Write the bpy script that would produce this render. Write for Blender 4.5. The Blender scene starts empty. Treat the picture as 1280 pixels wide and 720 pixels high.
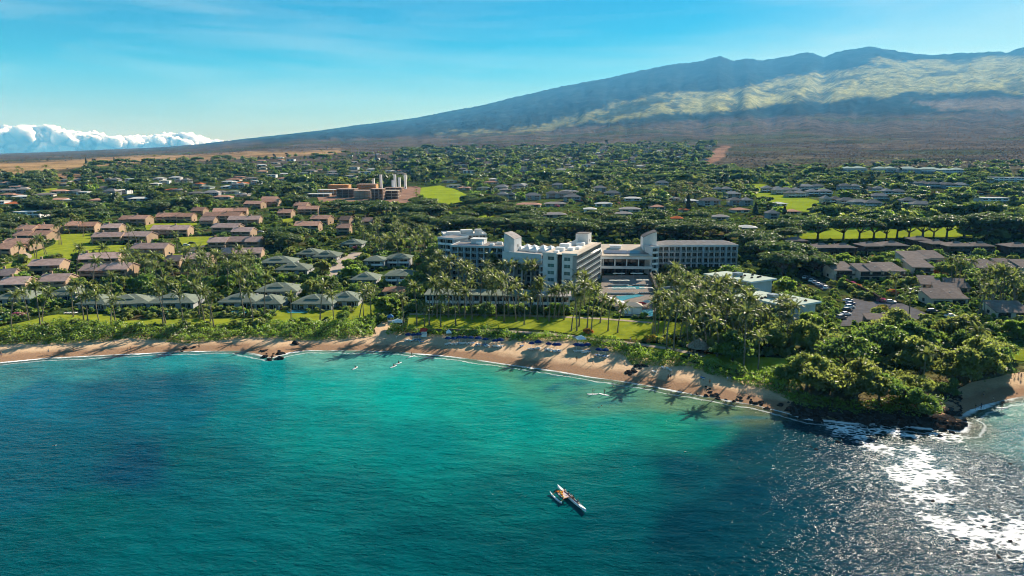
import bpy, bmesh, math, random
import numpy as np
from mathutils import Vector, Matrix, Euler

SC = bpy.context.scene
COL = SC.collection
R = math.radians

# ------------------------------------------------------------------ camera
CAM_H = 70.0
FOC = 855.0                                   # focal length in photograph pixels
PITCH = R(10.9)
cam_data = bpy.data.cameras.new('camera')
cam_data.sensor_width = 36.0
cam_data.lens = 36.0 * FOC / 1280.0
cam_data.clip_start = 1.0
cam_data.clip_end = 200000.0
cam = bpy.data.objects.new('camera', cam_data)
cam.location = (0, 0, CAM_H)
cam.rotation_euler = (R(90) - PITCH, 0, 0)
COL.objects.link(cam)
SC.camera = cam

# ------------------------------------------------------------------ light
SUN_AZ, SUN_EL = R(36.0), R(28.0)             # azimuth clockwise from the view direction
sun_dir = Vector((math.sin(SUN_AZ) * math.cos(SUN_EL), math.cos(SUN_AZ) * math.cos(SUN_EL), math.sin(SUN_EL)))
sun_data = bpy.data.lights.new('sun', 'SUN')
sun_data.energy = 5.0
sun_data.angle = R(0.55)
sun_data.color = (1.0, 0.955, 0.88)
sun = bpy.data.objects.new('sun', sun_data)
sun.rotation_euler = (-sun_dir).to_track_quat('-Z', 'Y').to_euler()
COL.objects.link(sun)

world = bpy.data.worlds.new('World')
SC.world = world
world.use_nodes = True
wt = world.node_tree
for n in list(wt.nodes):
    wt.nodes.remove(n)
def wn(t, **kw):
    n = wt.nodes.new(t)
    for k, v in kw.items():
        setattr(n, k, v)
    return n
w_out = wn('ShaderNodeOutputWorld')
w_bg = wn('ShaderNodeBackground')
w_sky = wn('ShaderNodeTexSky', sky_type='NISHITA')
w_sky.sun_disc = False
w_sky.sun_elevation = SUN_EL
w_sky.sun_rotation = SUN_AZ
w_sky.altitude = 0
w_sky.air_density = 1.0
w_sky.dust_density = 0.25
w_sky.ozone_density = 3.0
w_hsv = wn('ShaderNodeHueSaturation')
w_hsv.inputs['Hue'].default_value = 0.494
w_hsv.inputs['Saturation'].default_value = 2.1
w_hsv.inputs['Value'].default_value = 0.58
# thin high cirrus streaks, the same all round the sky
w_tc = wn('ShaderNodeTexCoord')
w_map = wn('ShaderNodeMapping')
w_map.inputs['Rotation'].default_value = (0.1, 0.22, 0.5)
w_map.inputs['Scale'].default_value = (0.9, 4.0, 13.0)
w_noi = wn('ShaderNodeTexNoise')
w_noi.inputs['Scale'].default_value = 1.6
w_noi.inputs['Detail'].default_value = 7.0
w_noi.inputs['Roughness'].default_value = 0.55
w_noi.inputs['Distortion'].default_value = 0.4
w_rmp = wn('ShaderNodeMapRange')
w_rmp.inputs['From Min'].default_value = 0.44
w_rmp.inputs['From Max'].default_value = 0.86
w_rmp.inputs['To Max'].default_value = 0.42
w_mix = wn('ShaderNodeMixRGB')
w_mix.inputs['Color2'].default_value = (5.2, 6.4, 6.8, 1)
wl = wt.links.new
wl(w_sky.outputs['Color'], w_hsv.inputs['Color'])
wl(w_tc.outputs['Generated'], w_map.inputs['Vector'])
wl(w_map.outputs['Vector'], w_noi.inputs['Vector'])
wl(w_noi.outputs['Fac'], w_rmp.inputs['Value'])
wl(w_rmp.outputs['Result'], w_mix.inputs['Fac'])
wl(w_hsv.outputs['Color'], w_mix.inputs['Color1'])
wl(w_mix.outputs['Color'], w_bg.inputs['Color'])
w_bg.inputs['Strength'].default_value = 0.055
wl(w_bg.outputs['Background'], w_out.inputs['Surface'])

SC.view_settings.view_transform = 'Standard'
SC.view_settings.look = 'None'
SC.view_settings.gamma = 1.0
SC.view_settings.use_curve_mapping = False
SC.view_settings.exposure = 1.42
SC.render.engine = 'CYCLES'
cy = SC.cycles
cy.max_bounces = 5
cy.diffuse_bounces = 2
cy.glossy_bounces = 2
cy.transmission_bounces = 3
cy.transparent_max_bounces = 6
cy.volume_bounces = 0
cy.caustics_reflective = False
cy.caustics_refractive = False
cy.sample_clamp_indirect = 4.0
cy.sample_clamp_direct = 5.0
cy.use_denoising = True
cy.denoiser = 'OPENIMAGEDENOISE'
cy.denoising_input_passes = 'RGB_ALBEDO_NORMAL'
cy.denoising_prefilter = 'FAST'
cy.filter_width = 1.0

# ------------------------------------------------------------------ helpers
def tag(o, label=None, cat=None, group=None, kind=None):
    if label: o['label'] = label
    if cat: o['category'] = cat
    if group: o['group'] = group
    if kind: o['kind'] = kind
    return o

_n = {}
def link(o, parent=None):
    COL.objects.link(o)
    if parent is not None:
        o.parent = parent
    return o

def empty(name, loc=(0, 0, 0), rz=0.0, scale=1.0):
    o = bpy.data.objects.new(name, None)
    o.empty_display_size = 0.5
    o.location = loc
    o.rotation_euler = (0, 0, rz)
    if scale != 1.0:
        o.scale = (scale,) * 3
    return link(o)

def copy_tree(o, parent=None):
    c = o.copy()
    COL.objects.link(c)
    c.parent = parent
    for ch in KIDS.get(o.name, ()):
        copy_tree(ch, c)
    return c
KIDS = {}

def inst(name, mesh, parent=None, loc=(0, 0, 0), rot=(0, 0, 0), scale=(1, 1, 1)):
    o = bpy.data.objects.new(name, mesh)
    o.location = loc
    o.rotation_euler = rot
    o.scale = scale if hasattr(scale, '__len__') else (scale,) * 3
    return link(o, parent)

class MB:
    """collects boxes, prisms and tubes, then makes ONE mesh"""
    def __init__(s):
        s.v, s.f, s.m = [], [], []
    def add(s, vs, fs, mi=0):
        k = len(s.v)
        s.v += [tuple(v) for v in vs]
        s.f += [tuple(i + k for i in f) for f in fs]
        s.m += [mi] * len(fs)
        return s
    def box(s, x0, y0, z0, x1, y1, z1, mi=0):
        return s.add([(x0, y0, z0), (x1, y0, z0), (x1, y1, z0), (x0, y1, z0), (x0, y0, z1), (x1, y0, z1), (x1, y1, z1), (x0, y1, z1)],
                     [(3, 2, 1, 0), (4, 5, 6, 7), (0, 1, 5, 4), (1, 2, 6, 5), (2, 3, 7, 6), (3, 0, 4, 7)], mi)
    def prism(s, pts, y0, y1, mi=0):
        """outline pts in x,z drawn out along y"""
        n = len(pts)
        vs = [(x, y0, z) for x, z in pts] + [(x, y1, z) for x, z in pts]
        fs = [tuple(range(n)), tuple(range(2 * n - 1, n - 1, -1))]
        fs += [(i, i + n, (i + 1) % n + n, (i + 1) % n) for i in range(n)]
        return s.add(vs, fs, mi)
    def prismz(s, pts, z0, z1, mi=0):
        n = len(pts)
        vs = [(x, y, z0) for x, y in pts] + [(x, y, z1) for x, y in pts]
        fs = [tuple(range(n - 1, -1, -1)), tuple(range(n, 2 * n))]
        fs += [(i, (i + 1) % n, (i + 1) % n + n, i + n) for i in range(n)]
        return s.add(vs, fs, mi)
    def tube(s, pts, rad, n=6, mi=0, cap=True):
        pts = [Vector(p) for p in pts]
        if not hasattr(rad, '__len__'):
            rad = [rad] * len(pts)
        rings = []
        for i, p in enumerate(pts):
            t = (pts[min(i + 1, len(pts) - 1)] - pts[max(i - 1, 0)])
            t = t.normalized() if t.length > 1e-9 else Vector((0, 0, 1))
            a = t.cross(Vector((0.31, 0.95, 0.02)) if abs(t.y) < 0.9 else Vector((1, 0, 0.05))).normalized()
            b = t.cross(a)
            rings.append([p + (a * math.cos(2 * math.pi * k / n) + b * math.sin(2 * math.pi * k / n)) * rad[i] for k in range(n)])
        vs = [v for r_ in rings for v in r_]
        fs = []
        for i in range(len(pts) - 1):
            for k in range(n):
                fs.append((i * n + k, i * n + (k + 1) % n, (i + 1) * n + (k + 1) % n, (i + 1) * n + k))
        if cap:
            fs.append(tuple(range(n - 1, -1, -1)))
            fs.append(tuple((len(pts) - 1) * n + k for k in range(n)))
        return s.add(vs, fs, mi)
    def lathe(s, prof, n=10, c=(0, 0, 0), mi=0):
        vs = [(c[0] + r_ * math.cos(2 * math.pi * k / n), c[1] + r_ * math.sin(2 * math.pi * k / n), c[2] + z) for r_, z in prof for k in range(n)]
        fs = []
        for i in range(len(prof) - 1):
            for k in range(n):
                fs.append((i * n + k, i * n + (k + 1) % n, (i + 1) * n + (k + 1) % n, (i + 1) * n + k))
        fs.append(tuple(range(n - 1, -1, -1)))
        fs.append(tuple((len(prof) - 1) * n + k for k in range(n)))
        return s.add(vs, fs, mi)
    def mesh(s, name, mats, smooth=False):
        me = bpy.data.meshes.new(name)
        me.from_pydata(s.v, [], s.f)
        for m in (mats if isinstance(mats, (list, tuple)) else [mats]):
            me.materials.append(m)
        if any(s.m):
            me.polygons.foreach_set('material_index', s.m)
        if smooth:
            me.polygons.foreach_set('use_smooth', [True] * len(s.f))
        me.update()
        return me
    def build(s, name, mats, parent=None, loc=(0, 0, 0), rot=(0, 0, 0), smooth=False):
        return inst(name, s.mesh(name, mats, smooth), parent, loc, rot)

def np_mesh(name, v, quads, mats, attrs=None, smooth=False, mi=None):
    """mesh from numpy arrays; quads is (M,4) or (M,3)"""
    v = np.asarray(v, np.float32); q = np.asarray(quads, np.int32)
    me = bpy.data.meshes.new(name)
    me.vertices.add(len(v)); me.vertices.foreach_set('co', v.ravel())
    k = q.shape[1]
    me.loops.add(q.size); me.loops.foreach_set('vertex_index', q.ravel())
    me.polygons.add(len(q)); me.polygons.foreach_set('loop_start', np.arange(0, q.size, k, dtype=np.int32))
    for m in (mats if isinstance(mats, (list, tuple)) else [mats]):
        me.materials.append(m)
    if mi is not None:
        me.polygons.foreach_set('material_index', np.asarray(mi, np.int32))
    for nm, a in (attrs or {}).items():
        a = np.asarray(a, np.float32)
        if a.ndim == 1:
            at = me.attributes.new(nm, 'FLOAT', 'POINT'); at.data.foreach_set('value', a)
        else:
            if a.shape[1] == 3:
                a = np.hstack([a, np.ones((len(a), 1), np.float32)])
            at = me.attributes.new(nm, 'FLOAT_COLOR', 'POINT'); at.data.foreach_set('color', a.ravel())
    me.update(calc_edges=True)
    if smooth:
        me.polygons.foreach_set('use_smooth', [True] * len(q))
    return me

# value noise ------------------------------------------------------------
def _hash(ix, iy, seed):
    h = (ix.astype(np.int64) * 374761393 + iy.astype(np.int64) * 668265263 + seed * 982451653) & 0x7fffffff
    h = ((h ^ (h >> 13)) * 1274126177) & 0x7fffffff
    return ((h ^ (h >> 16)) & 0xffff) / 65535.0
def vnoise(x, y, seed=0):
    x = np.asarray(x, float); y = np.asarray(y, float)
    ix = np.floor(x); iy = np.floor(y); fx = x - ix; fy = y - iy
    fx = fx * fx * (3 - 2 * fx); fy = fy * fy * (3 - 2 * fy)
    a = _hash(ix, iy, seed); b = _hash(ix + 1, iy, seed); c = _hash(ix, iy + 1, seed); d = _hash(ix + 1, iy + 1, seed)
    return (a * (1 - fx) + b * fx) * (1 - fy) + (c * (1 - fx) + d * fx) * fy
def fbm(x, y, seed=0, oct=4, gain=0.5):
    s = 0.0; a = 1.0; t = 0.0
    for o in range(oct):
        s = s + a * vnoise(np.asarray(x) * 2 ** o, np.asarray(y) * 2 ** o, seed + o * 17); t += a; a *= gain
    return s / t
def smooth01(x, a, b):
    t = np.clip((x - a) / (b - a), 0, 1)
    return t * t * (3 - 2 * t)

# where a sight line through photograph pixel (px,py) runs, and back ------------------------
_cp, _sp = math.cos(PITCH), math.sin(PITCH)
def ray(px, py):
    a = (px - 640) / FOC; b = -(py - 360) / FOC
    return a, _cp + b * _sp, -_sp + b * _cp
def proj(x, y, z):
    dz = z - CAM_H
    f = np.maximum(y * _cp - dz * _sp, 1e-3); u = y * _sp + dz * _cp
    return 640 + FOC * x / f, 360 - FOC * u / f
def flat(px, py, z=0.0):
    a, b, c = ray(px, py); k = (z - CAM_H) / c
    return a * k, b * k
def poly_sdf(px, py, P):
    """signed distance (positive inside) of points to polygon P"""
    px = np.asarray(px, float); py = np.asarray(py, float)
    best = np.full(px.shape, 1e18); ins = np.zeros(px.shape, bool)
    n = len(P)
    for i in range(n):
        ax, ay = P[i]; bx, by = P[(i + 1) % n]
        ex, ey = bx - ax, by - ay
        t = np.clip(((px - ax) * ex + (py - ay) * ey) / (ex * ex + ey * ey + 1e-12), 0, 1)
        best = np.minimum(best, (px - ax - t * ex) ** 2 + (py - ay - t * ey) ** 2)
        if ay != by:
            c = (ay > py) != (by > py)
            ins ^= c & (px < ax + (py - ay) * (bx - ax) / (by - ay))
    return np.sqrt(best) * np.where(ins, 1, -1)

# ------------------------------------------------------------------ the shape of the land
COAST_PX = [(0, 452), (60, 446.5), (150, 442), (240, 438), (300, 437.5), (322, 441), (340, 446), (358, 440), (385, 437), (440, 437), (500, 439),
            (560, 444), (600, 449), (640, 455), (700, 463), (740, 470), (790, 477), (830, 484), (870, 492), (905, 498), (945, 505), (978, 513),
            (1010, 522), (1060, 527), (1120, 530), (1165, 534), (1200, 538), (1206, 529), (1192, 522), (1204, 513), (1225, 505), (1250, 499), (1280, 493)]
COAST = [(-4000, 180), (-900, 250), (-330, 225)] + [flat(*p) for p in COAST_PX] + [(260, 172), (420, 150), (1200, 60), (4000, -300)]
_LANDPOLY = [(-60000, 180)] + COAST + [(60000, -300), (60000, 60000), (-60000, 60000)]
def coast_d(x, y):
    """metres from the waterline, positive on land"""
    shp = np.shape(x)
    return poly_sdf(np.ravel(x), np.ravel(y), _LANDPOLY).reshape(shp)
SKYLINE = [(-400, 196), (0, 192), (60, 190), (130, 187), (200, 184), (250, 180), (300, 174), (345, 169), (400, 163), (440, 157), (480, 152), (520, 147),
           (560, 139), (600, 132), (640, 122), (700, 108), (760, 97), (800, 88), (840, 80), (870, 77), (880, 75), (900, 69), (918, 76), (934, 72), (948, 75), (980, 71),
           (1012, 65), (1030, 71), (1046, 65), (1060, 62), (1090, 58), (1120, 63), (1160, 69), (1200, 66), (1240, 64), (1258, 66), (1280, 58), (1340, 52), (1500, 66), (1900, 110), (2600, 150)]
_sk = []
for _px, _py in SKYLINE:
    a_, b_, c_ = ray(_px, _py)
    _sk.append((math.atan2(a_, b_), c_ / math.hypot(a_, b_)))
_sk_az = np.array([s_[0] for s_ in _sk]); _sk_t = np.array([s_[1] for s_ in _sk])
_rs_az = np.array([ray(p, 150)[0] / ray(p, 150)[1] for p in (-400, 0, 300, 640, 1000, 1300, 2600)])
_rs = np.array([8000, 9000, 11500, 15500, 18500, 19000, 19000], float)
def elev(x, y):
    x = np.asarray(x, float); y = np.asarray(y, float)
    d = coast_d(x, y)
    r_ = np.hypot(x, y); az = np.arctan2(x, y)
    zn = np.interp(d, [-60, -20, -6, 0, 5, 13, 20, 30, 60], [-6, -3.0, -1.0, 0.0, 0.75, 1.9, 3.0, 3.9, 5.1])
    zn = zn + np.clip(d - 60, 0, None) * 0.033
    Rs = np.interp(az, np.arctan(_rs_az), _rs)
    zs = CAM_H + Rs * np.interp(az, _sk_az, _sk_t)
    z1 = 5.1 + 0.033 * 1230
    u = np.clip((r_ - 1500) / (Rs - 1500), 0, None)
    dE = zs - z1
    a = np.clip(0.033 * (Rs - 1500) / np.maximum(dE, 1), 0.05, 1)
    uu = np.minimum(u, 1)
    zf = z1 + dE * (a * uu + (1 - a) * uu ** 1.9)
    zf = np.where(u > 1, zs - (r_ - Rs) * 0.22, zf)
    # gullies and knolls on the slope of the volcano
    amp = smooth01(r_, 2200, 9000)
    s1 = fbm(az * 34 + 0.12 * fbm(az * 9, r_ / 2500, 5, 2), r_ / 5200, 3, 5, 0.55) - 0.5
    s2 = fbm(x / 900, y / 900, 11, 4) - 0.5
    fade = 1 - 0.8 * smooth01(u, 0.85, 1.0)
    hill = np.clip(dE / 2500, 0.02, 1)
    zf = zf + amp * fade * hill * (210 * s1 + 45 * s2) + amp * smooth01(u, 0.9, 1.0) * hill * 55 * (fbm(az * 330, r_ / 900, 23, 3, .6) - 0.5)
    w = smooth01(r_, 1350, 1900)
    return zn * (1 - w) + zf * w
def elev1(x, y):
    return float(elev(np.array([x]), np.array([y]))[0])
_RS = np.exp(np.linspace(math.log(110), math.log(7000), 260))
def G(px, py, lift=0.0):
    """the point of the ground seen at a photograph pixel"""
    a, b, c = ray(px, py)
    h = math.hypot(a, b)
    def diff(rr):
        return CAM_H + c / h * rr - elev(a / h * rr, b / h * rr)
    f = diff(_RS)
    i = int(np.argmax(f < 0)) if (f < 0).any() else len(_RS) - 1
    lo, hi = _RS[max(i - 1, 0)], _RS[i]
    rr = np.linspace(lo, hi, 24); f = diff(rr)
    j = int(np.argmax(f < 0)) if (f < 0).any() else 23
    j0 = max(j - 1, 0)
    k = rr[j0] if j0 == j else rr[j0] + (rr[j] - rr[j0]) * f[j0] / (f[j0] - f[j] + 1e-12)
    x, y = a / h * k, b / h * k
    return Vector((x, y, elev1(x, y) + lift))
def mpp(p):
    """metres one photograph pixel spans at point p"""
    f = p[1] * _cp - (p[2] - CAM_H) * _sp
    return f / FOC

# ------------------------------------------------------------------ materials
MATS = {}
def nmat(name):
    m = bpy.data.materials.new(name); m.use_nodes = True
    nt = m.node_tree
    for n in list(nt.nodes):
        nt.nodes.remove(n)
    def N(t, ins=None, **kw):
        n = nt.nodes.new(t)
        for k, v in kw.items():
            setattr(n, k, v)
        for k, v in (ins or {}).items():
            n.inputs[k].default_value = v
        return n
    L = nt.links.new
    out = N('ShaderNodeOutputMaterial')
    MATS[name] = m
    return m, N, L, out
def c4(c):
    return (c[0], c[1], c[2], 1.0)
def surf(name, col, rough=0.7, amt=0.25, scale=0.6, bump=0.0, bscale=4.0, vary=0.0, metal=0.0, col2=None, coords='Object', stretch=None, spec=0.4):
    """plain surface: base colour broken by two noises, with a little relief"""
    m, N, L, out = nmat(name)
    matt = rough >= 0.6 and not metal
    b = N('ShaderNodeBsdfDiffuse', {'Roughness': 0.3}) if matt else N('ShaderNodeBsdfPrincipled', {'Roughness': rough, 'Metallic': metal, 'Specular IOR Level': spec})
    tc = N('ShaderNodeTexCoord')
    vec = tc.outputs[coords]
    if stretch:
        mp = N('ShaderNodeMapping', {'Scale': stretch}); L(vec, mp.inputs['Vector']); vec = mp.outputs['Vector']
    n1 = N('ShaderNodeTexNoise', {'Scale': scale, 'Detail': 6.0, 'Roughness': 0.62}); L(vec, n1.inputs['Vector'])
    mr = N('ShaderNodeMapRange', {'From Min': 0.28, 'From Max': 0.72}); L(n1.outputs['Fac'], mr.inputs['Value'])
    d = col2 or tuple(c * (1 - amt * 1.3) for c in col)
    l = tuple(min(1, c * (1 + amt)) for c in col)
    mx = N('ShaderNodeMixRGB', {'Color1': c4(d), 'Color2': c4(l)}); L(mr.outputs['Result'], mx.inputs['Fac'])
    last = mx.outputs['Color']
    if vary:
        oi = N('ShaderNodeObjectInfo')
        vr = N('ShaderNodeMapRange', {'To Min': 1 - vary, 'To Max': 1 + vary}); L(oi.outputs['Random'], vr.inputs['Value'])
        hs = N('ShaderNodeHueSaturation'); L(vr.outputs['Result'], hs.inputs['Value']); L(last, hs.inputs['Color']); last = hs.outputs['Color']
    L(last, b.inputs['Color' if matt else 'Base Color'])
    if bump:
        n2 = N('ShaderNodeTexNoise', {'Scale': bscale, 'Detail': 4.0}); L(vec, n2.inputs['Vector'])
        bp = N('ShaderNodeBump', {'Strength': bump, 'Distance': 0.2}); L(n2.outputs['Fac'], bp.inputs['Height']); L(bp.outputs['Normal'], b.inputs['Normal'])
    L(b.outputs['BSDF'], out.inputs['Surface'])
    return m
def leafmat(name, dark, light, back, vary=0.18, trans=0.42):
    """leaves: colour runs with the leaf's own tint, light also comes through from behind"""
    m, N, L, out = nmat(name)
    at = N('ShaderNodeAttribute', attribute_name='tint')
    oi = N('ShaderNodeObjectInfo')
    mx = N('ShaderNodeMixRGB', {'Color1': c4(dark), 'Color2': c4(light)}); L(at.outputs['Fac'], mx.inputs['Fac'])
    vr = N('ShaderNodeMapRange', {'To Min': 1 - vary, 'To Max': 1 + vary}); L(oi.outputs['Random'], vr.inputs['Value'])
    hr = N('ShaderNodeMapRange', {'To Min': 0.485, 'To Max': 0.513}); L(oi.outputs['Random'], hr.inputs['Value'])
    hs = N('ShaderNodeHueSaturation'); L(vr.outputs['Result'], hs.inputs['Value']); L(hr.outputs['Result'], hs.inputs['Hue']); L(mx.outputs['Color'], hs.inputs['Color'])
    df = N('ShaderNodeBsdfDiffuse'); L(hs.outputs['Color'], df.inputs['Color'])
    tb = N('ShaderNodeMixRGB', {'Fac': 0.65, 'Color2': c4(back)}); L(hs.outputs['Color'], tb.inputs['Color1'])
    tr = N('ShaderNodeBsdfTranslucent'); L(tb.outputs['Color'], tr.inputs['Color'])
    ms = N('ShaderNodeMixShader', {'Fac': trans}); L(df.outputs['BSDF'], ms.inputs[1]); L(tr.outputs['BSDF'], ms.inputs[2])
    gl = N('ShaderNodeBsdfGlossy', {'Roughness': 0.45, 'Color': (1, 1, 1, 1)})
    m2 = N('ShaderNodeMixShader', {'Fac': 0.035}); L(ms.outputs['Shader'], m2.inputs[1]); L(gl.outputs['BSDF'], m2.inputs[2])
    L(m2.outputs['Shader'], out.inputs['Surface'])
    return m

# ------------------------------------------------------------------ ground
def mixc(base, col, w):
    w = np.clip(w, 0, 1)[:, None]
    return base * (1 - w) + np.array(col, float)[None, :] * w
def build_ground():
    az = np.concatenate([np.radians(np.arange(-80, -42, 2.0)), np.radians(np.arange(-42, 42.01, 0.19)), np.radians(np.arange(44, 81, 2.0))])
    rr = np.exp(np.arange(math.log(120), math.log(22500), 0.0082))
    A, RR = np.meshgrid(az, rr)
    na, nr = len(az), len(rr)
    x = (np.sin(A) * RR).ravel(); y = (np.cos(A) * RR).ravel()
    z = elev(x, y); d = coast_d(x, y); r_ = RR.ravel(); az_ = A.ravel()
    # colours of what covers the land
    px, py = proj(x, y, z)
    wx = px + 26 * (fbm(x / 160, y / 160, 31, 3) - 0.5); wy = py + 5 * (fbm(x / 120, y / 120, 37, 3) - 0.5)
    f1 = fbm(x / 14, y / 14, 1, 4); f2 = fbm(x / 70, y / 70, 2, 4)
    col = np.zeros((len(x), 3)) + np.array((0.034, 0.055, 0.014))
    col = mixc(col, (0.075, 0.060, 0.032), smooth01(f1, 0.52, 0.75))
    col = mixc(col, (0.045, 0.075, 0.018), smooth01(f2, 0.5, 0.72) * 0.8)
    # dry kiawe scrub further up
    scrub = np.array((0.074, 0.062, 0.050))[None, :] * (0.6 + 0.8 * fbm(x / 38, y / 38, 7, 5))[:, None]
    ws = smooth01(r_, 1150, 1900)
    wscr = np.clip(ws, 0, 1)[:, None]
    col = col * (1 - wscr) + scrub * wscr
    streak = fbm(az_ * 60, r_ / 900, 41, 4)
    col = mixc(col, (0.095, 0.082, 0.055), ws * smooth01(streak, 0.55, 0.8) * 0.7)
    col = mixc(col, (0.045, 0.056, 0.026), ws * smooth01(fbm(x / 420, y / 420, 43, 4), 0.5, 0.68) * 0.75)
    # tawny dry grass on the left rise, one firebreak
    gold = [(-60, 206), (0, 203), (90, 200), (170, 195), (320, 190), (430, 186), (420, 193), (300, 199), (210, 202), (110, 209), (0, 219), (-60, 222)]
    col = mixc(col, (0.36, 0.235, 0.115), smooth01(poly_sdf(wx, wy, gold), -0.8, 1.6) * (0.65 + 0.5 * (f2 - 0.5)))
    col = mixc(col, (0.26, 0.145, 0.08), smooth01(poly_sdf(wx, wy, [(60, 217), (130, 214), (155, 220), (120, 230), (60, 228)]), -1, 1.5) * 0.7)
    col = mixc(col, (0.26, 0.155, 0.11), smooth01(poly_sdf(px + 0.6 * (wx - px), py, [(900, 182), (914, 182), (906, 196), (886, 208), (884, 200)]), -1, 1.0) * 0.75)
    # the volcano: dark forest, pastures
    edge_y = np.interp(px, [200, 270, 400, 520, 640, 760, 900, 1050, 1300], [186, 181, 176, 172, 165, 158, 150, 146, 141])
    up = smooth01(edge_y - py + 9 * (fbm(az_ * 80, z / 120, 55, 4) - .5), -3, 6) * smooth01(r_, 3200, 5000)
    forest = np.array((0.018, 0.032, 0.034))[None, :] * (0.3 + 1.4 * fbm(az_ * 90, r_ / 500, 51, 4))[:, None]  # blue of the distant air is mixed into the forest colour
    w2 = (up * 0.9)[:, None]; col = col * (1 - w2) + forest * w2
    past = [(1105, 72), (1140, 76), (1190, 76), (1240, 69), (1330, 76), (1330, 122), (1240, 116), (1140, 116), (1070, 124), (990, 129), (940, 137), (880, 140), (805, 146),
            (730, 154), (640, 164), (640, 158), (680, 154), (740, 139), (805, 121), (870, 110), (910, 114), (950, 105), (990, 95), (1065, 86)]
    pat = fbm(az_ * 230 + 1.2 * fbm(az_ * 30, z / 300, 63, 3), z / 34, 67, 5, .66)
    qx = px + 40 * (fbm(az_ * 60, z / 160, 61, 4) - 0.5); qy = py + 7 * (pat - 0.5) + 10 * (fbm(az_ * 45, z / 400, 69, 3) - 0.5)
    wp = smooth01(poly_sdf(qx, qy, past), -2.5, 3) * up * (.42 + .58 * smooth01(px, 700, 960))
    spots = smooth01(fbm(az_ * 260, z / 34, 73, 4, .7), 0.50, 0.64); tree = smooth01(fbm(az_ * 60 + 2 * pat, z / 190, 75, 4, .6), 0.53, 0.66)
    col = mixc(col, (0.27, 0.275, 0.115), wp * (1 - .5 * spots) * (1 - .7 * tree))
    col = mixc(col, (0.30, 0.30, 0.15), wp * smooth01(pat, .45, .75) * (1 - tree) * .5)
    gul = [(760, 136), (800, 127), (872, 118), (830, 130), (790, 142), (745, 150)]
    col = mixc(col, (0.035, 0.05, 0.035), smooth01(poly_sdf(qx, qy, gul), -1, 2) * up * 0.9)
    pal = [(1135, 127), (1290, 123), (1290, 138), (1180, 137)]
    col = mixc(col, (0.22, 0.17, 0.125), smooth01(poly_sdf(qx, qy, pal), -3, 4) * 0.55)
    lp = [(640, 163), (700, 156), (740, 150), (700, 162), (600, 168), (520, 170), (560, 163)]
    col = mixc(col, (0.20, 0.20, 0.09), smooth01(poly_sdf(qx, qy, lp), -2, 2) * 0.55 * smooth01(streak, 0.35, 0.6))
    # earth under the shore plants
    col = mixc(col, (0.20, 0.14, 0.085), smooth01(-d, -26, -12) * 0.55)
    idx = np.arange(na * nr).reshape(nr, na)
    q = np.stack([idx[:-1, :-1], idx[:-1, 1:], idx[1:, 1:], idx[1:, :-1]], -1).reshape(-1, 4)
    keep = d.reshape(-1)[q].max(1) > -55
    q = q[keep]
    used = np.unique(q); rem = np.full(na * nr, -1); rem[used] = np.arange(len(used))
    m, N, L, out = nmat('ground')
    b = N('ShaderNodeBsdfDiffuse')
    at = N('ShaderNodeAttribute', attribute_name='cover')
    tc = N('ShaderNodeTexCoord')
    n1 = N('ShaderNodeTexNoise', {'Scale': 0.35, 'Detail': 5.0, 'Roughness': 0.65}); L(tc.outputs['Object'], n1.inputs['Vector'])
    n2 = N('ShaderNodeTexNoise', {'Scale': 0.022, 'Detail': 8.0, 'Roughness': 0.72}); L(tc.outputs['Object'], n2.inputs['Vector'])
    n3 = N('ShaderNodeTexNoise', {'Scale': 0.0042, 'Detail': 9.0, 'Roughness': 0.78}); L(tc.outputs['Object'], n3.inputs['Vector'])
    n3r = N('ShaderNodeMapRange', {'From Min': 0.36, 'From Max': 0.64, 'To Min': 0.5, 'To Max': 1.45}); L(n3.outputs['Fac'], n3r.inputs['Value'])
    ad0 = N('ShaderNodeMath', operation='MULTIPLY'); L(n1.outputs['Fac'], ad0.inputs[0]); L(n2.outputs['Fac'], ad0.inputs[1])
    ad = N('ShaderNodeMath', operation='MULTIPLY'); L(ad0.outputs['Value'], ad.inputs[0]); L(n3r.outputs['Result'], ad.inputs[1])
    mr = N('ShaderNodeMapRange', {'From Min': 0.12, 'From Max': 0.40, 'To Min': 0.42, 'To Max': 1.6}); L(ad.outputs['Value'], mr.inputs['Value'])
    ml = N('ShaderNodeMixRGB', {'Fac': 1.0}, blend_type='MULTIPLY'); L(at.outputs['Color'], ml.inputs['Color1']); L(mr.outputs['Result'], ml.inputs['Color2'])
    L(ml.outputs['Color'], b.inputs['Color'])
    bp = N('ShaderNodeBump', {'Strength': 0.9, 'Distance': 7.0}); L(n2.outputs['Fac'], bp.inputs['Height']); L(bp.outputs['Normal'], b.inputs['Normal'])
    L(b.outputs['BSDF'], out.inputs['Surface'])
    me = np_mesh('terrain', np.stack([x, y, z], 1)[used], rem[q], m, {'cover': col[used]}, smooth=True)
    o = inst('terrain', me)
    return tag(o, 'land rising from the shore through dry scrub to a tall volcano', 'terrain', kind='structure')
build_ground()

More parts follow.
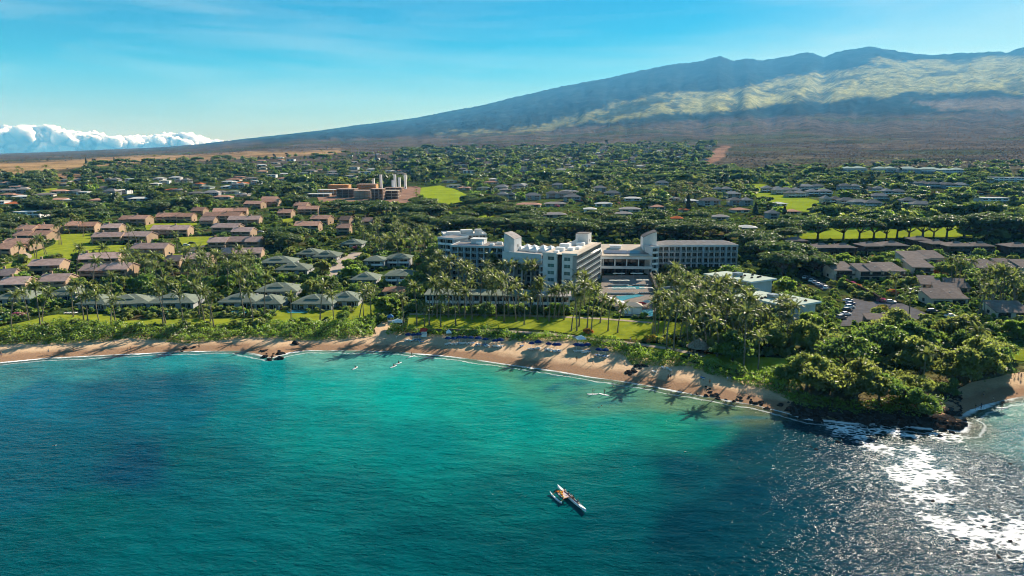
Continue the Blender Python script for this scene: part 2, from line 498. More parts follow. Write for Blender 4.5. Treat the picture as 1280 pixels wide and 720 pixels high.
def drape(name, poly, mat, cell=4.0, dz=0.06, label=None, px=True, kind='structure', attrs=None, cat=None):
    """a sheet laid over the ground inside an outline"""
    pts = [G(*p) for p in poly] if px else [Vector((p[0], p[1], 0)) for p in poly]
    bm = bmesh.new()
    vs = [bm.verts.new((p[0], p[1], 0)) for p in pts]
    bm.faces.new(vs)
    bmesh.ops.triangulate(bm, faces=bm.faces[:])
    x0, x1 = min(p[0] for p in pts), max(p[0] for p in pts); y0, y1 = min(p[1] for p in pts), max(p[1] for p in pts)
    for lo, hi, ax in ((x0, x1, 0), (y0, y1, 1)):
        k = lo + cell
        while k < hi:
            co = (k, 0, 0) if ax == 0 else (0, k, 0)
            no = (1, 0, 0) if ax == 0 else (0, 1, 0)
            bmesh.ops.bisect_plane(bm, geom=bm.verts[:] + bm.edges[:] + bm.faces[:], plane_co=co, plane_no=no)
            k += cell
    bmesh.ops.dissolve_degenerate(bm, dist=0.01, edges=bm.edges[:])
    bm.verts.ensure_lookup_table()
    xs = np.array([v.co.x for v in bm.verts]); ys = np.array([v.co.y for v in bm.verts])
    zs = elev(xs, ys) + dz
    for v, z in zip(bm.verts, zs):
        v.co.z = z
    bmesh.ops.recalc_face_normals(bm, faces=bm.faces[:])
    me = bpy.data.meshes.new(name); bm.to_mesh(me); bm.free()
    if sum(p.normal.z for p in me.polygons) < 0:
        me.flip_normals()
    me.materials.append(mat)
    me.polygons.foreach_set('use_smooth', [True] * len(me.polygons))
    o = inst(name, me)
    return tag(o, label, cat or name.replace('_', ' '), kind=kind)
def strip(name, line, width, mat, dz=0.09, label=None, px=True, step=4.0, cat=None, kind='structure'):
    """a road or path of one width along a line"""
    P = [G(*p).xy for p in line] if px else [Vector(p) for p in line]
    pts = []
    for a, b in zip(P[:-1], P[1:]):
        k = max(1, int((b - a).length / step))
        pts += [a.lerp(b, i / k) for i in range(k)]
    pts.append(P[-1])
    for _ in range(3):
        pts = [pts[0]] + [(pts[i - 1] + pts[i] * 2 + pts[i + 1]) / 4 for i in range(1, len(pts) - 1)] + [pts[-1]]
    v = []
    nacross = 3
    for i, p in enumerate(pts):
        t = (pts[min(i + 1, len(pts) - 1)] - pts[max(i - 1, 0)]).normalized()
        nrm = Vector((-t.y, t.x))
        for k in range(nacross):
            q = p + nrm * width * (0.5 - k / (nacross - 1))
            v.append((q.x, q.y))
    va = np.array(v); z = elev(va[:, 0], va[:, 1]) + dz
    f = [(i * nacross + k, i * nacross + k + 1, (i + 1) * nacross + k + 1, (i + 1) * nacross + k) for i in range(len(pts) - 1) for k in range(nacross - 1)]
    me = np_mesh(name, np.column_stack([va, z]), f, mat, smooth=True)
    if sum(p.normal.z for p in me.polygons) < 0:
        me.flip_normals()
    o = inst(name, me)
    return tag(o, label, cat or name.replace('_', ' '), kind=kind)

# ------------------------------------------------------------------ sea
def srgb(r_, g, b):
    f = lambda c: (c / 255 / 12.92) if c / 255 <= 0.04045 else ((c / 255 + 0.055) / 1.055) ** 2.4
    return (f(r_), f(g), f(b))
# colour of the water over its bed: pale over sand, blue over reef
SEA_PTS = [(0, 462, (70, 140, 150)), (100, 458, (70, 145, 155)), (220, 452, (60, 150, 160)), (300, 450, (70, 160, 160)), (400, 446, (105, 180, 170)), (500, 450, (90, 180, 170)),
           (40, 490, (16, 108, 138)), (140, 500, (6, 92, 120)), (215, 480, (6, 92, 120)), (240, 510, (4, 98, 122)), (90, 560, (4, 90, 114)), (160, 580, (4, 75, 105)), (20, 600, (4, 90, 112)), (0, 540, (6, 94, 120)),
           (270, 470, (20, 120, 140)), (330, 470, (30, 150, 155)), (290, 520, (10, 120, 130)), (250, 570, (0, 100, 112)), (120, 640, (0, 92, 100)), (20, 680, (0, 86, 98)), (250, 680, (0, 94, 104)),
           (400, 480, (35, 165, 160)), (500, 490, (35, 170, 162)), (600, 490, (45, 165, 152)), (400, 540, (0, 138, 138)), (520, 560, (0, 132, 134)), (640, 530, (15, 150, 145)), (420, 620, (0, 104, 112)), (520, 690, (0, 90, 100)),
           (640, 620, (0, 106, 112)), (650, 700, (0, 84, 94)), (660, 470, (85, 160, 135)), (700, 480, (75, 155, 135)), (760, 490, (95, 155, 135)), (830, 500, (115, 150, 120)), (900, 510, (112, 135, 105)), (950, 515, (105, 115, 92)),
           (740, 540, (20, 150, 140)), (830, 530, (50, 150, 132)), (880, 545, (40, 125, 118)), (770, 590, (0, 105, 110)), (760, 660, (0, 84, 96)), (850, 590, (8, 75, 92)), (860, 660, (4, 58, 76)), (930, 560, (22, 66, 84)),
           (990, 545, (34, 62, 78)), (960, 620, (18, 60, 80)), (960, 700, (12, 62, 80)), (1050, 560, (30, 58, 78)), (1060, 640, (20, 58, 78)), (1080, 700, (18, 54, 74)), (1150, 570, (45, 85, 105)), (1180, 640, (34, 70, 92)), (1230, 600, (34, 66, 88)), (1280, 620, (34, 66, 88)), (1230, 700, (28, 60, 82)),
           (1230, 530, (85, 110, 105)), (1265, 520, (95, 150, 145)), (1275, 545, (60, 120, 130)), (1215, 518, (130, 115, 85)), (1130, 540, (50, 60, 62))]
def build_sea():
    az = np.concatenate([np.radians(np.arange(-180, -46, 6.0)), np.radians(np.arange(-46, 46.01, 0.36)), np.radians(np.arange(50, 181, 6.0))])
    rr = np.concatenate([[0.5, 20, 50, 75], np.exp(np.arange(math.log(90), math.log(330), 0.0075)), [400, 600, 1000, 2000, 5000, 12000, 21500]])
    A, RR = np.meshgrid(az, rr); na, nr = len(az), len(rr)
    x = (np.sin(A) * RR).ravel(); y = (np.cos(A) * RR).ravel()
    d = coast_d(x, y)
    near = (np.abs(A.ravel()) < R(47)) & (RR.ravel() > 70) & (RR.ravel() < 340)
    px, py = proj(x, np.where(near, y, 150.0), 0.0)
    wx = px + 60 * (fbm(x / 22, y / 22, 81, 4) - 0.5); wy = py + 26 * (fbm(x / 17, y / 17, 83, 4) - 0.5)
    S = np.array([(a, b) for a, b, c in SEA_PTS], float); C = np.array([srgb(*c) for a, b, c in SEA_PTS]) * np.array([0.42, 0.50, 0.48]); C[:, 0] *= smooth01(np.array([c[0] for a, b, c in SEA_PTS]), 30, 95)
    dist2 = ((wx[:, None] - S[None, :, 0]) ** 2 + (2.0 * (wy[:, None] - S[None, :, 1])) ** 2) + 160.0
    W = dist2 ** -2.2
    col = (W @ C) / W.sum(1, keepdims=True)
    col[~near] = np.array(srgb(2, 74, 92)) * 0.46
    # dark coral heads near the shore
    for cx, cy, rx, ry in ((690, 472, 26, 4), (722, 486, 24, 5), (694, 488, 9, 3), (711, 497, 15, 3), (760, 505, 30, 3), (660, 476, 12, 3), (232, 474, 30, 3), (110, 460, 28, 3), (165, 452, 20, 2), (235, 502, 22, 3), (885, 528, 30, 3), (930, 522, 40, 3)):
        k = ((wx - cx) / rx) ** 2 + ((wy - cy) / ry) ** 2
        col = mixc(col, srgb(18, 80, 92), np.where(near, np.exp(-k) * 0.75, 0))
    foam = np.zeros(len(x))
    p1 = [(1052, 528), (1088, 542), (1140, 547), (1158, 567), (1182, 589), (1207, 613), (1188, 630), (1143, 622), (1113, 607), (1100, 582), (1090, 562), (1070, 545)]
    p2 = [(1126, 629), (1160, 634), (1198, 642), (1300, 634), (1300, 702), (1235, 694), (1189, 673), (1155, 653)]
    ring = [(1030, 524), (1100, 530), (1160, 536), (1205, 541), (1214, 552), (1160, 551), (1100, 545), (1040, 540)]
    for P, s_, g in ((p1, 20, 1.05), (p2, 24, 1.05), (ring, 14, 0.80)):
        foam = np.maximum(foam, np.where(near, smooth01(poly_sdf(wx * 0.4 + px * 0.6, wy * 0.4 + py * 0.6, P), -s_, s_ * 0.6) * g, 0))
    foam = foam * (0.45 + 0.75 * smooth01(fbm(x / 5.5 + 3, y / 4.0, 97, 4, .6), 0.32, 0.62))
    wide = [(980, 560), (1090, 525), (1210, 540), (1330, 560), (1330, 760), (1190, 760), (1060, 640)]
    foam = np.maximum(foam, np.where(near, smooth01(poly_sdf(px, py, wide), -60, 80) * 0.47, 0))
    edge = np.exp(-((d + 0.4) / 0.9) ** 2) * (0.55 + 0.75 * smooth01(fbm(x / 9, y / 9, 91, 3), 0.3, 0.62))
    edge = np.where(near, edge, 0)
    idx = np.arange(na * nr).reshape(nr, na)
    q = np.stack([idx[:-1, :-1], idx[:-1, 1:], idx[1:, 1:], idx[1:, :-1]], -1).reshape(-1, 4)
    q2 = np.stack([idx[:-1, -1], idx[:-1, 0], idx[1:, 0], idx[1:, -1]], -1).reshape(-1, 4)
    q = np.vstack([q, q2])
    m, N, L, out = nmat('sea_water')
    at = N('ShaderNodeAttribute', attribute_name='bed')
    fo = N('ShaderNodeAttribute', attribute_name='foam')
    dd = N('ShaderNodeAttribute', attribute_name='shore')
    tc = N('ShaderNodeTexCoord')
    def noise(scale, rot, stretch, detail=3.0, rough=0.55, dist=0.0):
        mp = N('ShaderNodeMapping', {'Rotation': (0, 0, R(rot)), 'Scale': stretch}); L(tc.outputs['Object'], mp.inputs['Vector'])
        n = N('ShaderNodeTexNoise', {'Scale': scale, 'Detail': detail, 'Roughness': rough, 'Distortion': dist}); L(mp.outputs['Vector'], n.inputs['Vector'])
        return n.outputs['Fac']
    def math_(op, a, b):
        n = N('ShaderNodeMath', operation=op)
        for i, v in enumerate((a, b)):
            if isinstance(v, (int, float)): n.inputs[i].default_value = v
            else: L(v, n.inputs[i])
        return n.outputs['Value']
    big = noise(0.10, 38, (0.45, 1.0, 1.0), 2.0)
    mid = noise(0.33, 30, (0.42, 1.0, 1.0), 3.0, 0.55, 0.3)
    fin = noise(1.3, 24, (0.5, 1.0, 1.0), 3.0, 0.6, 0.3)
    h = math_('ADD', math_('MULTIPLY', big, 0.7), math_('ADD', math_('MULTIPLY', mid, 0.75), math_('MULTIPLY', fin, 0.34)))
    gust = noise(0.022, 50, (0.5, 1.0, 1.0), 4.0, 0.6)
    gr = N('ShaderNodeMapRange', {'From Min': 0.34, 'From Max': 0.66, 'To Min': 0.55, 'To Max': 1.0}); L(gust, gr.inputs['Value'])
    bp = N('ShaderNodeBump', {'Strength': 1.0, 'Distance': 1.05}); L(h, bp.inputs['Height']); L(gr.outputs['Result'], bp.inputs['Strength'])
    # a little of the swell shows as lighter and deeper water
    mv = N('ShaderNodeMapRange', {'From Min': 0.32, 'From Max': 0.68, 'To Min': 0.86, 'To Max': 1.16}); L(mid, mv.inputs['Value'])
    bm_ = N('ShaderNodeMixRGB', {'Fac': 1.0}, blend_type='MULTIPLY'); L(at.outputs['Color'], bm_.inputs['Color1']); gm = N('ShaderNodeMapRange', {'From Min': 0.3, 'From Max': 0.7, 'To Min': 1.12, 'To Max': 0.90}); L(gust, gm.inputs['Value']); L(math_('MULTIPLY', mv.outputs['Result'], gm.outputs['Result']), bm_.inputs['Color2'])
    b = N('ShaderNodeBsdfPrincipled', {'Roughness': 0.07, 'IOR': 1.33, 'Specular IOR Level': 0.06})
    L(bm_.outputs['Color'], b.inputs['Base Color']); L(bp.outputs['Normal'], b.inputs['Normal'])
    # shallows let the sand show
    tr = N('ShaderNodeBsdfTransparent')
    sh = N('ShaderNodeMapRange', {'From Min': -6.0, 'From Max': 0.3, 'To Min': 0.0, 'To Max': 0.8}); L(dd.outputs['Fac'], sh.inputs['Value'])
    ms = N('ShaderNodeMixShader'); L(sh.outputs['Result'], ms.inputs['Fac']); L(b.outputs['BSDF'], ms.inputs[1]); L(tr.outputs['BSDF'], ms.inputs[2])
    # foam lace
    mp = N('ShaderNodeMapping', {'Rotation': (0, 0, R(35)), 'Scale': (0.6, 1.0, 1.0)}); L(tc.outputs['Object'], mp.inputs['Vector'])
    wn_ = N('ShaderNodeTexNoise', {'Scale': 0.5, 'Detail': 3.0}); L(mp.outputs['Vector'], wn_.inputs['Vector'])
    wa = N('ShaderNodeMixRGB', {'Fac': 0.35}, blend_type='ADD'); L(mp.outputs['Vector'], wa.inputs['Color1']); L(wn_.outputs['Color'], wa.inputs['Color2'])
    vo = N('ShaderNodeTexNoise', {'Scale': 0.9, 'Detail': 9.0, 'Roughness': 0.78}); L(wa.outputs['Color'], vo.inputs['Vector'])
    vor = N('ShaderNodeTexVoronoi', {'Scale': 0.75}, feature='DISTANCE_TO_EDGE'); L(wa.outputs['Color'], vor.inputs['Vector'])
    ve = N('ShaderNodeMapRange', {'From Min': 0.0, 'From Max': 0.30, 'To Min': 0.20, 'To Max': -0.06}); L(vor.outputs['Distance'], ve.inputs['Value'])
    lac = math_('ADD', vo.outputs['Fac'], ve.outputs['Result'])
    thr = N('ShaderNodeMapRange', {'From Min': 0.0, 'From Max': 1.0, 'To Min': 0.84, 'To Max': 0.445}); L(fo.outputs['Fac'], thr.inputs['Value'])
    df_ = math_('SUBTRACT', lac, thr.outputs['Result'])
    fm = N('ShaderNodeMapRange', {'From Min': -0.01, 'From Max': 0.20}); L(df_, fm.inputs['Value'])
    w1 = noise(0.09, 0, (1, 1, 1), 3.0); w2 = noise(0.55, 0, (1, 1, 1), 4.0, 0.65)
    sd_ = math_('ADD', dd.outputs['Fac'], math_('ADD', math_('MULTIPLY', math_('SUBTRACT', w1, 0.5), 5.0), math_('MULTIPLY', math_('SUBTRACT', w2, 0.5), 1.6)))
    ab = math_('ABSOLUTE', math_('ADD', sd_, 0.9), 0.0); ab2 = math_('ABSOLUTE', math_('ADD', sd_, 4.6), 0.0)
    e1 = N('ShaderNodeMapRange', {'From Min': 1.25, 'From Max': 0.35, 'To Max': 0.92}); L(ab, e1.inputs['Value'])
    e3 = N('ShaderNodeMapRange', {'From Min': 0.55, 'From Max': 0.1, 'To Max': 0.35}); L(ab2, e3.inputs['Value'])
    w3 = noise(0.045, 0, (1, 1, 1), 3.0, 0.6); w3r = N('ShaderNodeMapRange', {'From Min': 0.38, 'From Max': 0.60, 'To Min': 0.12, 'To Max': 1.0}); L(w3, w3r.inputs['Value'])
    em = N('ShaderNodeMath', operation='MAXIMUM'); L(math_('MULTIPLY', e1.outputs['Result'], w3r.outputs['Result']), em.inputs[0]); L(e3.outputs['Result'], em.inputs[1])
    fmax = math_('MAXIMUM', fm.outputs['Result'], em.outputs['Value'])
    wf = N('ShaderNodeBsdfDiffuse', {'Color': (0.82, 0.84, 0.85, 1)}); L(bp.outputs['Normal'], wf.inputs['Normal'])
    m2 = N('ShaderNodeMixShader'); L(math_('MULTIPLY', fmax, 0.9), m2.inputs['Fac']); L(ms.outputs['Shader'], m2.inputs[1]); L(wf.outputs['BSDF'], m2.inputs[2])
    L(m2.outputs['Shader'], out.inputs['Surface'])
    me = np_mesh('sea', np.stack([x, y, np.zeros(len(x))], 1), q, m, {'bed': col, 'foam': foam, 'shore': d}, smooth=True)
    o = inst('sea', me)
    if me.polygons[len(me.polygons) // 2].normal.z < 0:
        me.flip_normals()
    tag(o, 'turquoise bay with dark reef patches and white surf off the rocky point', 'sea', kind='structure')
build_sea()

# ------------------------------------------------------------------ haze and far clouds
def build_haze():
    m = bpy.data.materials.new('haze'); m.use_nodes = True
    nt = m.node_tree
    for n in list(nt.nodes): nt.nodes.remove(n)
    o_ = nt.nodes.new('ShaderNodeOutputMaterial'); pv = nt.nodes.new('ShaderNodeVolumePrincipled')
    pv.inputs['Color'].default_value = (0.10, 0.46, 1.0, 1)
    pv.inputs['Absorption Color'].default_value = (1, 1, 1, 1)
    pv.inputs['Density'].default_value = 4.2e-5
    nt.links.new(pv.outputs['Volume'], o_.inputs['Volume'])
    b = MB().box(-25000, -22500, -8, 25000, 23500, 2900)
    o = b.build('haze', m)
    tag(o, 'thin blue sea air that fades the far volcano', 'haze', kind='stuff')
build_haze()
# ------------------------------------------------------------------ plant shapes
M_PALM = leafmat('palm_frond_leaf', (0.046, 0.072, 0.016), (0.110, 0.140, 0.038), (0.29, 0.36, 0.07), trans=0.38)
M_PALMDRY = leafmat('palm_dry_leaf', (0.10, 0.075, 0.035), (0.17, 0.13, 0.07), (0.2, 0.15, 0.06), trans=0.2)
M_LEAF = leafmat('broad_leaf', (0.038, 0.082, 0.014), (0.095, 0.160, 0.030), (0.26, 0.42, 0.06), vary=0.3, trans=0.40)
M_LEAFB = leafmat('bright_leaf', (0.060, 0.120, 0.014), (0.140, 0.225, 0.030), (0.40, 0.60, 0.07), vary=0.3, trans=0.44)
M_LEAFO = leafmat('olive_leaf', (0.068, 0.098, 0.020), (0.150, 0.185, 0.042), (0.42, 0.50, 0.09), vary=0.32, trans=0.44)
M_MONK = leafmat('rain_tree_leaf', (0.032, 0.062, 0.013), (0.085, 0.128, 0.027), (0.19, 0.29, 0.05), vary=0.25, trans=0.30)
M_PINE = leafmat('conifer_leaf', (0.018, 0.030, 0.012), (0.040, 0.060, 0.022), (0.06, 0.09, 0.03), trans=0.12)
M_HEDGE = leafmat('shore_shrub_leaf', (0.062, 0.130, 0.012), (0.155, 0.260, 0.028), (0.42, 0.64, 0.07), trans=0.42)
M_MAG = leafmat('bougainvillea_bloom', (0.20, 0.02, 0.10), (0.42, 0.05, 0.22), (0.5, 0.06, 0.25))
M_ORA = leafmat('orange_bloom', (0.30, 0.07, 0.02), (0.60, 0.17, 0.03), (0.6, 0.2, 0.03))
M_YEL = leafmat('yellow_bloom', (0.30, 0.22, 0.02), (0.55, 0.42, 0.04), (0.6, 0.45, 0.05))
M_PTRUNK = surf('palm_trunk', (0.21, 0.175, 0.135), 0.9, 0.3, 3.0, 0.6, 9.0, stretch=(1, 1, 0.35))
M_BARK = surf('tree_bark', (0.135, 0.105, 0.08), 0.95, 0.35, 2.0, 0.7, 6.0)

def rhombs(P, Nn, size, rng, aspect=1.9, tint=None):
    """leaf faces: one folded-flat rhombus per point, facing roughly along Nn"""
    n = len(P)
    Nn = Nn / (np.linalg.norm(Nn, axis=1, keepdims=True) + 1e-9)
    u = rng.normal(size=(n, 3)); u -= (u * Nn).sum(1, keepdims=True) * Nn
    u /= np.linalg.norm(u, axis=1, keepdims=True) + 1e-9
    w = np.cross(Nn, u)
    s = (size * (0.6 + 0.8 * rng.random(n)))[:, None]
    V = np.stack([P - u * s * 0.5 * aspect, P - w * s * 0.5, P + u * s * 0.5 * aspect, P + w * s * 0.5], 1).reshape(-1, 3)
    Q = np.arange(4 * n).reshape(n, 4)
    t = rng.random(n) if tint is None else np.clip(tint + 0.35 * (rng.random(n) - 0.5), 0, 1)
    return V, Q, np.repeat(t, 4)

def sph(n, rng):
    v = rng.normal(size=(n, 3)); return v / np.linalg.norm(v, axis=1, keepdims=True)

def crown_arrays(seed, clumps, per_area, size, flat_=0.0, rough=0.55, lower=0.35, soft=False):
    """clumps: (x,y,z,rx,rz). leaves sit in the outer shell of every clump"""
    rng = np.random.default_rng(seed)
    VV, QQ, TT, k = [], [], [], 0
    for i, (cx, cy, cz, rx, rz) in enumerate(clumps):
        n = max(6, int(per_area * rx * (rx + rz)))
        D = sph(n, rng)
        low = D[:, 2] < -lower
        D[low, 2] *= -1
        sh = (np.abs(rng.normal(size=n)) * 0.62 + 0.12)[:, None] if soft else (0.72 + 0.34 * rng.random(n))[:, None]
        lump = 1 + 0.16 * np.sin(D[:, :1] * 7 + i) * np.cos(D[:, 1:2] * 6 - i) + 0.10 * np.sin(D[:, 2:3] * 13 + 2 * i)
        P = D * sh * lump * np.array([rx, rx, rz]) + np.array([cx, cy, cz])
        Nn = D * (1 - rough) + rng.normal(size=(n, 3)) * rough * 0.8 + np.array([0, 0, 0.25 + flat_])
        ct = 0.08 + 0.84 * rng.random()
        V, Q, T = rhombs(P, Nn, size, rng, tint=np.full(n, ct) + 0.25 * D[:, 2] * 0)
        VV.append(V); QQ.append(Q + k); TT.append(T); k += len(V)
    return np.vstack(VV), np.vstack(QQ), np.concatenate(TT)

def limb_mesh(name, seed, clumps, trunk_r, fork, lean=0.0, mat=None, n=5):
    rng = random.Random(seed)
    b = MB()
    top = Vector((lean * fork, 0, fork))
    b.tube([(0, 0, -0.8), (0, 0, 0.2), (lean * fork * 0.4, 0, fork * 0.55), top], [trunk_r * 1.5, trunk_r * 1.15, trunk_r * 0.9, trunk_r * 0.8], 7)
    pick = sorted(clumps, key=lambda c: -c[3])[:9]
    for c in pick:
        e = Vector((c[0], c[1], c[2]))
        mid = top.lerp(e, 0.5) + Vector((rng.uniform(-.4, .4), rng.uniform(-.4, .4), -0.08 * (e - top).length + rng.uniform(-.2, .3)))
        b.tube([top - Vector((0, 0, trunk_r * 0.6)), mid, e], [trunk_r * 0.55, trunk_r * 0.34, trunk_r * 0.10], n)
    return b.mesh(name, mat or M_BARK, True)

def clumps_bushy(seed, Rr, H, n, base=0.3):
    """roundish crown, top at H, spread over radius Rr"""
    rng = random.Random(seed); out = []
    for i in range(n):
        a = rng.uniform(0, 6.283); q = math.sqrt(rng.random())
        zc = base + (1 - base) * (0.12 + 0.72 * rng.random() * (1 - 0.55 * q * q) + 0.1)
        r_ = Rr * rng.uniform(0.26, 0.46) * (1.1 - 0.25 * q)
        out.append((math.cos(a) * q * Rr * 0.74, math.sin(a) * q * Rr * 0.74, zc * H - r_ * 0.3, r_, r_ * rng.uniform(0.6, 0.95)))
    return out
def clumps_umbrella(seed, Rr, H, n):
    rng = random.Random(seed); out = []
    for i in range(n):
        a = i * 2.399 + rng.uniform(-.3, .3); q = math.sqrt((i + 0.4) / n)
        r_ = Rr * rng.uniform(0.26, 0.38)
        out.append((math.cos(a) * q * Rr * 0.8, math.sin(a) * q * Rr * 0.8, H * (0.89 - 0.17 * q * q) + rng.uniform(-.5, .4), r_, r_ * 0.40))
    return out

class Kind:
    """one modelled plant: its parts as (name, mesh), and arrays for masses"""
    def __init__(s, parts, H):
        s.parts, s.H = parts, H
def tree_kind(seed, clumps, H, leaf, per_area, size, trunk_r, fork, rough=0.55, flat_=0.0, lower=0.35, lean=0.0, name='crown', soft=False):
    V, Q, T = crown_arrays(seed, clumps, per_area, size, flat_, rough, lower, soft)
    return Kind([('trunk', limb_mesh('trunk', seed, clumps, trunk_r, fork, lean)), ('crown', np_mesh(name, V, Q, leaf, {'tint': T}))], H)

# coconut palms ------------------------------------------------------------
def frond_arrays(seed, L=3.9, droop=1.0, nseg=9, wid=0.62):
    rng = np.random.default_rng(seed)
    t = np.linspace(0, 1, nseg + 1)
    # arch of the midrib in x,z
    ang = 0.15 - droop * (t ** 1.25) * 1.75
    dx = np.cos(ang); dz = np.sin(ang)
    xs = np.concatenate([[0], np.cumsum(dx[:-1])]) * L / nseg; zs = np.concatenate([[0], np.cumsum(dz[:-1])]) * L / nseg
    V, Q = [], []
    for i in range(nseg):
        w0 = wid * math.sin(math.pi * min(1, 0.14 + 0.86 * (i + 0.5) / nseg)) ** 0.6
        for s in (-1, 1):
            for h_ in (0.0, 0.5):
                a = (t[i] + h_ / nseg); j = i + h_
                x0 = np.interp(j, np.arange(nseg + 1), xs); z0 = np.interp(j, np.arange(nseg + 1), zs)
                x1 = np.interp(j + 0.40, np.arange(nseg + 1), xs); z1 = np.interp(j + 0.40, np.arange(nseg + 1), zs)
                w = w0 * rng.uniform(0.8, 1.15)
                hang = w * rng.uniform(0.35, 0.8)
                sweep = 0.30 * w + 0.05
                k = len(V)
                V += [(x0, 0.015 * s, z0), (x1, 0.015 * s, z1), (x1 + sweep, s * w * 0.8, z1 - hang), (x0 + sweep, s * w * 0.8, z0 - hang)]
                Q.append((k, k + 1, k + 2, k + 3))
    # midrib
    k = len(V)
    for i in range(0, nseg + 1, 3):
        V += [(xs[i], -0.05 * (1 - t[i]) - 0.01, zs[i] + 0.02), (xs[i], 0.05 * (1 - t[i]) + 0.01, zs[i] + 0.02)]
    for i in range(len(range(0, nseg + 1, 3)) - 1):
        Q.append((k + 2 * i, k + 2 * i + 1, k + 2 * i + 3, k + 2 * i + 2))
    V = np.array(V, float); Q = np.array(Q)
    T = np.clip(0.45 + 0.25 * rng.random(len(V)) + 0.1 * (rng.random() - 0.5), 0, 1)
    return V, Q, T
FR = [frond_arrays(900 + i, L=(4.1, 4.4, 3.9, 3.6)[i], droop=(0.62, 0.9, 1.15, 1.45)[i]) for i in range(4)]
FROND_ME = [np_mesh('frond', v, q, M_PALM, {'tint': t}) for v, q, t in FR]
FROND_DRY = np_mesh('frond', FR[3][0] * [0.8, 0.8, 1], FR[3][1], M_PALMDRY, {'tint': FR[3][2]})
def frond_layout(seed, n=20):
    rng = random.Random(seed); out = []
    for i in range(n):
        q = (i + 0.5) / n
        pitch = math.radians(72 - 92 * q + rng.uniform(-8, 8))
        k = 0 if q < 0.3 else (1 if q < 0.6 else (2 if q < 0.85 else 3))
        out.append((k, i * 2.399 + rng.uniform(-.25, .25), pitch, rng.uniform(0.82, 1.1)))
    return out
def rotv(V, rz, pitch, s):
    c, d = math.cos(pitch), math.sin(pitch)
    x = V[:, 0] * c - V[:, 2] * d; z = V[:, 0] * d + V[:, 2] * c; y = V[:, 1]
    c, d = math.cos(rz), math.sin(rz)
    return np.stack([x * c - y * d, x * d + y * c, z], 1) * s
def palm_trunk(seed, H, bend):
    b = MB(); rng = random.Random(seed)
    pts, rad = [], []
    for i in range(9):
        t = i / 8
        pts.append((bend * t * t, 0.3 * bend * math.sin(t * 3) * 0.4, -0.6 + t * (H + 0.6)))
        rad.append(0.24 - 0.10 * t + (0.14 if i == 0 else 0) + (0.05 if i == 1 else 0) + (0.05 if i == 8 else 0))
    b.tube(pts, rad, 7)
    return b, Vector(pts[-1])
NUT = MB()
for i in range(7):
    a = i * 0.9
    NUT.lathe([(0.02, -.16), (0.13, -.06), (0.14, .05), (0.03, .16)], 6, (0.34 * math.cos(a), 0.34 * math.sin(a), -0.34 - 0.1 * (i % 2)))
M_NUT = surf('coconut_husk', (0.16, 0.15, 0.05), 0.7, 0.3, 5.0)
NUT_ME = NUT.mesh('coconuts', M_NUT, True)
PALMS = []
for i, (H, bend) in enumerate(((11, 0.9), (13, 2.4), (9, -1.4), (14, -2.8), (8, 0.6), (12, 3.8), (6.5, 0.4), (15, 1.4))):
    b, top = palm_trunk(100 + i, H, bend)
    lay = frond_layout(200 + i, 18 + i % 4)
    VV, QQ, TT, k = [], [], [], 0
    for kk, rz, pt, s in lay:
        v, q, t = FR[kk]
        v = rotv(v, rz, pt, s) + np.array(top)
        VV.append(v); QQ.append(q + k); TT.append(np.clip(t + 0.25 * math.sin(rz * 3), 0, 1)); k += len(v)
    kd = Kind([('trunk', b.mesh('trunk', M_PTRUNK, True)), ('crown', np_mesh('crown', np.vstack(VV), np.vstack(QQ), M_PALM, {'tint': np.concatenate(TT)}))], H)
    kd.top, kd.layout, kd.bend = top, lay, bend
    PALMS.append(kd)

# broad trees --------------------------------------------------------------
UMB = []
for i, (Rr, H) in enumerate(((9, 10), (11, 11.5), (8, 9), (10, 9.5), (12, 12.5))):
    cl = clumps_umbrella(300 + i, Rr, H, 15 + 2 * i)
    UMB.append(tree_kind(310 + i, cl, H, M_MONK, 34, 0.80, 0.55, H * 0.34, rough=0.5, flat_=0.35, lower=0.05))
BUSH = []
for i, (Rr, H, lf) in enumerate(((4.2, 7.5, M_LEAF), (5.2, 8.5, M_LEAFB), (3.6, 6.2, M_LEAF), (4.6, 9.5, M_LEAFO), (5.8, 7.4, M_LEAF), (3.2, 5.2, M_LEAFB))):
    cl = clumps_bushy(400 + i, Rr, H, 15, 0.22)
    BUSH.append(tree_kind(410 + i, cl, H, lf, 46, 0.60, 0.3, H * 0.3, rough=0.75, soft=i % 2 == 0))
# big shore trees on the point: many small leaf sprays, gaps between them
def clumps_sprays(seed, Rr, H, n, base=0.12):
    rng = random.Random(seed); out = []
    arms = [(rng.uniform(0, 6.283), rng.uniform(.35, 1.0), rng.uniform(.35, 1.0)) for _ in range(11)]
    for i in range(n):
        a, q, t = arms[i % len(arms)]
        a += rng.gauss(0, .22); q = min(1.08, max(0, q * rng.uniform(.55, 1.1))); zc = base + (1 - base) * t * rng.uniform(.55, 1.0) * (1 - .28 * q * q)
        r_ = Rr * rng.uniform(.10, .21)
        out.append((math.cos(a) * q * Rr, math.sin(a) * q * Rr, zc * H, r_, r_ * rng.uniform(.35, .7)))
    return out
SHORE = []
for i, (Rr, H, lf) in enumerate(((7.5, 10.5, M_LEAFO), (8.5, 11.5, M_LEAFO), (6.5, 9.0, M_LEAF), (7.0, 12.0, M_LEAFO))):
    cl = clumps_sprays(500 + i, Rr, H, 130)
    SHORE.append(tree_kind(510 + i, cl, H, lf, 78, 0.42, 0.45, H * 0.22, rough=0.9, lower=0.9, soft=True))
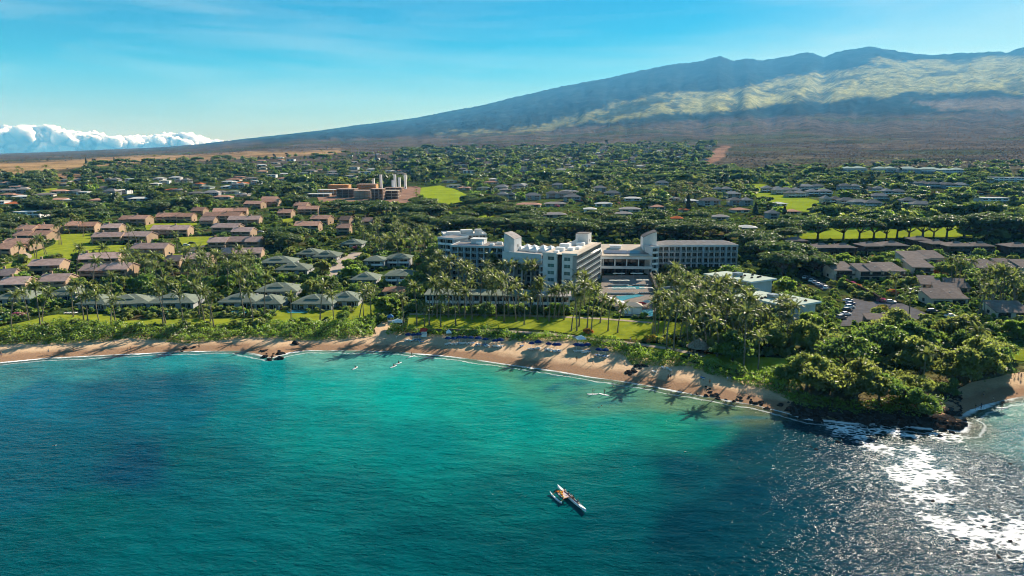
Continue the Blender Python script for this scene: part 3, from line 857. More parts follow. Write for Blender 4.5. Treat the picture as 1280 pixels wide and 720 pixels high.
for i, (Rr, H, lf) in enumerate(((8.0, 8.5, M_LEAFO), (6.8, 9.5, M_LEAF))):
    cl = clumps_umbrella(530 + i, Rr, H, 40)
    cl = [(a, b_, c + random.Random(int(a * 99)).uniform(-1.6, .3), d_ * .62, e * .75) for a, b_, c, d_, e in cl]
    SHORE.append(tree_kind(540 + i, cl, H, lf, 80, 0.42, 0.4, H * 0.3, rough=0.9, lower=0.9, soft=True))
PINE = []
for i, H in enumerate((13, 17)):
    rng = random.Random(600 + i)
    cl = []
    for k in range(17):
        t = k / 16
        cl.append((rng.uniform(-.3, .3), rng.uniform(-.3, .3), H * (0.12 + 0.86 * t), 2.4 * (1 - t) ** 0.8 + 0.25, 0.55))
    PINE.append(tree_kind(610 + i, cl, H, M_PINE, 60, 0.6, 0.28, H * 0.6, lower=0.8))
SHRUB = []
for i, (Rr, H, lf) in enumerate(((1.7, 1.8, M_LEAFB), (2.1, 2.3, M_HEDGE), (1.4, 1.5, M_LEAF), (2.4, 2.6, M_LEAFO), (1.9, 1.9, M_LEAFB))):
    cl = clumps_bushy(700 + i, Rr, H, 8, 0.1)
    V, Q, T = crown_arrays(710 + i, cl, 70, 0.42, 0, 0.55, 0.2)
    SHRUB.append(Kind([('stem', limb_mesh('stem', 700 + i, cl, 0.09, H * 0.3)), ('foliage', np_mesh('foliage', V, Q, lf, {'tint': T}))], H))
FLOWER = {}
for nm, mt in (('magenta', M_MAG), ('orange', M_ORA), ('yellow', M_YEL)):
    cl = clumps_bushy(750, 2.6, 2.2, 9, 0.1)
    V, Q, T = crown_arrays(751, cl, 60, 0.42, 0, 0.55, 0.2)
    rng = np.random.default_rng(7)
    FLOWER[nm] = Kind([('stem', limb_mesh('stem', 750, cl, 0.09, 0.6)), ('foliage', np_mesh('foliage', V, Q, [mt, M_LEAFB], {'tint': T}, mi=(rng.random(len(Q)) < 0.3).astype(int)))], 2.2)

# registries: everything planted is listed, then described once all stand ----------------
PLACED = []          # (object, list name, px)
DISCS = []           # ground already taken: x, y, radius
SCREENS = []         # sight lines that must stay open: px0, py0, px1, py1, distance
def taken(x, y, r_):
    for a, b, c in DISCS:
        if (x - a) ** 2 + (y - b) ** 2 < (c + r_) ** 2:
            return True
    return False
def hides(p, H, W):
    """would a plant of height H and half width W at p stand in front of something kept in view?"""
    m = mpp(p); x, y = proj(p[0], p[1], p[2]); dist = math.hypot(p[0], p[1])
    for x0, y0, x1, y1, dd in SCREENS:
        if dist < dd and x + W / m > x0 and x - W / m < x1 and y > y0 and y - H / m * 0.97 < y1:
            return True
    return False
def plant(kind, name, cat, p, rz=None, s=1.0, lst=None, rng=random, group=None):
    root = empty(name, p, rng.uniform(0, 6.28) if rz is None else rz, s)
    root['category'] = cat
    if name == 'palm_tree': root.rotation_euler = (rng.uniform(-.07, .07), rng.uniform(-.07, .07), root.rotation_euler.z)
    if group: root['group'] = group
    for nm, me in kind.parts:
        inst(nm, me, root)
    PLACED.append((root, lst, proj(p[0], p[1], p[2])))
    return root
def palm_full(i, p, rz, s, lst, group=None):
    """a palm near enough for its fronds to be picked apart"""
    kd = PALMS[i]
    root = empty('palm_tree', p, rz, s)
    root['category'] = 'palm tree'
    if group: root['group'] = group
    inst('trunk', kd.parts[0][1], root)
    for kk, fz, pt, fs in kd.layout:
        inst('frond', FROND_ME[kk], root, kd.top, (0, -pt, fz), fs)
    inst('frond', FROND_DRY, root, kd.top, (0, 1.2, i * 1.3), 0.8)
    inst('coconuts', NUT_ME, root, kd.top)
    PLACED.append((root, lst, proj(p[0], p[1], p[2])))
    return root
def mass(name, items, label, cat, mats):
    """many far plants as one mesh: items = (arrays kind index, point, turn, scale)"""
    VV, QQ, TT, MI, k = [], [], [], [], 0
    for (V, Q, T, mi), p, rz, s in items:
        c, d = math.cos(rz), math.sin(rz)
        W = np.stack([V[:, 0] * c - V[:, 1] * d, V[:, 0] * d + V[:, 1] * c, V[:, 2]], 1) * s + np.array(p)
        VV.append(W); QQ.append(Q + k); TT.append(T); MI.append(mi); k += len(W)
    me = np_mesh(name, np.vstack(VV), np.vstack(QQ), mats, {'tint': np.concatenate(TT)}, mi=np.concatenate(MI))
    return tag(inst(name, me), label, cat, kind='stuff')
# low arrays for masses: material slots 0 leaf 1 bright 2 olive 3 dark 4 palm 5 bark
MASS_MATS = [M_LEAF, M_LEAFB, M_LEAFO, M_MONK, M_PALM, M_PTRUNK, M_PINE]
def low_tree(seed, Rr, H, n, per, size, mi, umb=False):
    cl = clumps_umbrella(seed, Rr, H, n) if umb else clumps_bushy(seed, Rr, H, n, 0.15)
    V, Q, T = crown_arrays(seed, cl, per, size, 0.3 if umb else 0.0, 0.5, 0.1)
    return V, Q, T, np.full(len(Q), mi)
def low_palm(seed, H):
    rng = np.random.default_rng(seed)
    V, Q, MI = [], [], []
    w = 0.2
    V += [(-w, 0, -.5), (w, 0, -.5), (w * .6, 0, H), (-w * .6, 0, H), (0, -w, -.5), (0, w, -.5), (0, w * .6, H), (0, -w * .6, H)]
    Q += [(0, 1, 2, 3), (4, 5, 6, 7)]; MI += [5, 5]
    for i in range(13):
        a = i * 2.399; up = (0.9, 0.5, 0.1)[i % 3] + rng.uniform(-.1, .1)
        pr = Vector((0, 0, H)); d = Vector((math.cos(a), math.sin(a), up)).normalized(); sd = Vector((-math.sin(a), math.cos(a), 0))
        for j in range(3):
            nx = pr + d * 1.25; d = (d + Vector((0, 0, -0.55))).normalized()
            w0, w1 = (0.25, 0.55, 0.5)[j], (0.55, 0.5, 0.06)[j]
            k = len(V)
            V += [pr - sd * w0 - Vector((0, 0, w0 * .5)), pr + sd * w0 - Vector((0, 0, w0 * .5)), nx + sd * w1 - Vector((0, 0, w1 * .5)), nx - sd * w1 - Vector((0, 0, w1 * .5))]
            Q.append((k, k + 1, k + 2, k + 3)); MI.append(4); pr = nx
    V = np.array([tuple(v) for v in V]); T = 0.35 + 0.4 * rng.random(len(V))
    return V, np.array(Q), T, np.array(MI)
LOW_PALM = [low_palm(800 + i, H) for i, H in enumerate((9, 11, 7.5))]
LOW_TREE = [low_tree(820 + i, Rr, H, n, per, sz, mi, u) for i, (Rr, H, n, per, sz, mi, u) in enumerate((
    (4.5, 6.5, 8, 9, 1.15, 0, 0), (5.5, 7.5, 9, 9, 1.2, 2, 0), (4.0, 7.0, 8, 9, 1.1, 1, 0), (7.0, 8.0, 10, 8, 1.3, 3, 1), (8.5, 9.0, 11, 8, 1.4, 3, 1), (2.4, 12.0, 9, 14, 1.1, 6, 0)))]
LOW_SCRUB = [low_tree(850 + i, Rr, H, n, 8, 1.1, 0, 0) for i, (Rr, H, n) in enumerate(((2.6, 2.6, 3), (3.4, 3.2, 4), (2.0, 2.2, 3)))]
# ------------------------------------------------------------------ building materials
M_TERRA = surf('terracotta_roof', (0.50, 0.285, 0.205), 0.85, 0.22, 0.5, 0.35, 7.0, vary=0.22, stretch=(1, 1, 1))
M_GREENR = surf('grey_green_roof', (0.185, 0.215, 0.175), 0.8, 0.16, 0.5, 0.35, 7.0, vary=0.12)
M_BROWNR = surf('grey_brown_roof', (0.235, 0.195, 0.175), 0.85, 0.18, 0.5, 0.35, 7.0, vary=0.14)
M_MAUVER = surf('mauve_roof', (0.42, 0.30, 0.265), 0.85, 0.22, 0.5, 0.35, 7.0, vary=0.22)
M_SHAKER = surf('red_brown_roof', (0.33, 0.19, 0.125), 0.85, 0.2, 0.5, 0.3, 6.0)
M_ORANGER = surf('orange_roof', (0.50, 0.15, 0.06), 0.8, 0.15, 0.6)
M_WHITER = surf('white_roof', (0.58, 0.57, 0.54), 0.75, 0.12, 0.35, vary=0.1)
M_PALER = surf('pale_green_roof', (0.50, 0.56, 0.47), 0.75, 0.12, 0.25)
M_GREYR = surf('pale_grey_roof', (0.29, 0.265, 0.25), 0.8, 0.2, 0.5, vary=0.4)
M_TAN = surf('tan_stucco', (0.36, 0.26, 0.18), 0.9, 0.1, 0.5, vary=0.1)
M_STUCCO = surf('white_stucco', (0.64, 0.64, 0.625), 0.85, 0.12, 0.22)
M_GREYW = surf('grey_stucco', (0.34, 0.345, 0.345), 0.9, 0.1, 0.4, vary=0.12)
M_HSLAB = surf('pale_shaded_white', (0.52, 0.55, 0.57), 0.85, 0.12, 0.25)  # white trim with the facade shade mixed into its colour
M_BLUEW = surf('blue_shaded_white', (0.28, 0.335, 0.375), 0.85, 0.08, 0.4)  # bluish shade of the sunless fronts put into the wall colour
M_BEIGE = surf('beige_stucco', (0.56, 0.48, 0.39), 0.9, 0.1, 0.4, vary=0.1)
M_DKWOOD = surf('dark_wood', (0.085, 0.062, 0.05), 0.8, 0.2, 1.0)
M_STONE = surf('lava_stone_wall', (0.15, 0.135, 0.12), 0.95, 0.45, 1.6, 0.6, 3.0)
M_CONC = surf('concrete', (0.38, 0.36, 0.335), 0.9, 0.15, 0.5, 0.2, 3.0)
M_ORANGEW = surf('orange_sheathing', (0.60, 0.34, 0.17), 0.9, 0.12, 0.3)
M_GLASS = surf('window_glass', (0.022, 0.030, 0.036), 0.12, 0.35, 0.4, vary=0.4, spec=0.6)
M_GLASSG = surf('green_window_glass', (0.05, 0.13, 0.14), 0.12, 0.3, 0.4, vary=0.3, spec=0.6)
M_FRAME = surf('window_frame_paint', (0.50, 0.48, 0.45), 0.6, 0.05)
M_RAIL = surf('railing_glass', (0.17, 0.21, 0.23), 0.25, 0.1, 0.5)
M_SOLAR = surf('solar_panel', (0.055, 0.05, 0.065), 0.3, 0.2, 1.5, spec=0.5)
M_WHITE = surf('white_paint', (0.80, 0.80, 0.79), 0.6, 0.04)
M_DARK = surf('dark_opening', (0.03, 0.028, 0.028), 0.9, 0.2)

def window_mesh(glass, frame, nm='window'):
    b = MB()
    b.box(-0.5, -0.02, 0, -0.45, 0.06, 1, 1).box(0.45, -0.02, 0, 0.5, 0.06, 1, 1)
    b.box(-0.45, -0.02, 0.0, 0.45, 0.06, 0.05, 1).box(-0.45, -0.02, 0.94, 0.45, 0.06, 1.0, 1)
    b.box(-0.02, -0.015, 0.05, 0.02, 0.05, 0.94, 1)
    b.box(-0.45, 0.02, 0.05, -0.02, 0.05, 0.94, 0).box(0.02, 0.02, 0.05, 0.45, 0.05, 0.94, 0)
    return b.mesh(nm, [glass, frame])
WIN = window_mesh(M_GLASS, M_FRAME)
WIN_D = window_mesh(M_GLASS, M_DKWOOD)
WIN_G = window_mesh(M_GLASSG, M_FRAME)
def rail_mesh():
    b = MB()
    b.box(-0.5, -0.03, 0.94, 0.5, 0.03, 1.0).box(-0.5, -0.02, 0.0, 0.5, 0.02, 0.86)
    return b.mesh('balcony_rail', M_RAIL)
RAIL = rail_mesh()
RAIL_W = MB().box(-0.5, -0.05, 0.92, 0.5, 0.05, 1.0).box(-0.5, -0.03, 0.0, 0.5, 0.03, 0.92).mesh('balcony_rail', M_WHITE)
RAIL_T = MB().box(-0.5, -0.05, 0.90, 0.5, 0.05, 1.0).box(-0.5, -0.03, 0.0, 0.5, 0.03, 0.90).mesh('balcony_rail', M_TAN)
RAIL_D = MB().box(-0.5, -0.05, 0.90, 0.5, 0.05, 1.0).box(-0.5, -0.03, 0.0, 0.5, 0.03, 0.90).mesh('balcony_rail', M_DKWOOD)
DOOR = MB().box(-0.5, -0.03, 0, 0.5, 0.05, 1, 0).box(0.32, -0.07, 0.45, 0.40, -0.03, 0.50, 1).mesh('door', [M_DKWOOD, M_FRAME])

def gable_roof(b, x0, x1, y0, y1, z, h, o=0.7, t=0.28):
    ym = (y0 + y1) / 2; k = h / (ym - y0)
    ze = z - k * o
    pr = [(y0 - o, ze), (ym, z + h), (y1 + o, ze), (y1 + o, ze - t), (ym, z + h - t), (y0 - o, ze - t)]
    X0, X1 = x0 - o * 0.6, x1 + o * 0.6
    vs = [(X0, y, zz + t) for y, zz in pr] + [(X1, y, zz + t) for y, zz in pr]
    fs = [(0, 1, 4, 5), (1, 2, 3, 4), (11, 10, 7, 6), (10, 9, 8, 7)]
    fs += [(i, i + 6, (i + 1) % 6 + 6, (i + 1) % 6) for i in range(6)]
    return b.add(vs, fs)
def hip_roof(b, x0, x1, y0, y1, z, h, o=0.9, t=0.25):
    x0 -= o; x1 += o; y0 -= o; y1 += o
    w, d = x1 - x0, y1 - y0
    if w >= d:
        r0, r1 = (x0 + d / 2, (y0 + y1) / 2), (x1 - d / 2, (y0 + y1) / 2)
    else:
        r0, r1 = ((x0 + x1) / 2, y0 + w / 2), ((x0 + x1) / 2, y1 - w / 2)
    vs = [(x0, y0, z), (x1, y0, z), (x1, y1, z), (x0, y1, z), (x0, y0, z + t), (x1, y0, z + t), (x1, y1, z + t), (x0, y1, z + t), (r0[0], r0[1], z + h + t), (r1[0], r1[1], z + h + t)]
    fs = [(3, 2, 1, 0), (0, 1, 5, 4), (1, 2, 6, 5), (2, 3, 7, 6), (3, 0, 4, 7)]
    fs += [(4, 5, 9, 8), (5, 6, 9), (6, 7, 8, 9), (7, 4, 8)] if w >= d else [(4, 5, 8), (5, 6, 9, 8), (6, 7, 9), (7, 4, 8, 9)]
    return b.add(vs, fs)
def shed_roof(b, x0, x1, y0, y1, z, h, o=0.6, t=0.28):
    k = h / (y1 - y0)
    pr = [(y0 - o, z - k * o), (y1 + o, z + h + k * o)]
    vs = [(x, y, zz + q) for x in (x0 - o * .5, x1 + o * .5) for y, zz in pr for q in (0, t)]
    return b.add(vs, [(0, 2, 3, 1), (5, 7, 6, 4), (1, 3, 7, 5), (4, 6, 2, 0), (0, 1, 5, 4), (2, 6, 7, 3)])

STYLE = {
    'terra': dict(wall=M_TAN, roof=M_TERRA, kind='gable', win=WIN_D, rail=RAIL_T, storeys=2, rise=2.5, unit=13, depth=13, cat='condominium', name='condominium_block'),
    'mauve': dict(wall=M_TAN, roof=M_MAUVER, kind='gable', win=WIN_D, rail=RAIL_T, storeys=2, rise=2.4, unit=13, depth=13, cat='condominium', name='condominium_block'),
    'villa': dict(wall=M_GREYW, roof=M_GREENR, kind='hip', win=WIN, rail=RAIL_W, storeys=1, rise=2.9, unit=15, depth=14, cat='villa', name='villa'),
    'villa2': dict(wall=M_GREYW, roof=M_GREENR, kind='hip', win=WIN, rail=RAIL_W, storeys=2, rise=2.2, unit=13, depth=11, cat='villa', name='villa'),
    'brown': dict(wall=M_DKWOOD, roof=M_BROWNR, kind='hip', win=WIN_D, rail=RAIL_D, storeys=2, rise=2.0, unit=14, depth=12, cat='condominium', name='condominium_block'),
    'browng': dict(wall=M_BEIGE, roof=M_BROWNR, kind='shed', win=WIN_D, rail=RAIL_D, storeys=2, rise=2.4, unit=9, depth=12, cat='condominium', name='condominium_block'),
    'grey': dict(wall=M_GREYW, roof=M_GREYR, kind='hip', win=WIN, rail=RAIL_W, storeys=2, rise=3.0, unit=13, depth=11, cat='house', name='house'),
    'white': dict(wall=M_STUCCO, roof=M_WHITER, kind='hip', win=WIN, rail=RAIL_W, storeys=1, rise=1.6, unit=16, depth=12, cat='house', name='house'),
    'beige': dict(wall=M_BEIGE, roof=M_GREYR, kind='hip', win=WIN, rail=RAIL_W, storeys=1, rise=1.8, unit=15, depth=12, cat='house', name='house'),
    'orange': dict(wall=M_BEIGE, roof=M_ORANGER, kind='hip', win=WIN, rail=RAIL_W, storeys=1, rise=1.8, unit=15, depth=12, cat='house', name='house'),
    'pink': dict(wall=M_BEIGE, roof=M_TERRA, kind='hip', win=WIN, rail=RAIL_W, storeys=1, rise=1.8, unit=17, depth=12, cat='house', name='house'),
    'green': dict(wall=M_STUCCO, roof=M_GREENR, kind='hip', win=WIN, rail=RAIL_W, storeys=1, rise=1.8, unit=15, depth=12, cat='house', name='house'),
    'shake': dict(wall=M_BEIGE, roof=M_SHAKER, kind='hip', win=WIN_D, rail=RAIL_W, storeys=1, rise=1.5, unit=20, depth=9, cat='beach house', name='beach_house'),
    'flatw': dict(wall=M_STUCCO, roof=M_WHITER, kind='flat', win=WIN, rail=RAIL_W, storeys=2, rise=0.5, unit=16, depth=12, cat='house', name='house'),
    'lodge': dict(wall=M_BLUEW, roof=M_PALER, kind='hip', win=WIN, rail=RAIL_W, storeys=3, rise=3.4, unit=24, depth=15, cat='condominium', name='condominium_block'),
}
HOUSES = []
FRONTS = []            # house fronts, for planting at their feet
def house(px0, px1, pyb, style, lst, yaw=0.0, depth=None, storeys=None, label=None, seed=None, chimney=False, open_view=True, detail=2, stag=1.5, ends=False):
    st = STYLE[style]
    p = G((px0 + px1) / 2, pyb)
    W = max(5.0, (px1 - px0) * mpp(p))
    if st['cat'] == 'condominium' and style != 'lodge':
        W *= 0.88; yaw += random.Random(int(px0 * 3 + pyb)).uniform(-6, 6)
    D = depth or st['depth']; D = min(D, max(6.5, W * 1.1)); ns = storeys or st['storeys']
    rng = random.Random(seed if seed is not None else int(px0 * 7 + pyb * 13))
    root = empty(st['name'], p, R(yaw))
    root['category'] = st['cat']
    n = max(1, round(W / st['unit']))
    cuts = [0.0] + [(k + rng.uniform(-.2, .2)) / n for k in range(1, n)] + [1.0]
    stg = stag * (2.0 if st['cat'] == 'villa' else 1.0)
    if detail >= 2: FRONTS.append((p.copy(), W, R(yaw), ns))
    fh = 2.45; H = ns * fh
    for i in range(n):
        x0, x1 = -W / 2 + cuts[i] * W, -W / 2 + cuts[i + 1] * W; uw = x1 - x0
        oy = (rng.choice((-1, 0, 1)) * stg * rng.uniform(.6, 1.2) if n > 1 else 0); oz = rng.choice((0.0, 0.3, 0.6)) + .01 * i if n > 1 else 0.0
        y0, y1 = oy, oy + D
        if n > 1:
            x0 += 0.02; x1 -= 0.02
        h = H + oz
        wb = MB()
        if st['kind'] == 'gable':
            ym = (y0 + y1) / 2
            vs = [(x, y, z) for x in (x0, x1) for y, z in ((y0, -2.5), (y1, -2.5), (y1, h), (ym, h + st['rise'] - .02), (y0, h))]
            wb.add(vs, [(0, 1, 2, 3, 4), (9, 8, 7, 6, 5), (0, 5, 6, 1), (1, 6, 7, 2), (2, 7, 8, 3), (3, 8, 9, 4), (4, 9, 5, 0)])
        elif st['kind'] == 'shed':
            vs = [(x, y, z) for x in (x0, x1) for y, z in ((y0, -2.5), (y1, -2.5), (y1, h + st['rise'] - .02), (y0, h - .02))]
            wb.add(vs, [(0, 1, 2, 3), (7, 6, 5, 4), (0, 4, 5, 1), (1, 5, 6, 2), (2, 6, 7, 3), (3, 7, 4, 0)])
        else:
            wb.box(x0, y0, -2.5, x1, y1, h)
        wb.build('wall', st['wall'], root)
        rb = MB()
        {'gable': gable_roof, 'hip': hip_roof, 'shed': shed_roof}.get(st['kind'], lambda b, a, c, d, e, z, hh: b.box(a - .3, d - .3, z, c + .3, e + .3, z + hh))(rb, x0, x1, y0, y1, h, st['rise'])
        rf = rb.build('roof', st['roof'], root)
        if detail >= 2:
            nb = max(1, int(uw / 5.5)); bw = uw / nb
            for s_ in range(ns):
                for k in range(nb):
                    cx = x0 + (k + 0.5) * bw
                    inst('window', st['win'], root, (cx, y0 - 0.04, s_ * fh + (0.18 if ns > 1 else 0.2)), (0, 0, 0), (bw * 0.72, 1, 1.95))
                    if s_ > 0:
                        inst('balcony_rail', st['rail'], root, (cx, y0 - 1.25, s_ * fh + 0.02), (0, 0, 0), (bw * 0.92, 1, 1.0))
                if s_ > 0:
                    MB().box(x0 + .15, y0 - 1.3, s_ * fh - 0.22, x1 - .15, y0 - 0.003, s_ * fh).build('balcony', st['wall'], root)
            inst('window', st['win'], root, (x1 + 0.04, y0 + D * 0.45, 0.9), (0, 0, R(90)), (1.8, 1, 1.3))
            inst('window', st['win'], root, (x0 - 0.04, y0 + D * 0.55, 0.9), (0, 0, R(-90)), (1.8, 1, 1.3))
            if style in ('villa', 'villa2', 'grey', 'brown'):
                for k in range(2):
                    MB().box(-.14, -.14, -1.5, .14, .14, fh - .1).build('lanai_post', st['wall'] if style != 'brown' else M_BEIGE, root, (x0 + (0.12 + 0.76 * k) * uw, y0 - 0.8, 0))
                if style == 'villa' and uw > 10:
                    g = MB(); hip_roof(g, x0 + uw * .3, x0 + uw * .62, y0 + D * .2, y0 + D * .7, h + st['rise'] * .55, 1.3, 0.4); g.build('upper_roof', st['roof'], root)
            if chimney or (style in ('terra', 'mauve') and (i + int(px0)) % 2 == 0):
                MB().box(-.55, -.4, -0.8, .55, .4, 1.3).box(-.65, -.5, 1.3, .65, .5, 1.45).build('chimney', M_TAN, rf, (x0 + uw * .25, (y0 + y1) / 2 + .6, h + st['rise']))
            for q in range(2):
                MB().box(-.25, -.25, -.5, .25, .25, .45).box(-.32, -.32, .45, .32, .32, .52).build('vent_pipe', M_FRAME, rf, (x0 + uw * rng.uniform(.15, .85), y0 + (y1 - y0) * rng.uniform(.58, .8), h + st['rise'] * .55))
            if style == 'brown':
                g = MB(); gable_roof(g, -1.6, 1.6, -1.2, 1.2, 0, 0.9, 0.3, 0.2); g.build('roof_vent', st['roof'], rf, ((x0 + x1) / 2, (y0 + y1) / 2 - 1.0, h + st['rise'] * 0.75))
            if ends and i in (0, n - 1):
                pass
        elif detail == 1:
            nb = max(1, int(uw / 7)); bw = uw / nb
            for s_ in range(ns):
                for k in range(nb):
                    inst('window', st['win'], root, (x0 + (k + 0.5) * bw, y0 - 0.04, s_ * fh + 0.4), (0, 0, 0), (bw * 0.6, 1, 1.8))
    if label: root['label'] = label
    else: PLACED.append((root, lst, proj(p[0], p[1], p[2])))
    DISCS.append((p[0] + -math.sin(R(yaw)) * D / 2, p[1] + math.cos(R(yaw)) * D / 2, max(D, min(W, 14)) * 0.55))
    if W > 16:
        for q in (-0.33, 0.33):
            DISCS.append((p[0] + W * q * math.cos(R(yaw)) - math.sin(R(yaw)) * D / 2, p[1] + W * q * math.sin(R(yaw)) + math.cos(R(yaw)) * D / 2, D * 0.55))
    if open_view:
        a0 = proj(p[0], p[1], p[2] + H * 0.7)[1]
        a1 = proj(p[0], p[1] + D * .6, p[2] + H + st['rise'])[1]
        SCREENS.append((px0 + 2, a1, px1 - 2, a0, math.hypot(p[0], p[1]) + 4))
    HOUSES.append(root)
    return root

# ---- terracotta condominiums round the left lawn: x from, x to, base y, style, yaw
TPL = {}
TPL['tc_near'] = 'mauve-roofed tan condominium just behind the shore villas, {o} there'
for a in ((0, 33, 368, 'mauve', 6), (48, 84, 364, 'mauve', 8), (-4, 18, 356, 'mauve', 12), (36, 76, 343, 'mauve', 16), (98, 149, 334, 'mauve', 10), (99, 166, 349, 'mauve', 0), (206, 226, 337, 'mauve', 0), (232, 262, 334, 'mauve', 0)):
    house(a[0], a[1], a[2], a[3], 'tc_near', a[4])
TPL['tc_lawn'] = 'terracotta-roofed tan condominium bordering the big left lawn, {o} there'
for a in ((-14, 16, 321, 'terra', 0), (0, 40, 314, 'terra', 2), (16, 38, 303, 'terra', -4), (37, 61, 303, 'terra', -4), (18, 43, 295, 'terra', -4), (40, 66, 294, 'terra', -4), (80, 119, 291, 'terra', 3),
          (114, 153, 305, 'mauve', 2), (151, 187, 304, 'mauve', -5), (126, 150, 293, 'mauve', 4), (162, 209, 321, 'mauve', 3)):
    house(a[0], a[1], a[2], a[3], 'tc_lawn', a[4])
TPL['tc_back'] = 'pink-tiled condominium on the rise behind the left lawn, {o} there'
for a in ((145, 186, 282, 'terra', 2), (192, 243, 278, 'terra', 0), (187, 237, 296, 'mauve', 0), (238, 255, 270, 'terra', -5), (265, 310, 271, 'terra', 8), (253, 273, 277, 'terra', 0), (272, 301, 277, 'terra', 0), (249, 268, 283, 'mauve', 0),
          (283, 326, 282, 'mauve', 0), (262, 299, 293, 'mauve', -4), (258, 329, 312, 'mauve', 0), (290, 328, 327, 'mauve', 5), (276, 290, 326, 'mauve', 0), (288, 315, 298, 'mauve', 0)):
    house(a[0], a[1], a[2], a[3], 'tc_back', a[4])
TPL['tc_right'] = 'pink-roofed condominium in trees below the construction site, {o} there'
for a in ((303, 328, 261, 'terra', 0), (325, 348, 258, 'terra', 0), (346, 365, 273, 'terra', 5), (366, 384, 263, 'terra', 0), (371, 399, 268, 'terra', 0), (386, 412, 281, 'terra', -8), (366, 400, 290, 'terra', 0), (423, 438, 282, 'terra', -15), (420, 438, 293, 'terra', 0), (325, 346, 255, 'terra', 0), (452, 466, 284, 'terra', 0)):
    house(a[0], a[1], a[2], a[3], 'tc_right', a[4])

# ---- grey-green villas
TPL['villa_shore'] = 'low grey-green hip-roofed villa facing the shore lawn, {o} there'
for a in ((-10, 38, 381, 0), (58, 93, 376, 6), (98, 132, 387, 0), (134, 184, 387, 14), (186, 241, 386, 4), (274, 320, 385, 0), (318, 350, 387, 0), (321, 370, 371, 2), (366, 415, 387, -4), (413, 448, 383, 0)):
    house(a[0], a[1], a[2], 'villa', 'villa_shore', a[3])
TPL['villa_up'] = 'grey-green roofed villa in gardens uphill of the shore villas, {o} there'
for a in ((371, 400, 323, 0), (392, 421, 326, 0), (326, 366, 334, 3), (345, 384, 343, 0), (426, 452, 310, 0), (456, 480, 337, 0), (484, 512, 334, 0), (440, 470, 356, 0)):
    house(a[0], a[1], a[2], 'villa2' if a[0] in (484, 456) else 'villa', 'villa_up', a[3])
house(482, 513, 357, 'villa2', None, -3, label='tall two-storey villa with pale grey hip roof and white verandas above the brown-roofed beach house', depth=14)
house(480, 507, 371, 'shake', None, 2, label='small beach house with red-brown roof at the head of the sandy path')

# ---- right-hand condominiums
TPL['br_golf'] = 'dark hip-roofed condominium below the golf course trees, {o} there'
for a in ((986, 1010, 311, 0), (1016, 1046, 320, 3), (1044, 1071, 320, -3), (1079, 1104, 318, 0), (1101, 1135, 317, -4), (1141, 1164, 310, 0), (1163, 1188, 315, 0), (1183, 1217, 318, 0), (1215, 1243, 318, -4), (1260, 1294, 319, 0)):
    house(a[0], a[1], a[2], 'brown', 'br_golf', a[3])
TPL['br_mid'] = 'beige condominium with stepped shed roofs above the car park, {o} there'
for a in ((1040, 1070, 350, 0), (1071, 1091, 351, 2), (1086, 1104, 351, 0), (1100, 1133, 351, 2), (1127, 1183, 335, -2), (1138, 1167, 346, 0), (1220, 1251, 347, 0), (1254, 1298, 346, -8)):
    house(a[0], a[1], a[2], 'browng', 'br_mid', a[3])
TPL['br_near'] = 'low shed-roofed condominium right of the car park, {o} there'
for a in ((1150, 1176, 362, -20), (1168, 1200, 372, -18), (1184, 1212, 366, -18), (1157, 1212, 381, -6), (1243, 1290, 398, -10)):
    house(a[0], a[1], a[2], 'browng', 'br_near', a[3], depth=10, storeys=1)

# ---- right far condominiums
TPL['fr_ridge'] = 'white condominium on the far right ridge under brown scrub, {o} there'
for a in ((1055, 1084, 216), (1095, 1120, 216), (1126, 1146, 216), (1151, 1176, 217), (1177, 1206, 218)):
    house(a[0], a[1], a[2], 'lodge', 'fr_ridge', 0, depth=18)
house(1244, 1296, 229, 'flatw', None, -8, storeys=3, label='long white flat-roofed block at the far right edge below the scrub', depth=20)
house(1226, 1261, 254, 'flatw', None, 0, storeys=2, label='pale blue-white flat-roofed house right of the terraced garden', depth=14)
TPL['fr_grey'] = 'grey-roofed house beyond the sloping right fairway, {o} of that estate'
for a in ((953, 978, 241), (968, 1002, 243), (984, 1008, 247), (1000, 1030, 238), (1010, 1040, 245), (1028, 1052, 255), (1050, 1070, 257), (1066, 1086, 259), (1082, 1102, 260), (1050, 1075, 238), (1082, 1103, 241), (1106, 1132, 245), (1141, 1166, 262), (1128, 1146, 257), (1140, 1162, 234), (1160, 1186, 235), (1182, 1212, 236), (1090, 1112, 251)):
    house(a[0], a[1], a[2], 'grey', 'fr_grey', random.Random(a[0]).uniform(-10, 6))
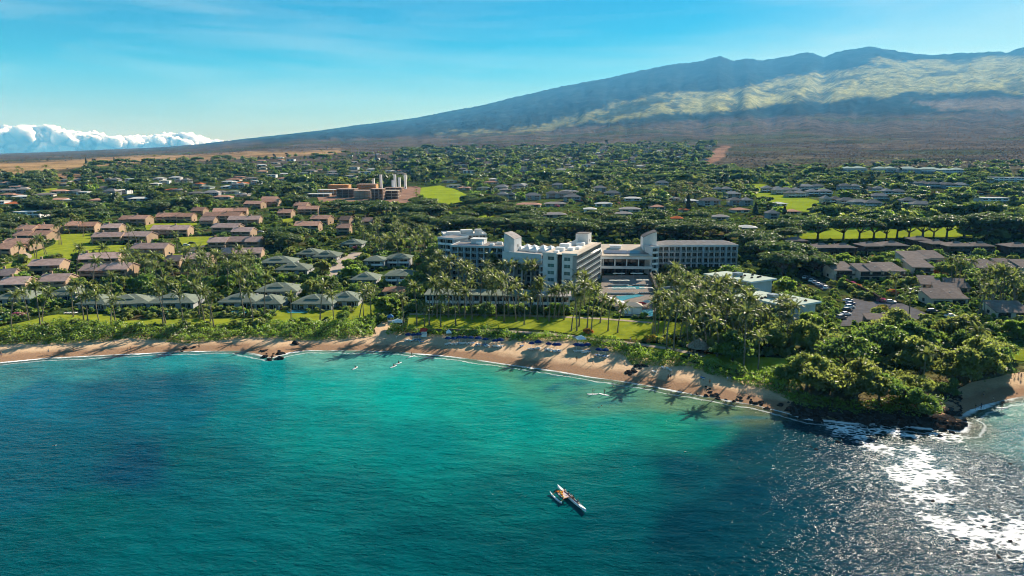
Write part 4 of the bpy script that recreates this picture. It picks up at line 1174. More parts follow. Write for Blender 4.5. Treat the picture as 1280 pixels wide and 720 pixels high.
# ---- middle distance estate behind the hotel
TPL['mid'] = 'garden estate house beyond the dark tree belt, {o} of that estate'
for a in ((621, 644, 249, 'grey'), (645, 675, 259, 'pink'), (657, 676, 250, 'grey'), (680, 708, 272, 'beige'), (681, 707, 258, 'beige'), (683, 716, 248, 'grey'), (690, 704, 236, 'grey'), (700, 722, 242, 'beige'), (640, 655, 237, 'grey'), (646, 660, 233, 'white'), (625, 640, 240, 'beige'),
          (742, 758, 240, 'grey'), (756, 776, 247, 'grey'), (780, 801, 251, 'white'), (776, 801, 265, 'beige'), (744, 765, 258, 'white'), (820, 836, 233, 'grey'), (835, 851, 251, 'beige'), (859, 874, 254, 'white'), (878, 901, 257, 'grey'), (912, 941, 257, 'grey'), (918, 938, 266, 'pink'), (892, 911, 275, 'beige'),
          (840, 853, 277, 'orange'), (851, 861, 266, 'orange'), (908, 926, 248, 'grey'), (895, 915, 242, 'grey'), (730, 745, 265, 'white'), (770, 790, 271, 'beige'), (922, 945, 289, 'white'), (960, 974, 274, 'grey'), (985, 1000, 268, 'pink'), (967, 985, 258, 'white'), (814, 832, 262, 'pink'), (706, 726, 252, 'grey')):
    house(a[0], a[1], a[2], a[3], 'mid', random.Random(a[0]).uniform(-14, 14), detail=1)
# ---- upper town: scattered small houses
rngh = random.Random(4)
FAR_ZONES = [('ft_left', [(0, 222), (90, 226), (170, 226), (330, 218), (330, 250), (180, 252), (20, 258), (0, 262)], 46, 'small {c} house in the upper left town, {o} there'),
             ('ft_mid', [(320, 196), (480, 192), (520, 200), (520, 218), (400, 230), (330, 226)], 34, 'small {c} house above the construction site, {o} there'),
             ('ft_up', [(520, 190), (700, 184), (890, 182), (880, 206), (720, 214), (560, 220)], 50, 'small {c} house on the upper slope left of the firebreak, {o} there'),
             ('ft_gap', [(560, 226), (640, 222), (640, 238), (600, 246), (560, 234)], 8, 'small {c} house beside the round green, {o} there')]
CNAME = {'white': 'white-roofed', 'beige': 'grey-roofed', 'green': 'green-roofed', 'pink': 'pink-roofed', 'orange': 'orange-roofed', 'flatw': 'white flat-roofed', 'grey': 'pale grey'}
for lst, poly, n, tpl in FAR_ZONES:
    P_ = np.array(poly); got = []
    for _ in range(4000):
        if len(got) >= n: break
        x = rngh.uniform(P_[:, 0].min(), P_[:, 0].max()); y = rngh.uniform(P_[:, 1].min(), P_[:, 1].max())
        if poly_sdf(np.array([x]), np.array([y]), poly)[0] < 0: continue
        if any(abs(x - a) < 11 and abs(y - b) < 2.6 for a, b in got): continue
        got.append((x, y))
        s_ = rngh.choice(('white', 'white', 'beige', 'green', 'pink', 'flatw', 'grey', 'beige') + (('orange',) if lst == 'ft_left' else ()))
        p_ = G(x, y); w_ = rngh.uniform(12, 22) / mpp(p_)
        h_ = house(x - w_ / 2, x + w_ / 2, y, s_, lst + s_, rngh.uniform(-20, 20), detail=1, seed=len(got))
        TPL[lst + s_] = tpl.replace('{c}', CNAME[s_])
house(17, 50, 272, 'flatw', None, 0, label='large white flat-roofed house among dark trees at the far left', depth=14)
house(206, 222, 240, 'orange', None, 0, label='white house with bright orange-red roof in the upper left town')
house(-8, 6, 258, 'flatw', None, 0, label='small white block house at the left edge behind the dark trees')
# ------------------------------------------------------------------ the hotel
def at(px, dist):
    """ground point on the bearing of a photograph column at a distance"""
    a, b, c = ray(px, 330); h = math.hypot(a, b)
    x, y = a / h * dist, b / h * dist
    return Vector((x, y, elev1(x, y)))
HOTEL = 'blocks of the shore hotel'
def block(A, B, D, z0, floors, fh, bays, label, wall=M_BLUEW, slab=M_HSLAB, win=WIN, rail=RAIL, roof=M_GREYR, recess=1.7, parapet=0.7, name='hotel_wing', bigbay=None, sides=True):
    """a balconied block: front edge from A to B, built back by D"""
    A = Vector(A); B = Vector(B)
    v = (B - A).xy; W = v.length; yaw = math.atan2(v.y, v.x)
    root = empty(name, (A.x, A.y, z0), yaw)
    tag(root, label, 'hotel', HOTEL)
    H = floors * fh
    MB().box(0.0, recess, -3, W, D, H).build('wall', wall, root)
    MB().box(-.15, 0.3, H + .004, W + .15, D + .15, H + .3).build('roof', roof, root)
    p = MB(); p.box(-.3, -.05, H - .35, W + .3, .28, H + parapet); p.box(-.3, .28, H - .35, -.16, D + .3, H + parapet); p.box(W + .16, .28, H - .35, W + .3, D + .3, H + parapet); p.box(-.16, D + .16, H - .35, W + .16, D + .3, H + parapet)
    p.build('parapet', slab, root)
    bw = W / bays
    pier = MB().box(-.14, 0, -3, .14, recess - .004, H - .36).mesh('pier', slab)
    wide = MB().box(-.5, -.25, -3, .5, recess - .004, H - .36).mesh('pier', wall)
    for k in range(bays + 1):
        inst('pier', wide if bigbay and k % bigbay == 0 else pier, root, (k * bw, 0, 0))
    sl = MB().box(.16, .05, -.2, W - .16, recess - .006, 0.0).mesh('floor_slab', slab)
    for f in range(1, floors):
        inst('floor_slab', sl, root, (0, 0, f * fh))
    for f in range(floors):
        for k in range(bays):
            inst('window', win, root, ((k + .5) * bw, recess - 0.05, f * fh + .08), (0, 0, 0), (bw * .82, 1, fh - .5))
            if f > 0:
                inst('balcony_rail', rail, root, ((k + .5) * bw, .16, f * fh + .01), (0, 0, 0), (bw - .34, 1, 1.0))
    mid = A + Vector((math.cos(yaw), math.sin(yaw), 0)) * W / 2 + Vector((-math.sin(yaw), math.cos(yaw), 0)) * D / 2
    for q in np.linspace(0, 1, max(2, int(W / 8))):
        for q2 in np.linspace(0.1, 0.9, max(2, int(D / 8))):
            c = A.xy + Vector((math.cos(yaw), math.sin(yaw))) * W * q + Vector((-math.sin(yaw), math.cos(yaw))) * D * q2
            DISCS.append((c.x, c.y, 5.5))
    return root
def units(root, items, mat, name='rooftop_unit'):
    for x, y, z, w, d, h in items:
        MB().box(-w / 2, -d / 2, 0, w / 2, d / 2, h).box(-w / 2 + .15, -d / 2 + .15, h, w / 2 - .15, d / 2 - .15, h + .12).build(name, mat, root, (x, y, z))

# left wing and the block behind it
wA = block(at(564, 345), at(629, 338), 17, 7.0, 6, 3.05, 8, 'six-storey blue-shaded balconied hotel wing left of the first white fin', bigbay=2)
z = 6 * 3.05 + .31
units(wA, [(13, 8, z, 3.5, 3, 1.4), (20, 6, z, 2, 2, 1.0), (23, 10, z, 3, 2, 1.2)], M_WHITE)
for i in range(3):
    sp_ = MB().box(-1.6, -1.5, 0.25, 1.6, 1.5, 0.33).box(-1.5, -1.4, 0, -1.35, 1.4, .25).box(1.35, -1.4, 0, 1.5, 1.4, .25).build('solar_panel', M_SOLAR, wA, (4.2 + i * 3.4, 4.2, z), (R(8), 0, 0))
MB().box(0, 0, 0, 7, 6, 2.4).box(-.3, -.3, 2.4, 7.3, 6.3, 2.7).build('penthouse', M_STUCCO, wA, (8, 9, z))
wA0 = block(at(548, 368), at(566, 362), 14, 7.6, 6, 3.2, 2, 'narrow end block with stacked corner balconies at the far left of the hotel', wall=M_GREYW, rail=RAIL_W)
wAb = block(at(556, 395), at(608, 398), 16, 8.6, 5, 3.3, 6, 'rear hotel block with white stepped roofs behind the left wing', wall=M_GREYW, roof=M_WHITER)
units(wAb, [(6, 6, 16.82, 8, 6, 1.2), (14, 8, 16.82, 7, 6, 1.9), (20.5, 5, 16.82, 4, 4, 2.4)], M_WHITER, 'penthouse')
# white fins
def fin(px0, px1, dist, D, prof, label, z0=6.5, yaw=0.0):
    A = at(px0, dist); B = at(px1, dist); W = (B - A).length
    root = empty('hotel_tower', (A.x, A.y, z0), math.atan2(B.y - A.y, B.x - A.x) + R(yaw)); tag(root, label, 'tower', HOTEL)
    pts = [(x * W, zz) for x, zz in prof]
    MB().prism([(0, -3), (W, -3)] + [p_ for p_ in reversed(pts)], 0, D).build('wall', M_STUCCO, root)
    cap = MB()
    for (xa, za), (xb, zb) in zip(pts[:-1], pts[1:]):
        cap.add([(xa, -.25, za + .01), (xb, -.25, zb + .01), (xb, D + .25, zb + .01), (xa, D + .25, za + .01), (xa, -.25, za + .3), (xb, -.25, zb + .3), (xb, D + .25, zb + .3), (xa, D + .25, za + .3)],
                [(3, 2, 1, 0), (4, 5, 6, 7), (0, 1, 5, 4), (1, 2, 6, 5), (2, 3, 7, 6), (3, 0, 4, 7)])
    cap.build('roof', M_GREYR, root)
    for q in range(3):
        inst('window', WIN, root, (W + .03, D * .5, prof[-1][1] - 4.2 - 3.2 * q), (0, 0, R(90)), (1.2, 1, 1.4))
    return root
def arc(x0, z0, x1, z1, bulge, n=6):
    return [(x0 + (x1 - x0) * i / n, z0 + (z1 - z0) * (i / n) + bulge * math.sin(math.pi * i / n)) for i in range(n + 1)]
fin(630, 644, 336, 9, arc(0, 26.2, 1, 23.4, 0.25), 'first tall white fin tower with a curved sloping top beside the left wing', yaw=-24)
fin(719, 735, 346, 7, [(0, 25.0), (1, 25.2)], 'square white fin tower rising behind the front wing roof', yaw=-14)
fin(803, 820, 376, 9, arc(0, 19.2, 1, 22.4, 0.3), 'white fin tower with curved top rising to the right beside the lobby', z0=7.5, yaw=10)
# low curved screen sweeping up to the second fin
A = at(702, 340)
MB().prism([(0, 0), (8, 0), (8, 5.2)] + [(8 - 8 * t, 5.2 - 4.6 * t ** 0.6) for t in (.2, .4, .6, .8, 1)], 0, 0.8).build('curved_screen', M_STUCCO, None, (A.x, A.y, 25.5))
tag(bpy.data.objects['curved_screen'], 'low white curved screen wall sweeping up to the square fin tower', 'wall')
# centre block with a deep fascia over a tall recess
A, B = at(629, 332), at(676, 322); W = (B - A).length
root = empty('hotel_block', (A.x, A.y, 6.4), math.atan2(B.y - A.y, B.x - A.x)); tag(root, 'central hotel block with white fascia over a tall dark columned recess and tent roofs', 'hotel', HOTEL)
MB().box(0, 4, -3, W, 30, 17.0).build('wall', M_GREYW, root)
MB().box(-.2, .3, 17.004, W + .2, 30.2, 17.35).build('roof', M_GREYR, root)
MB().box(-.25, -.3, 12.6, W + .25, .28, 18.0).build('fascia', M_STUCCO, root)
MB().box(-.2, .29, 12.7, W + .2, 3.99, 13.0).build('soffit', M_WHITE, root)
for k in range(5):
    MB().box(-.35, 0, -3, .35, .7, 12.58).build('column', M_STUCCO, root, (.8 + k * (W - 1.6) / 4, .2, 0))
for f in range(4):
    for k in range(4):
        inst('window', WIN, root, ((k + .5) * W / 4, 3.95, f * 3.2 + .1), (0, 0, 0), (W / 4 * .8, 1, 2.6))
M_TENT = surf('tent_canvas', (0.78, 0.77, 0.74), 0.8, 0.06, 0.5)
rngt = random.Random(3)
for i in range(11):
    x_ = 3 + (i % 6) * 4.4 + rngt.uniform(-.5, .5); y_ = 12 + (i // 6) * 7 + rngt.uniform(-1, 1)
    b = MB(); b.add([(-2.2, -2.6, 0), (2.2, -2.6, 0), (2.2, 2.6, 0), (-2.2, 2.6, 0), (-2.2, -2.6, 1.0), (2.2, -2.6, 1.0), (2.2, 2.6, 1.0), (-2.2, 2.6, 1.0), (0, 0, 2.5)],
                    [(3, 2, 1, 0), (0, 1, 5, 4), (1, 2, 6, 5), (2, 3, 7, 6), (3, 0, 4, 7), (4, 5, 8), (5, 6, 8), (6, 7, 8), (7, 4, 8)])
    b.build('roof_tent', M_TENT, root, (x_, y_, 17.36))
for q in range(4): DISCS.append((A.x + W * q / 3, A.y + 12, 9))
# front wing: two white end walls, a dark slot, long balconied right side
c0 = at(720, 305); dirb = (at(750, 352) - c0).xy; DD = dirb.length; dirb.normalize(); ex = Vector((dirb.y, -dirb.x))
A = c0.xy - ex * 15.8
root = empty('hotel_wing', (A.x, A.y, 5.8), math.atan2(ex.y, ex.x)); tag(root, 'tall front hotel wing with two windowed white end walls and a long balconied side', 'hotel', HOTEL)
H = 20.4
MB().box(0, .5, -3, 6.6, DD, H).build('wall', M_STUCCO, root)
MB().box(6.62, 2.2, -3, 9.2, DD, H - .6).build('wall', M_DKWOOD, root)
MB().box(9.22, 0, -3, 14.2, DD, H).build('wall', M_STUCCO, root)
MB().box(-.2, .6, H + .004, 14.0, DD + .2, H + .3).build('roof', M_BEIGE, root)
MB().box(14.05, 0, H + .004, 16.4, DD + .2, H + .28).build('roof_edge', M_BEIGE, root)
pr = MB(); pr.box(-.2, .2, H - .02, 6.6, .58, H + .9); pr.box(9.22, -.2, H - .02, 16.4, -.002, H + .9); pr.build('parapet', M_STUCCO, root)
for f in range(6):
    zz = f * 3.3 + 1.3
    inst('window', WIN_G, root, (3.9, .46, zz), (0, 0, 0), (3.2, 1, 1.7))
    inst('window', WIN_G, root, (11.7, -.04, zz), (0, 0, 0), (3.0, 1, 1.7))
nb = 13; bw = DD / nb
sl = MB().box(14.21, .1, -.24, 16.2, DD, 0.0).mesh('floor_slab', M_STUCCO)
dv = MB().box(14.21, -.1, -3, 16.0, .1, H - .3).mesh('divider', M_GREYW)
for f in range(1, 7): inst('floor_slab', sl, root, (0, 0, f * 2.92))
for k in range(nb + 1): inst('divider', dv, root, (0, k * bw + .1 * (k == 0), 0))
for f in range(7):
    for k in range(nb):
        inst('window', WIN_D, root, (14.24, (k + .5) * bw, f * 2.92 + .05), (0, 0, R(90)), (bw * .86, 1, 2.4))
        if f > 0: inst('balcony_rail', RAIL, root, (16.1, (k + .5) * bw, f * 2.92), (0, 0, R(90)), (bw - .26, 1, 1.0))
sl2 = MB().box(-1.6, .6, -.24, -.004, 8, 0).mesh('side_balcony', M_STUCCO)
for f in range(1, 7): inst('side_balcony', sl2, root, (0, 0, f * 2.92))
units(root, [(5, 12, H + .3, 4, 3, 1.5), (9, 16, H + .3, 3, 4, 1.1), (4, 24, H + .3, 5, 4, 1.8), (11, 22, H + .3, 2.5, 6, .9), (9, 34, H + .3, 4, 3, 1.4), (5, 6, H + .3, 2, 2, .8)], M_WHITE)
for q in np.linspace(0, 1, 6):
    c = A + ex * 8 + dirb * DD * q; DISCS.append((c.x, c.y, 10))
# lobby
A, B = at(752, 362), at(815, 364); W = (B - A).length
root = empty('hotel_lobby', (A.x, A.y, 7.2), math.atan2(B.y - A.y, B.x - A.x)); tag(root, 'open-fronted hotel lobby with dark solar roof and white balcony band', 'hotel', HOTEL)
MB().box(0, 7, -3, W, 25, 11.0).build('wall', M_DKWOOD, root)
b = MB(); shed_roof(b, 0, W, 0, 25, 11.0, 2.6, 0.8, .4); b.build('roof', M_BEIGE, root)
for i in range(2):
    MB().box(-6.2, -3.6, 0.0, 6.2, 3.6, .1).build('solar_panel', M_SOLAR, root, (7.6 + 12.8 * i, 6.5, 12.3), (math.atan(2.6 / 25), 0, 0))
MB().box(-3, -1.5, 0, 3, 1.5, 1.4).box(-3.3, -1.8, 1.4, 3.3, 1.8, 1.7).build('roof_monitor', M_WHITE, root, (8, 17, 13.0))
MB().box(-.5, -.5, 9.5, W + .5, -.1, 10.9).build('fascia', M_STUCCO, root)
MB().box(-.3, -.6, 4.3, W + .3, .1, 5.7).build('balcony_band', M_STUCCO, root)
MB().box(-.2, .11, 4.3, W + .2, 6.99, 4.6).build('floor_slab', M_CONC, root)
for k in range(5):
    MB().box(-.3, 0, 4.62, .3, .6, 10.6).build('column', M_STUCCO, root, (.8 + k * (W - 1.6) / 4, .4, 0))
    MB().box(-.4, 0, -3, .4, .8, 4.28).build('column', M_DKWOOD, root, (.8 + k * (W - 1.6) / 4, .6, 0))
for f, hh in ((0, 3.6), (1, 4.8)):
    for k in range(7): inst('window', WIN_D, root, ((k + .5) * W / 7, 6.95, f * 4.7 + .1), (0, 0, 0), (W / 7 * .9, 1, hh))
MB().box(-.4, -.3, -3, 0, 26, 13.4).build('end_wall', M_STUCCO, root)
for q in range(4): DISCS.append((A.x + W * q / 3, A.y + 10, 9))
# right wing
wH = block(at(822, 385), at(921, 398), 16, 8.0, 4, 3.25, 14, 'four-storey blue-shaded balconied hotel wing right of the lobby', bigbay=4, roof=M_BEIGE)
b = MB(); hip_roof(b, 0.5, 45, 2.5, 15, 13.32, 1.8, .3); b.build('upper_roof', M_GREYR, wH)
st_ = block(at(815, 364), at(823, 366), 8, 7.8, 5, 3.0, 1, 'narrow stair block with stacked white landings right of the lobby', wall=M_STUCCO, rail=RAIL_W)

def pavilion(cx, cy, z0, yaw, Wd, Dp, h, label):
    root = empty('pavilion', (cx, cy, z0), yaw); tag(root, label, 'pavilion', 'flat-roofed pavilions right of the hotel')
    MB().box(.8, .8, -3, Wd - .8, Dp * .58, h - .5).build('wall', M_STUCCO, root)
    MB().box(1.6, Dp * .58 + .01, -3, Wd - 1.6, Dp - 1, h - 1.0).build('wall', M_BLUEW, root)
    MB().box(-.6, -.6, h - .45, Wd + .6, Dp * .62, h + .05).build('roof', M_PALER, root)
    MB().box(-.4, Dp * .62 + .01, h - .95, Wd - .6, Dp + .4, h - .5).build('roof', M_PALER, root)
    MB().box(-.66, -.66, h - .6, Wd + .66, -.605, h + .12).box(-.66, -.604, h - .6, -.605, Dp * .62, h + .12).box(Wd + .605, -.604, h - .6, Wd + .66, Dp * .62, h + .12).build('fascia', M_WHITE, root)
    for k in range(8):
        MB().box(-.18, -.18, -3, .18, .18, h - (.47 if k < 5 else .97)).build('column', M_STUCCO, root, (0, .2 + k * (Dp - .6) / 7, 0))
    for k in range(6):
        inst('window', WIN, root, (.76 if k < 4 else 1.56, 2.5 + k * (Dp - 4) / 6, .2), (0, 0, R(-90)), (3.2, 1, 2.8))
        inst('window', WIN_D, root, (.76 if k < 4 else 1.56, 2.5 + k * (Dp - 4) / 6, 3.6), (0, 0, R(-90)), (3.2, 1, 2.2))
    MB().box(-1.8, -1.6, 0, 1.8, 1.6, 1.3).box(-2, -1.8, 1.3, 2, 1.8, 1.45).build('rooftop_unit', M_BLUEW, root, (Wd * .45, Dp * .5, h + .052))
    rg = random.Random(int(cx))
    for k in range(7):
        MB().box(-.5, -.4, 0, .5, .4, .5).box(-.2, -.2, .5, .2, .2, .7).build('roof_vent', M_DKWOOD, root, (rg.uniform(2, Wd - 2), rg.uniform(2, Dp * .55), h + .052))
    for a in (.2, .5, .8):
        for b_ in (.2, .5, .8):
            v = Vector((Wd * a, Dp * b_)); c_, s_ = math.cos(yaw), math.sin(yaw)
            DISCS.append((cx + v.x * c_ - v.y * s_, cy + v.x * s_ + v.y * c_, 6))
    return root
pavilion(106.0, 256.0, 5.4, R(30), 18, 28, 8.2, 'nearer white pavilion with flat pale green roof and slim columns')
pavilion(107.0, 301.6, 6.6, R(30), 16, 28, 8.2, 'farther white pavilion with flat pale green roof beside the hotel wing')
SCREENS += [(876, 329, 966, 350, 326), (924, 351, 1016, 376, 292)]
SCREENS += [(562, 300, 632, 326, 330), (628, 290, 740, 338, 296), (676, 318, 750, 350, 296), (752, 303, 816, 343, 330), (818, 300, 922, 326, 370), (752, 344, 812, 374, 270)]

# low shorefront wing with columns
def low_wing(pxa, pxb, pyb, h, bays, label, roof):
    A, B = G(pxa, pyb), G(pxb, pyb); W = (B - A).length
    root = empty('hotel_wing', (A.x, A.y, (A.z + B.z) / 2), math.atan2(B.y - A.y, B.x - A.x)); tag(root, label, 'hotel', HOTEL)
    MB().box(0, 2.2, -3, W, 13, h).build('wall', M_BLUEW, root)
    b = MB(); hip_roof(b, 0, W, 0, 13, h, 1.1, .6, .35); b.build('roof', roof, root)
    sl_ = MB().box(.1, .1, -.22, W - .1, 2.19, 0).build('floor_slab', M_WHITE, root, (0, 0, h / 2))
    for k in range(bays + 1):
        MB().box(-.25, 0, -3, .25, .5, h - .01).build('column', M_HSLAB, root, (.25 + k * (W - .5) / bays, 0, 0))
    for f in range(2):
        for k in range(bays):
            inst('window', WIN, root, ((k + .5) * W / bays, 2.15, f * h / 2 + .1), (0, 0, 0), (W / bays * .8, 1, h / 2 - .6))
            if f: inst('balcony_rail', RAIL_W, root, ((k + .5) * W / bays, .3, f * h / 2 + .01), (0, 0, 0), (W / bays - .55, 1, .95))
    for q in np.linspace(0, 1, 6): DISCS.append((A.x + (B.x - A.x) * q, A.y + 6, 6.5))
    for q in range(2): FRONTS.append(((A + B) / 2, W, math.atan2(B.y - A.y, B.x - A.x), 2))
    return root
low_wing(532, 600, 388, 6.6, 8, 'low two-storey shorefront hotel wing with green roof left behind lawn palms', M_GREENR)
low_wing(603, 662, 389, 6.6, 7, 'low two-storey shorefront hotel wing with green roof in the middle of the lawn edge', M_GREENR)
low_wing(666, 712, 390, 6.6, 5, 'low shorefront hotel wing with white columns below the front tower wing', M_GREYR)

# ---- building site with concrete frames and lift shafts
M_SITE = surf('raw_blockwork', (0.44, 0.33, 0.27), 0.9, 0.2, 0.4)
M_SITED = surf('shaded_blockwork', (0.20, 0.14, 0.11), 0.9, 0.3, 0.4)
def site_frame(px0, px1, pyb, floors, D, label, mat=M_SITE, cover=None):
    A, B = G(px0, pyb), G(px1, pyb); W = (B - A).length
    root = empty('concrete_frame', (A.x, A.y, A.z), 0); tag(root, label, 'building', 'unfinished buildings on the construction site')
    for f in range(floors + 1):
        MB().box(0, 0, f * 3.3 - .35, W, D, f * 3.3).build('floor_slab', mat, root)
    nc = max(3, int(W / 6))
    for k in range(nc + 1):
        MB().box(-.3, .2, 0, .3, .8, floors * 3.3 - .36).build('column', mat, root, (.4 + k * (W - .8) / nc, 0, 0))
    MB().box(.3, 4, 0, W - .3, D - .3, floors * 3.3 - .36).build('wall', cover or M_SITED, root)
    DISCS.append((A.x + W / 2, A.y + D / 2, W / 2 + 3))
    return root
site_frame(420, 444, 247, 3, 20, 'grey unfinished concrete frame at the left of the construction site')
site_frame(442, 463, 249, 3, 18, 'shaded concrete frame in the middle front of the construction site', cover=M_BEIGE)
site_frame(463, 479, 251, 4, 18, 'dark four-floor concrete frame at the front of the construction site')
site_frame(473, 498, 249, 3, 18, 'striped concrete frame with pale slab edges at the right of the construction site', mat=M_BEIGE)
site_frame(446, 470, 240, 3, 20, 'rear concrete frame behind the middle of the construction site', cover=M_ORANGEW)
site_frame(480, 502, 241, 2, 20, 'low rear concrete frame under the lift shafts')
site_frame(410, 436, 241, 3, 18, 'orange sheathed building on the left of the construction site', mat=M_ORANGEW, cover=M_ORANGEW)
site_frame(397, 424, 244, 2, 16, 'low orange building with a wide white roof left of the construction site', mat=M_WHITER, cover=M_ORANGEW)
site_frame(383, 412, 246, 1, 14, 'single-storey building under a flat white roof at the site edge', mat=M_WHITER, cover=M_TAN)
TPL['shaft'] = 'pale concrete lift shaft standing tall on the construction site, {o} of the shafts'
for a in ((467, 236, 11), (476.5, 237, 17), (494, 238, 18), (499.5, 238, 14), (507, 236, 16), (491.5, 240, 12)):
    p = G(a[0], a[1]); root = empty('lift_shaft', p); root['category'] = 'shaft'
    MB().box(-1.5, -1.5, -1, 1.5, 1.5, a[2] + 3).build('wall', M_WHITE, root)
    MB().box(-1.7, -1.7, a[2] + 3.003, 1.7, 1.7, a[2] + 3.4).build('cap', M_CONC, root)
    MB().box(-.5, -1.56, 1, .5, -1.503, 3.2).build('door', M_DARK, root)
    root['group'] = 'lift shafts on the construction site'
    PLACED.append((root, 'shaft', proj(p[0], p[1], p[2])))
SCREENS += [(383, 228, 512, 250, 900)]
# ------------------------------------------------------------------ ground sheets
M_LAWN = surf('lawn_grass', (0.235, 0.265, 0.026), 0.95, 0.25, 0.16, 0.5, 6.0, col2=(0.135, 0.175, 0.020))
M_GOLF = surf('golf_grass', (0.235, 0.300, 0.026), 0.95, 0.2, 0.05, 0.3, 3.0)
M_ASPH = surf('asphalt', (0.13, 0.125, 0.13), 0.9, 0.2, 0.4, 0.3, 8.0)
M_DRIVE = surf('pale_drive', (0.42, 0.345, 0.285), 0.9, 0.16, 0.5, 0.2, 6.0)
M_DECK = surf('pool_deck_stone', (0.27, 0.235, 0.205), 0.85, 0.2, 1.0)
M_DIRT = surf('bare_earth', (0.27, 0.165, 0.12), 0.95, 0.3, 0.08)
M_POOL = surf('pool_water', (0.05, 0.22, 0.26), 0.08, 0.12, 0.8, 0.3, 3.0)
M_PATH = surf('lawn_path', (0.40, 0.33, 0.25), 0.9, 0.15, 0.8)
def sandmat():
    m, N, L, out = nmat('beach_sand')
    b = N('ShaderNodeBsdfDiffuse')
    g = N('ShaderNodeNewGeometry'); sx = N('ShaderNodeSeparateXYZ'); L(g.outputs['Position'], sx.inputs['Vector'])
    n1 = N('ShaderNodeTexNoise', {'Scale': 0.16, 'Detail': 6.0, 'Roughness': 0.65}); L(g.outputs['Position'], n1.inputs['Vector'])
    n2 = N('ShaderNodeTexNoise', {'Scale': 1.7, 'Detail': 5.0, 'Roughness': 0.7}); L(g.outputs['Position'], n2.inputs['Vector'])
    ad = N('ShaderNodeMath', operation='MULTIPLY_ADD'); L(n1.outputs['Fac'], ad.inputs[0]); ad.inputs[1].default_value = -1.1; L(sx.outputs['Z'], ad.inputs[2])
    mr = N('ShaderNodeMapRange', {'From Min': 0.15, 'From Max': 0.75}); L(ad.outputs['Value'], mr.inputs['Value'])
    cr = N('ShaderNodeMixRGB', {'Color1': (0.28, 0.175, 0.110, 1), 'Color2': (0.54, 0.385, 0.245, 1)}); L(mr.outputs['Result'], cr.inputs['Fac'])
    m2 = N('ShaderNodeMapRange', {'From Min': 0.3, 'From Max': 0.75, 'To Min': 0.82, 'To Max': 1.14}); L(n2.outputs['Fac'], m2.inputs['Value'])
    ml = N('ShaderNodeMixRGB', {'Fac': 1.0}, blend_type='MULTIPLY'); L(cr.outputs['Color'], ml.inputs['Color1']); L(m2.outputs['Result'], ml.inputs['Color2'])
    L(ml.outputs['Color'], b.inputs['Color'])
    bp = N('ShaderNodeBump', {'Strength': 0.7, 'Distance': 0.25}); L(n2.outputs['Fac'], bp.inputs['Height']); L(bp.outputs['Normal'], b.inputs['Normal'])
    L(b.outputs['BSDF'], out.inputs['Surface'])
    return m
M_SAND = sandmat()
drape('beach', [(-70, 432), (0, 430), (60, 427), (130, 424), (160, 420), (232, 426), (320, 419), (357, 422), (427, 421), (470, 418), (468, 411), (478, 402), (494, 402), (487, 414), (520, 417), (570, 419), (640, 423), (715, 422), (735, 428), (780, 438), (792, 447), (860, 452), (882, 459), (914, 470), (937, 476), (961, 483), (985, 495), (1003, 516),
                (1003, 528), (978, 522), (945, 513), (905, 506), (870, 500), (830, 492), (740, 478), (640, 462), (560, 451), (500, 446), (440, 444), (385, 444), (340, 453), (240, 445), (150, 450), (60, 456), (-70, 466)], M_SAND, 2.5, 0.14, 'curving strip of tan sand, darker and wet along the waterline')
drape('beach', [(1178, 532), (1170, 515), (1190, 490), (1215, 478), (1260, 468), (1330, 460), (1330, 500), (1283, 501), (1252, 507), (1228, 513), (1208, 521), (1196, 531)], M_SAND, 2.0, 0.14, 'small sandy cove right of the wooded point')
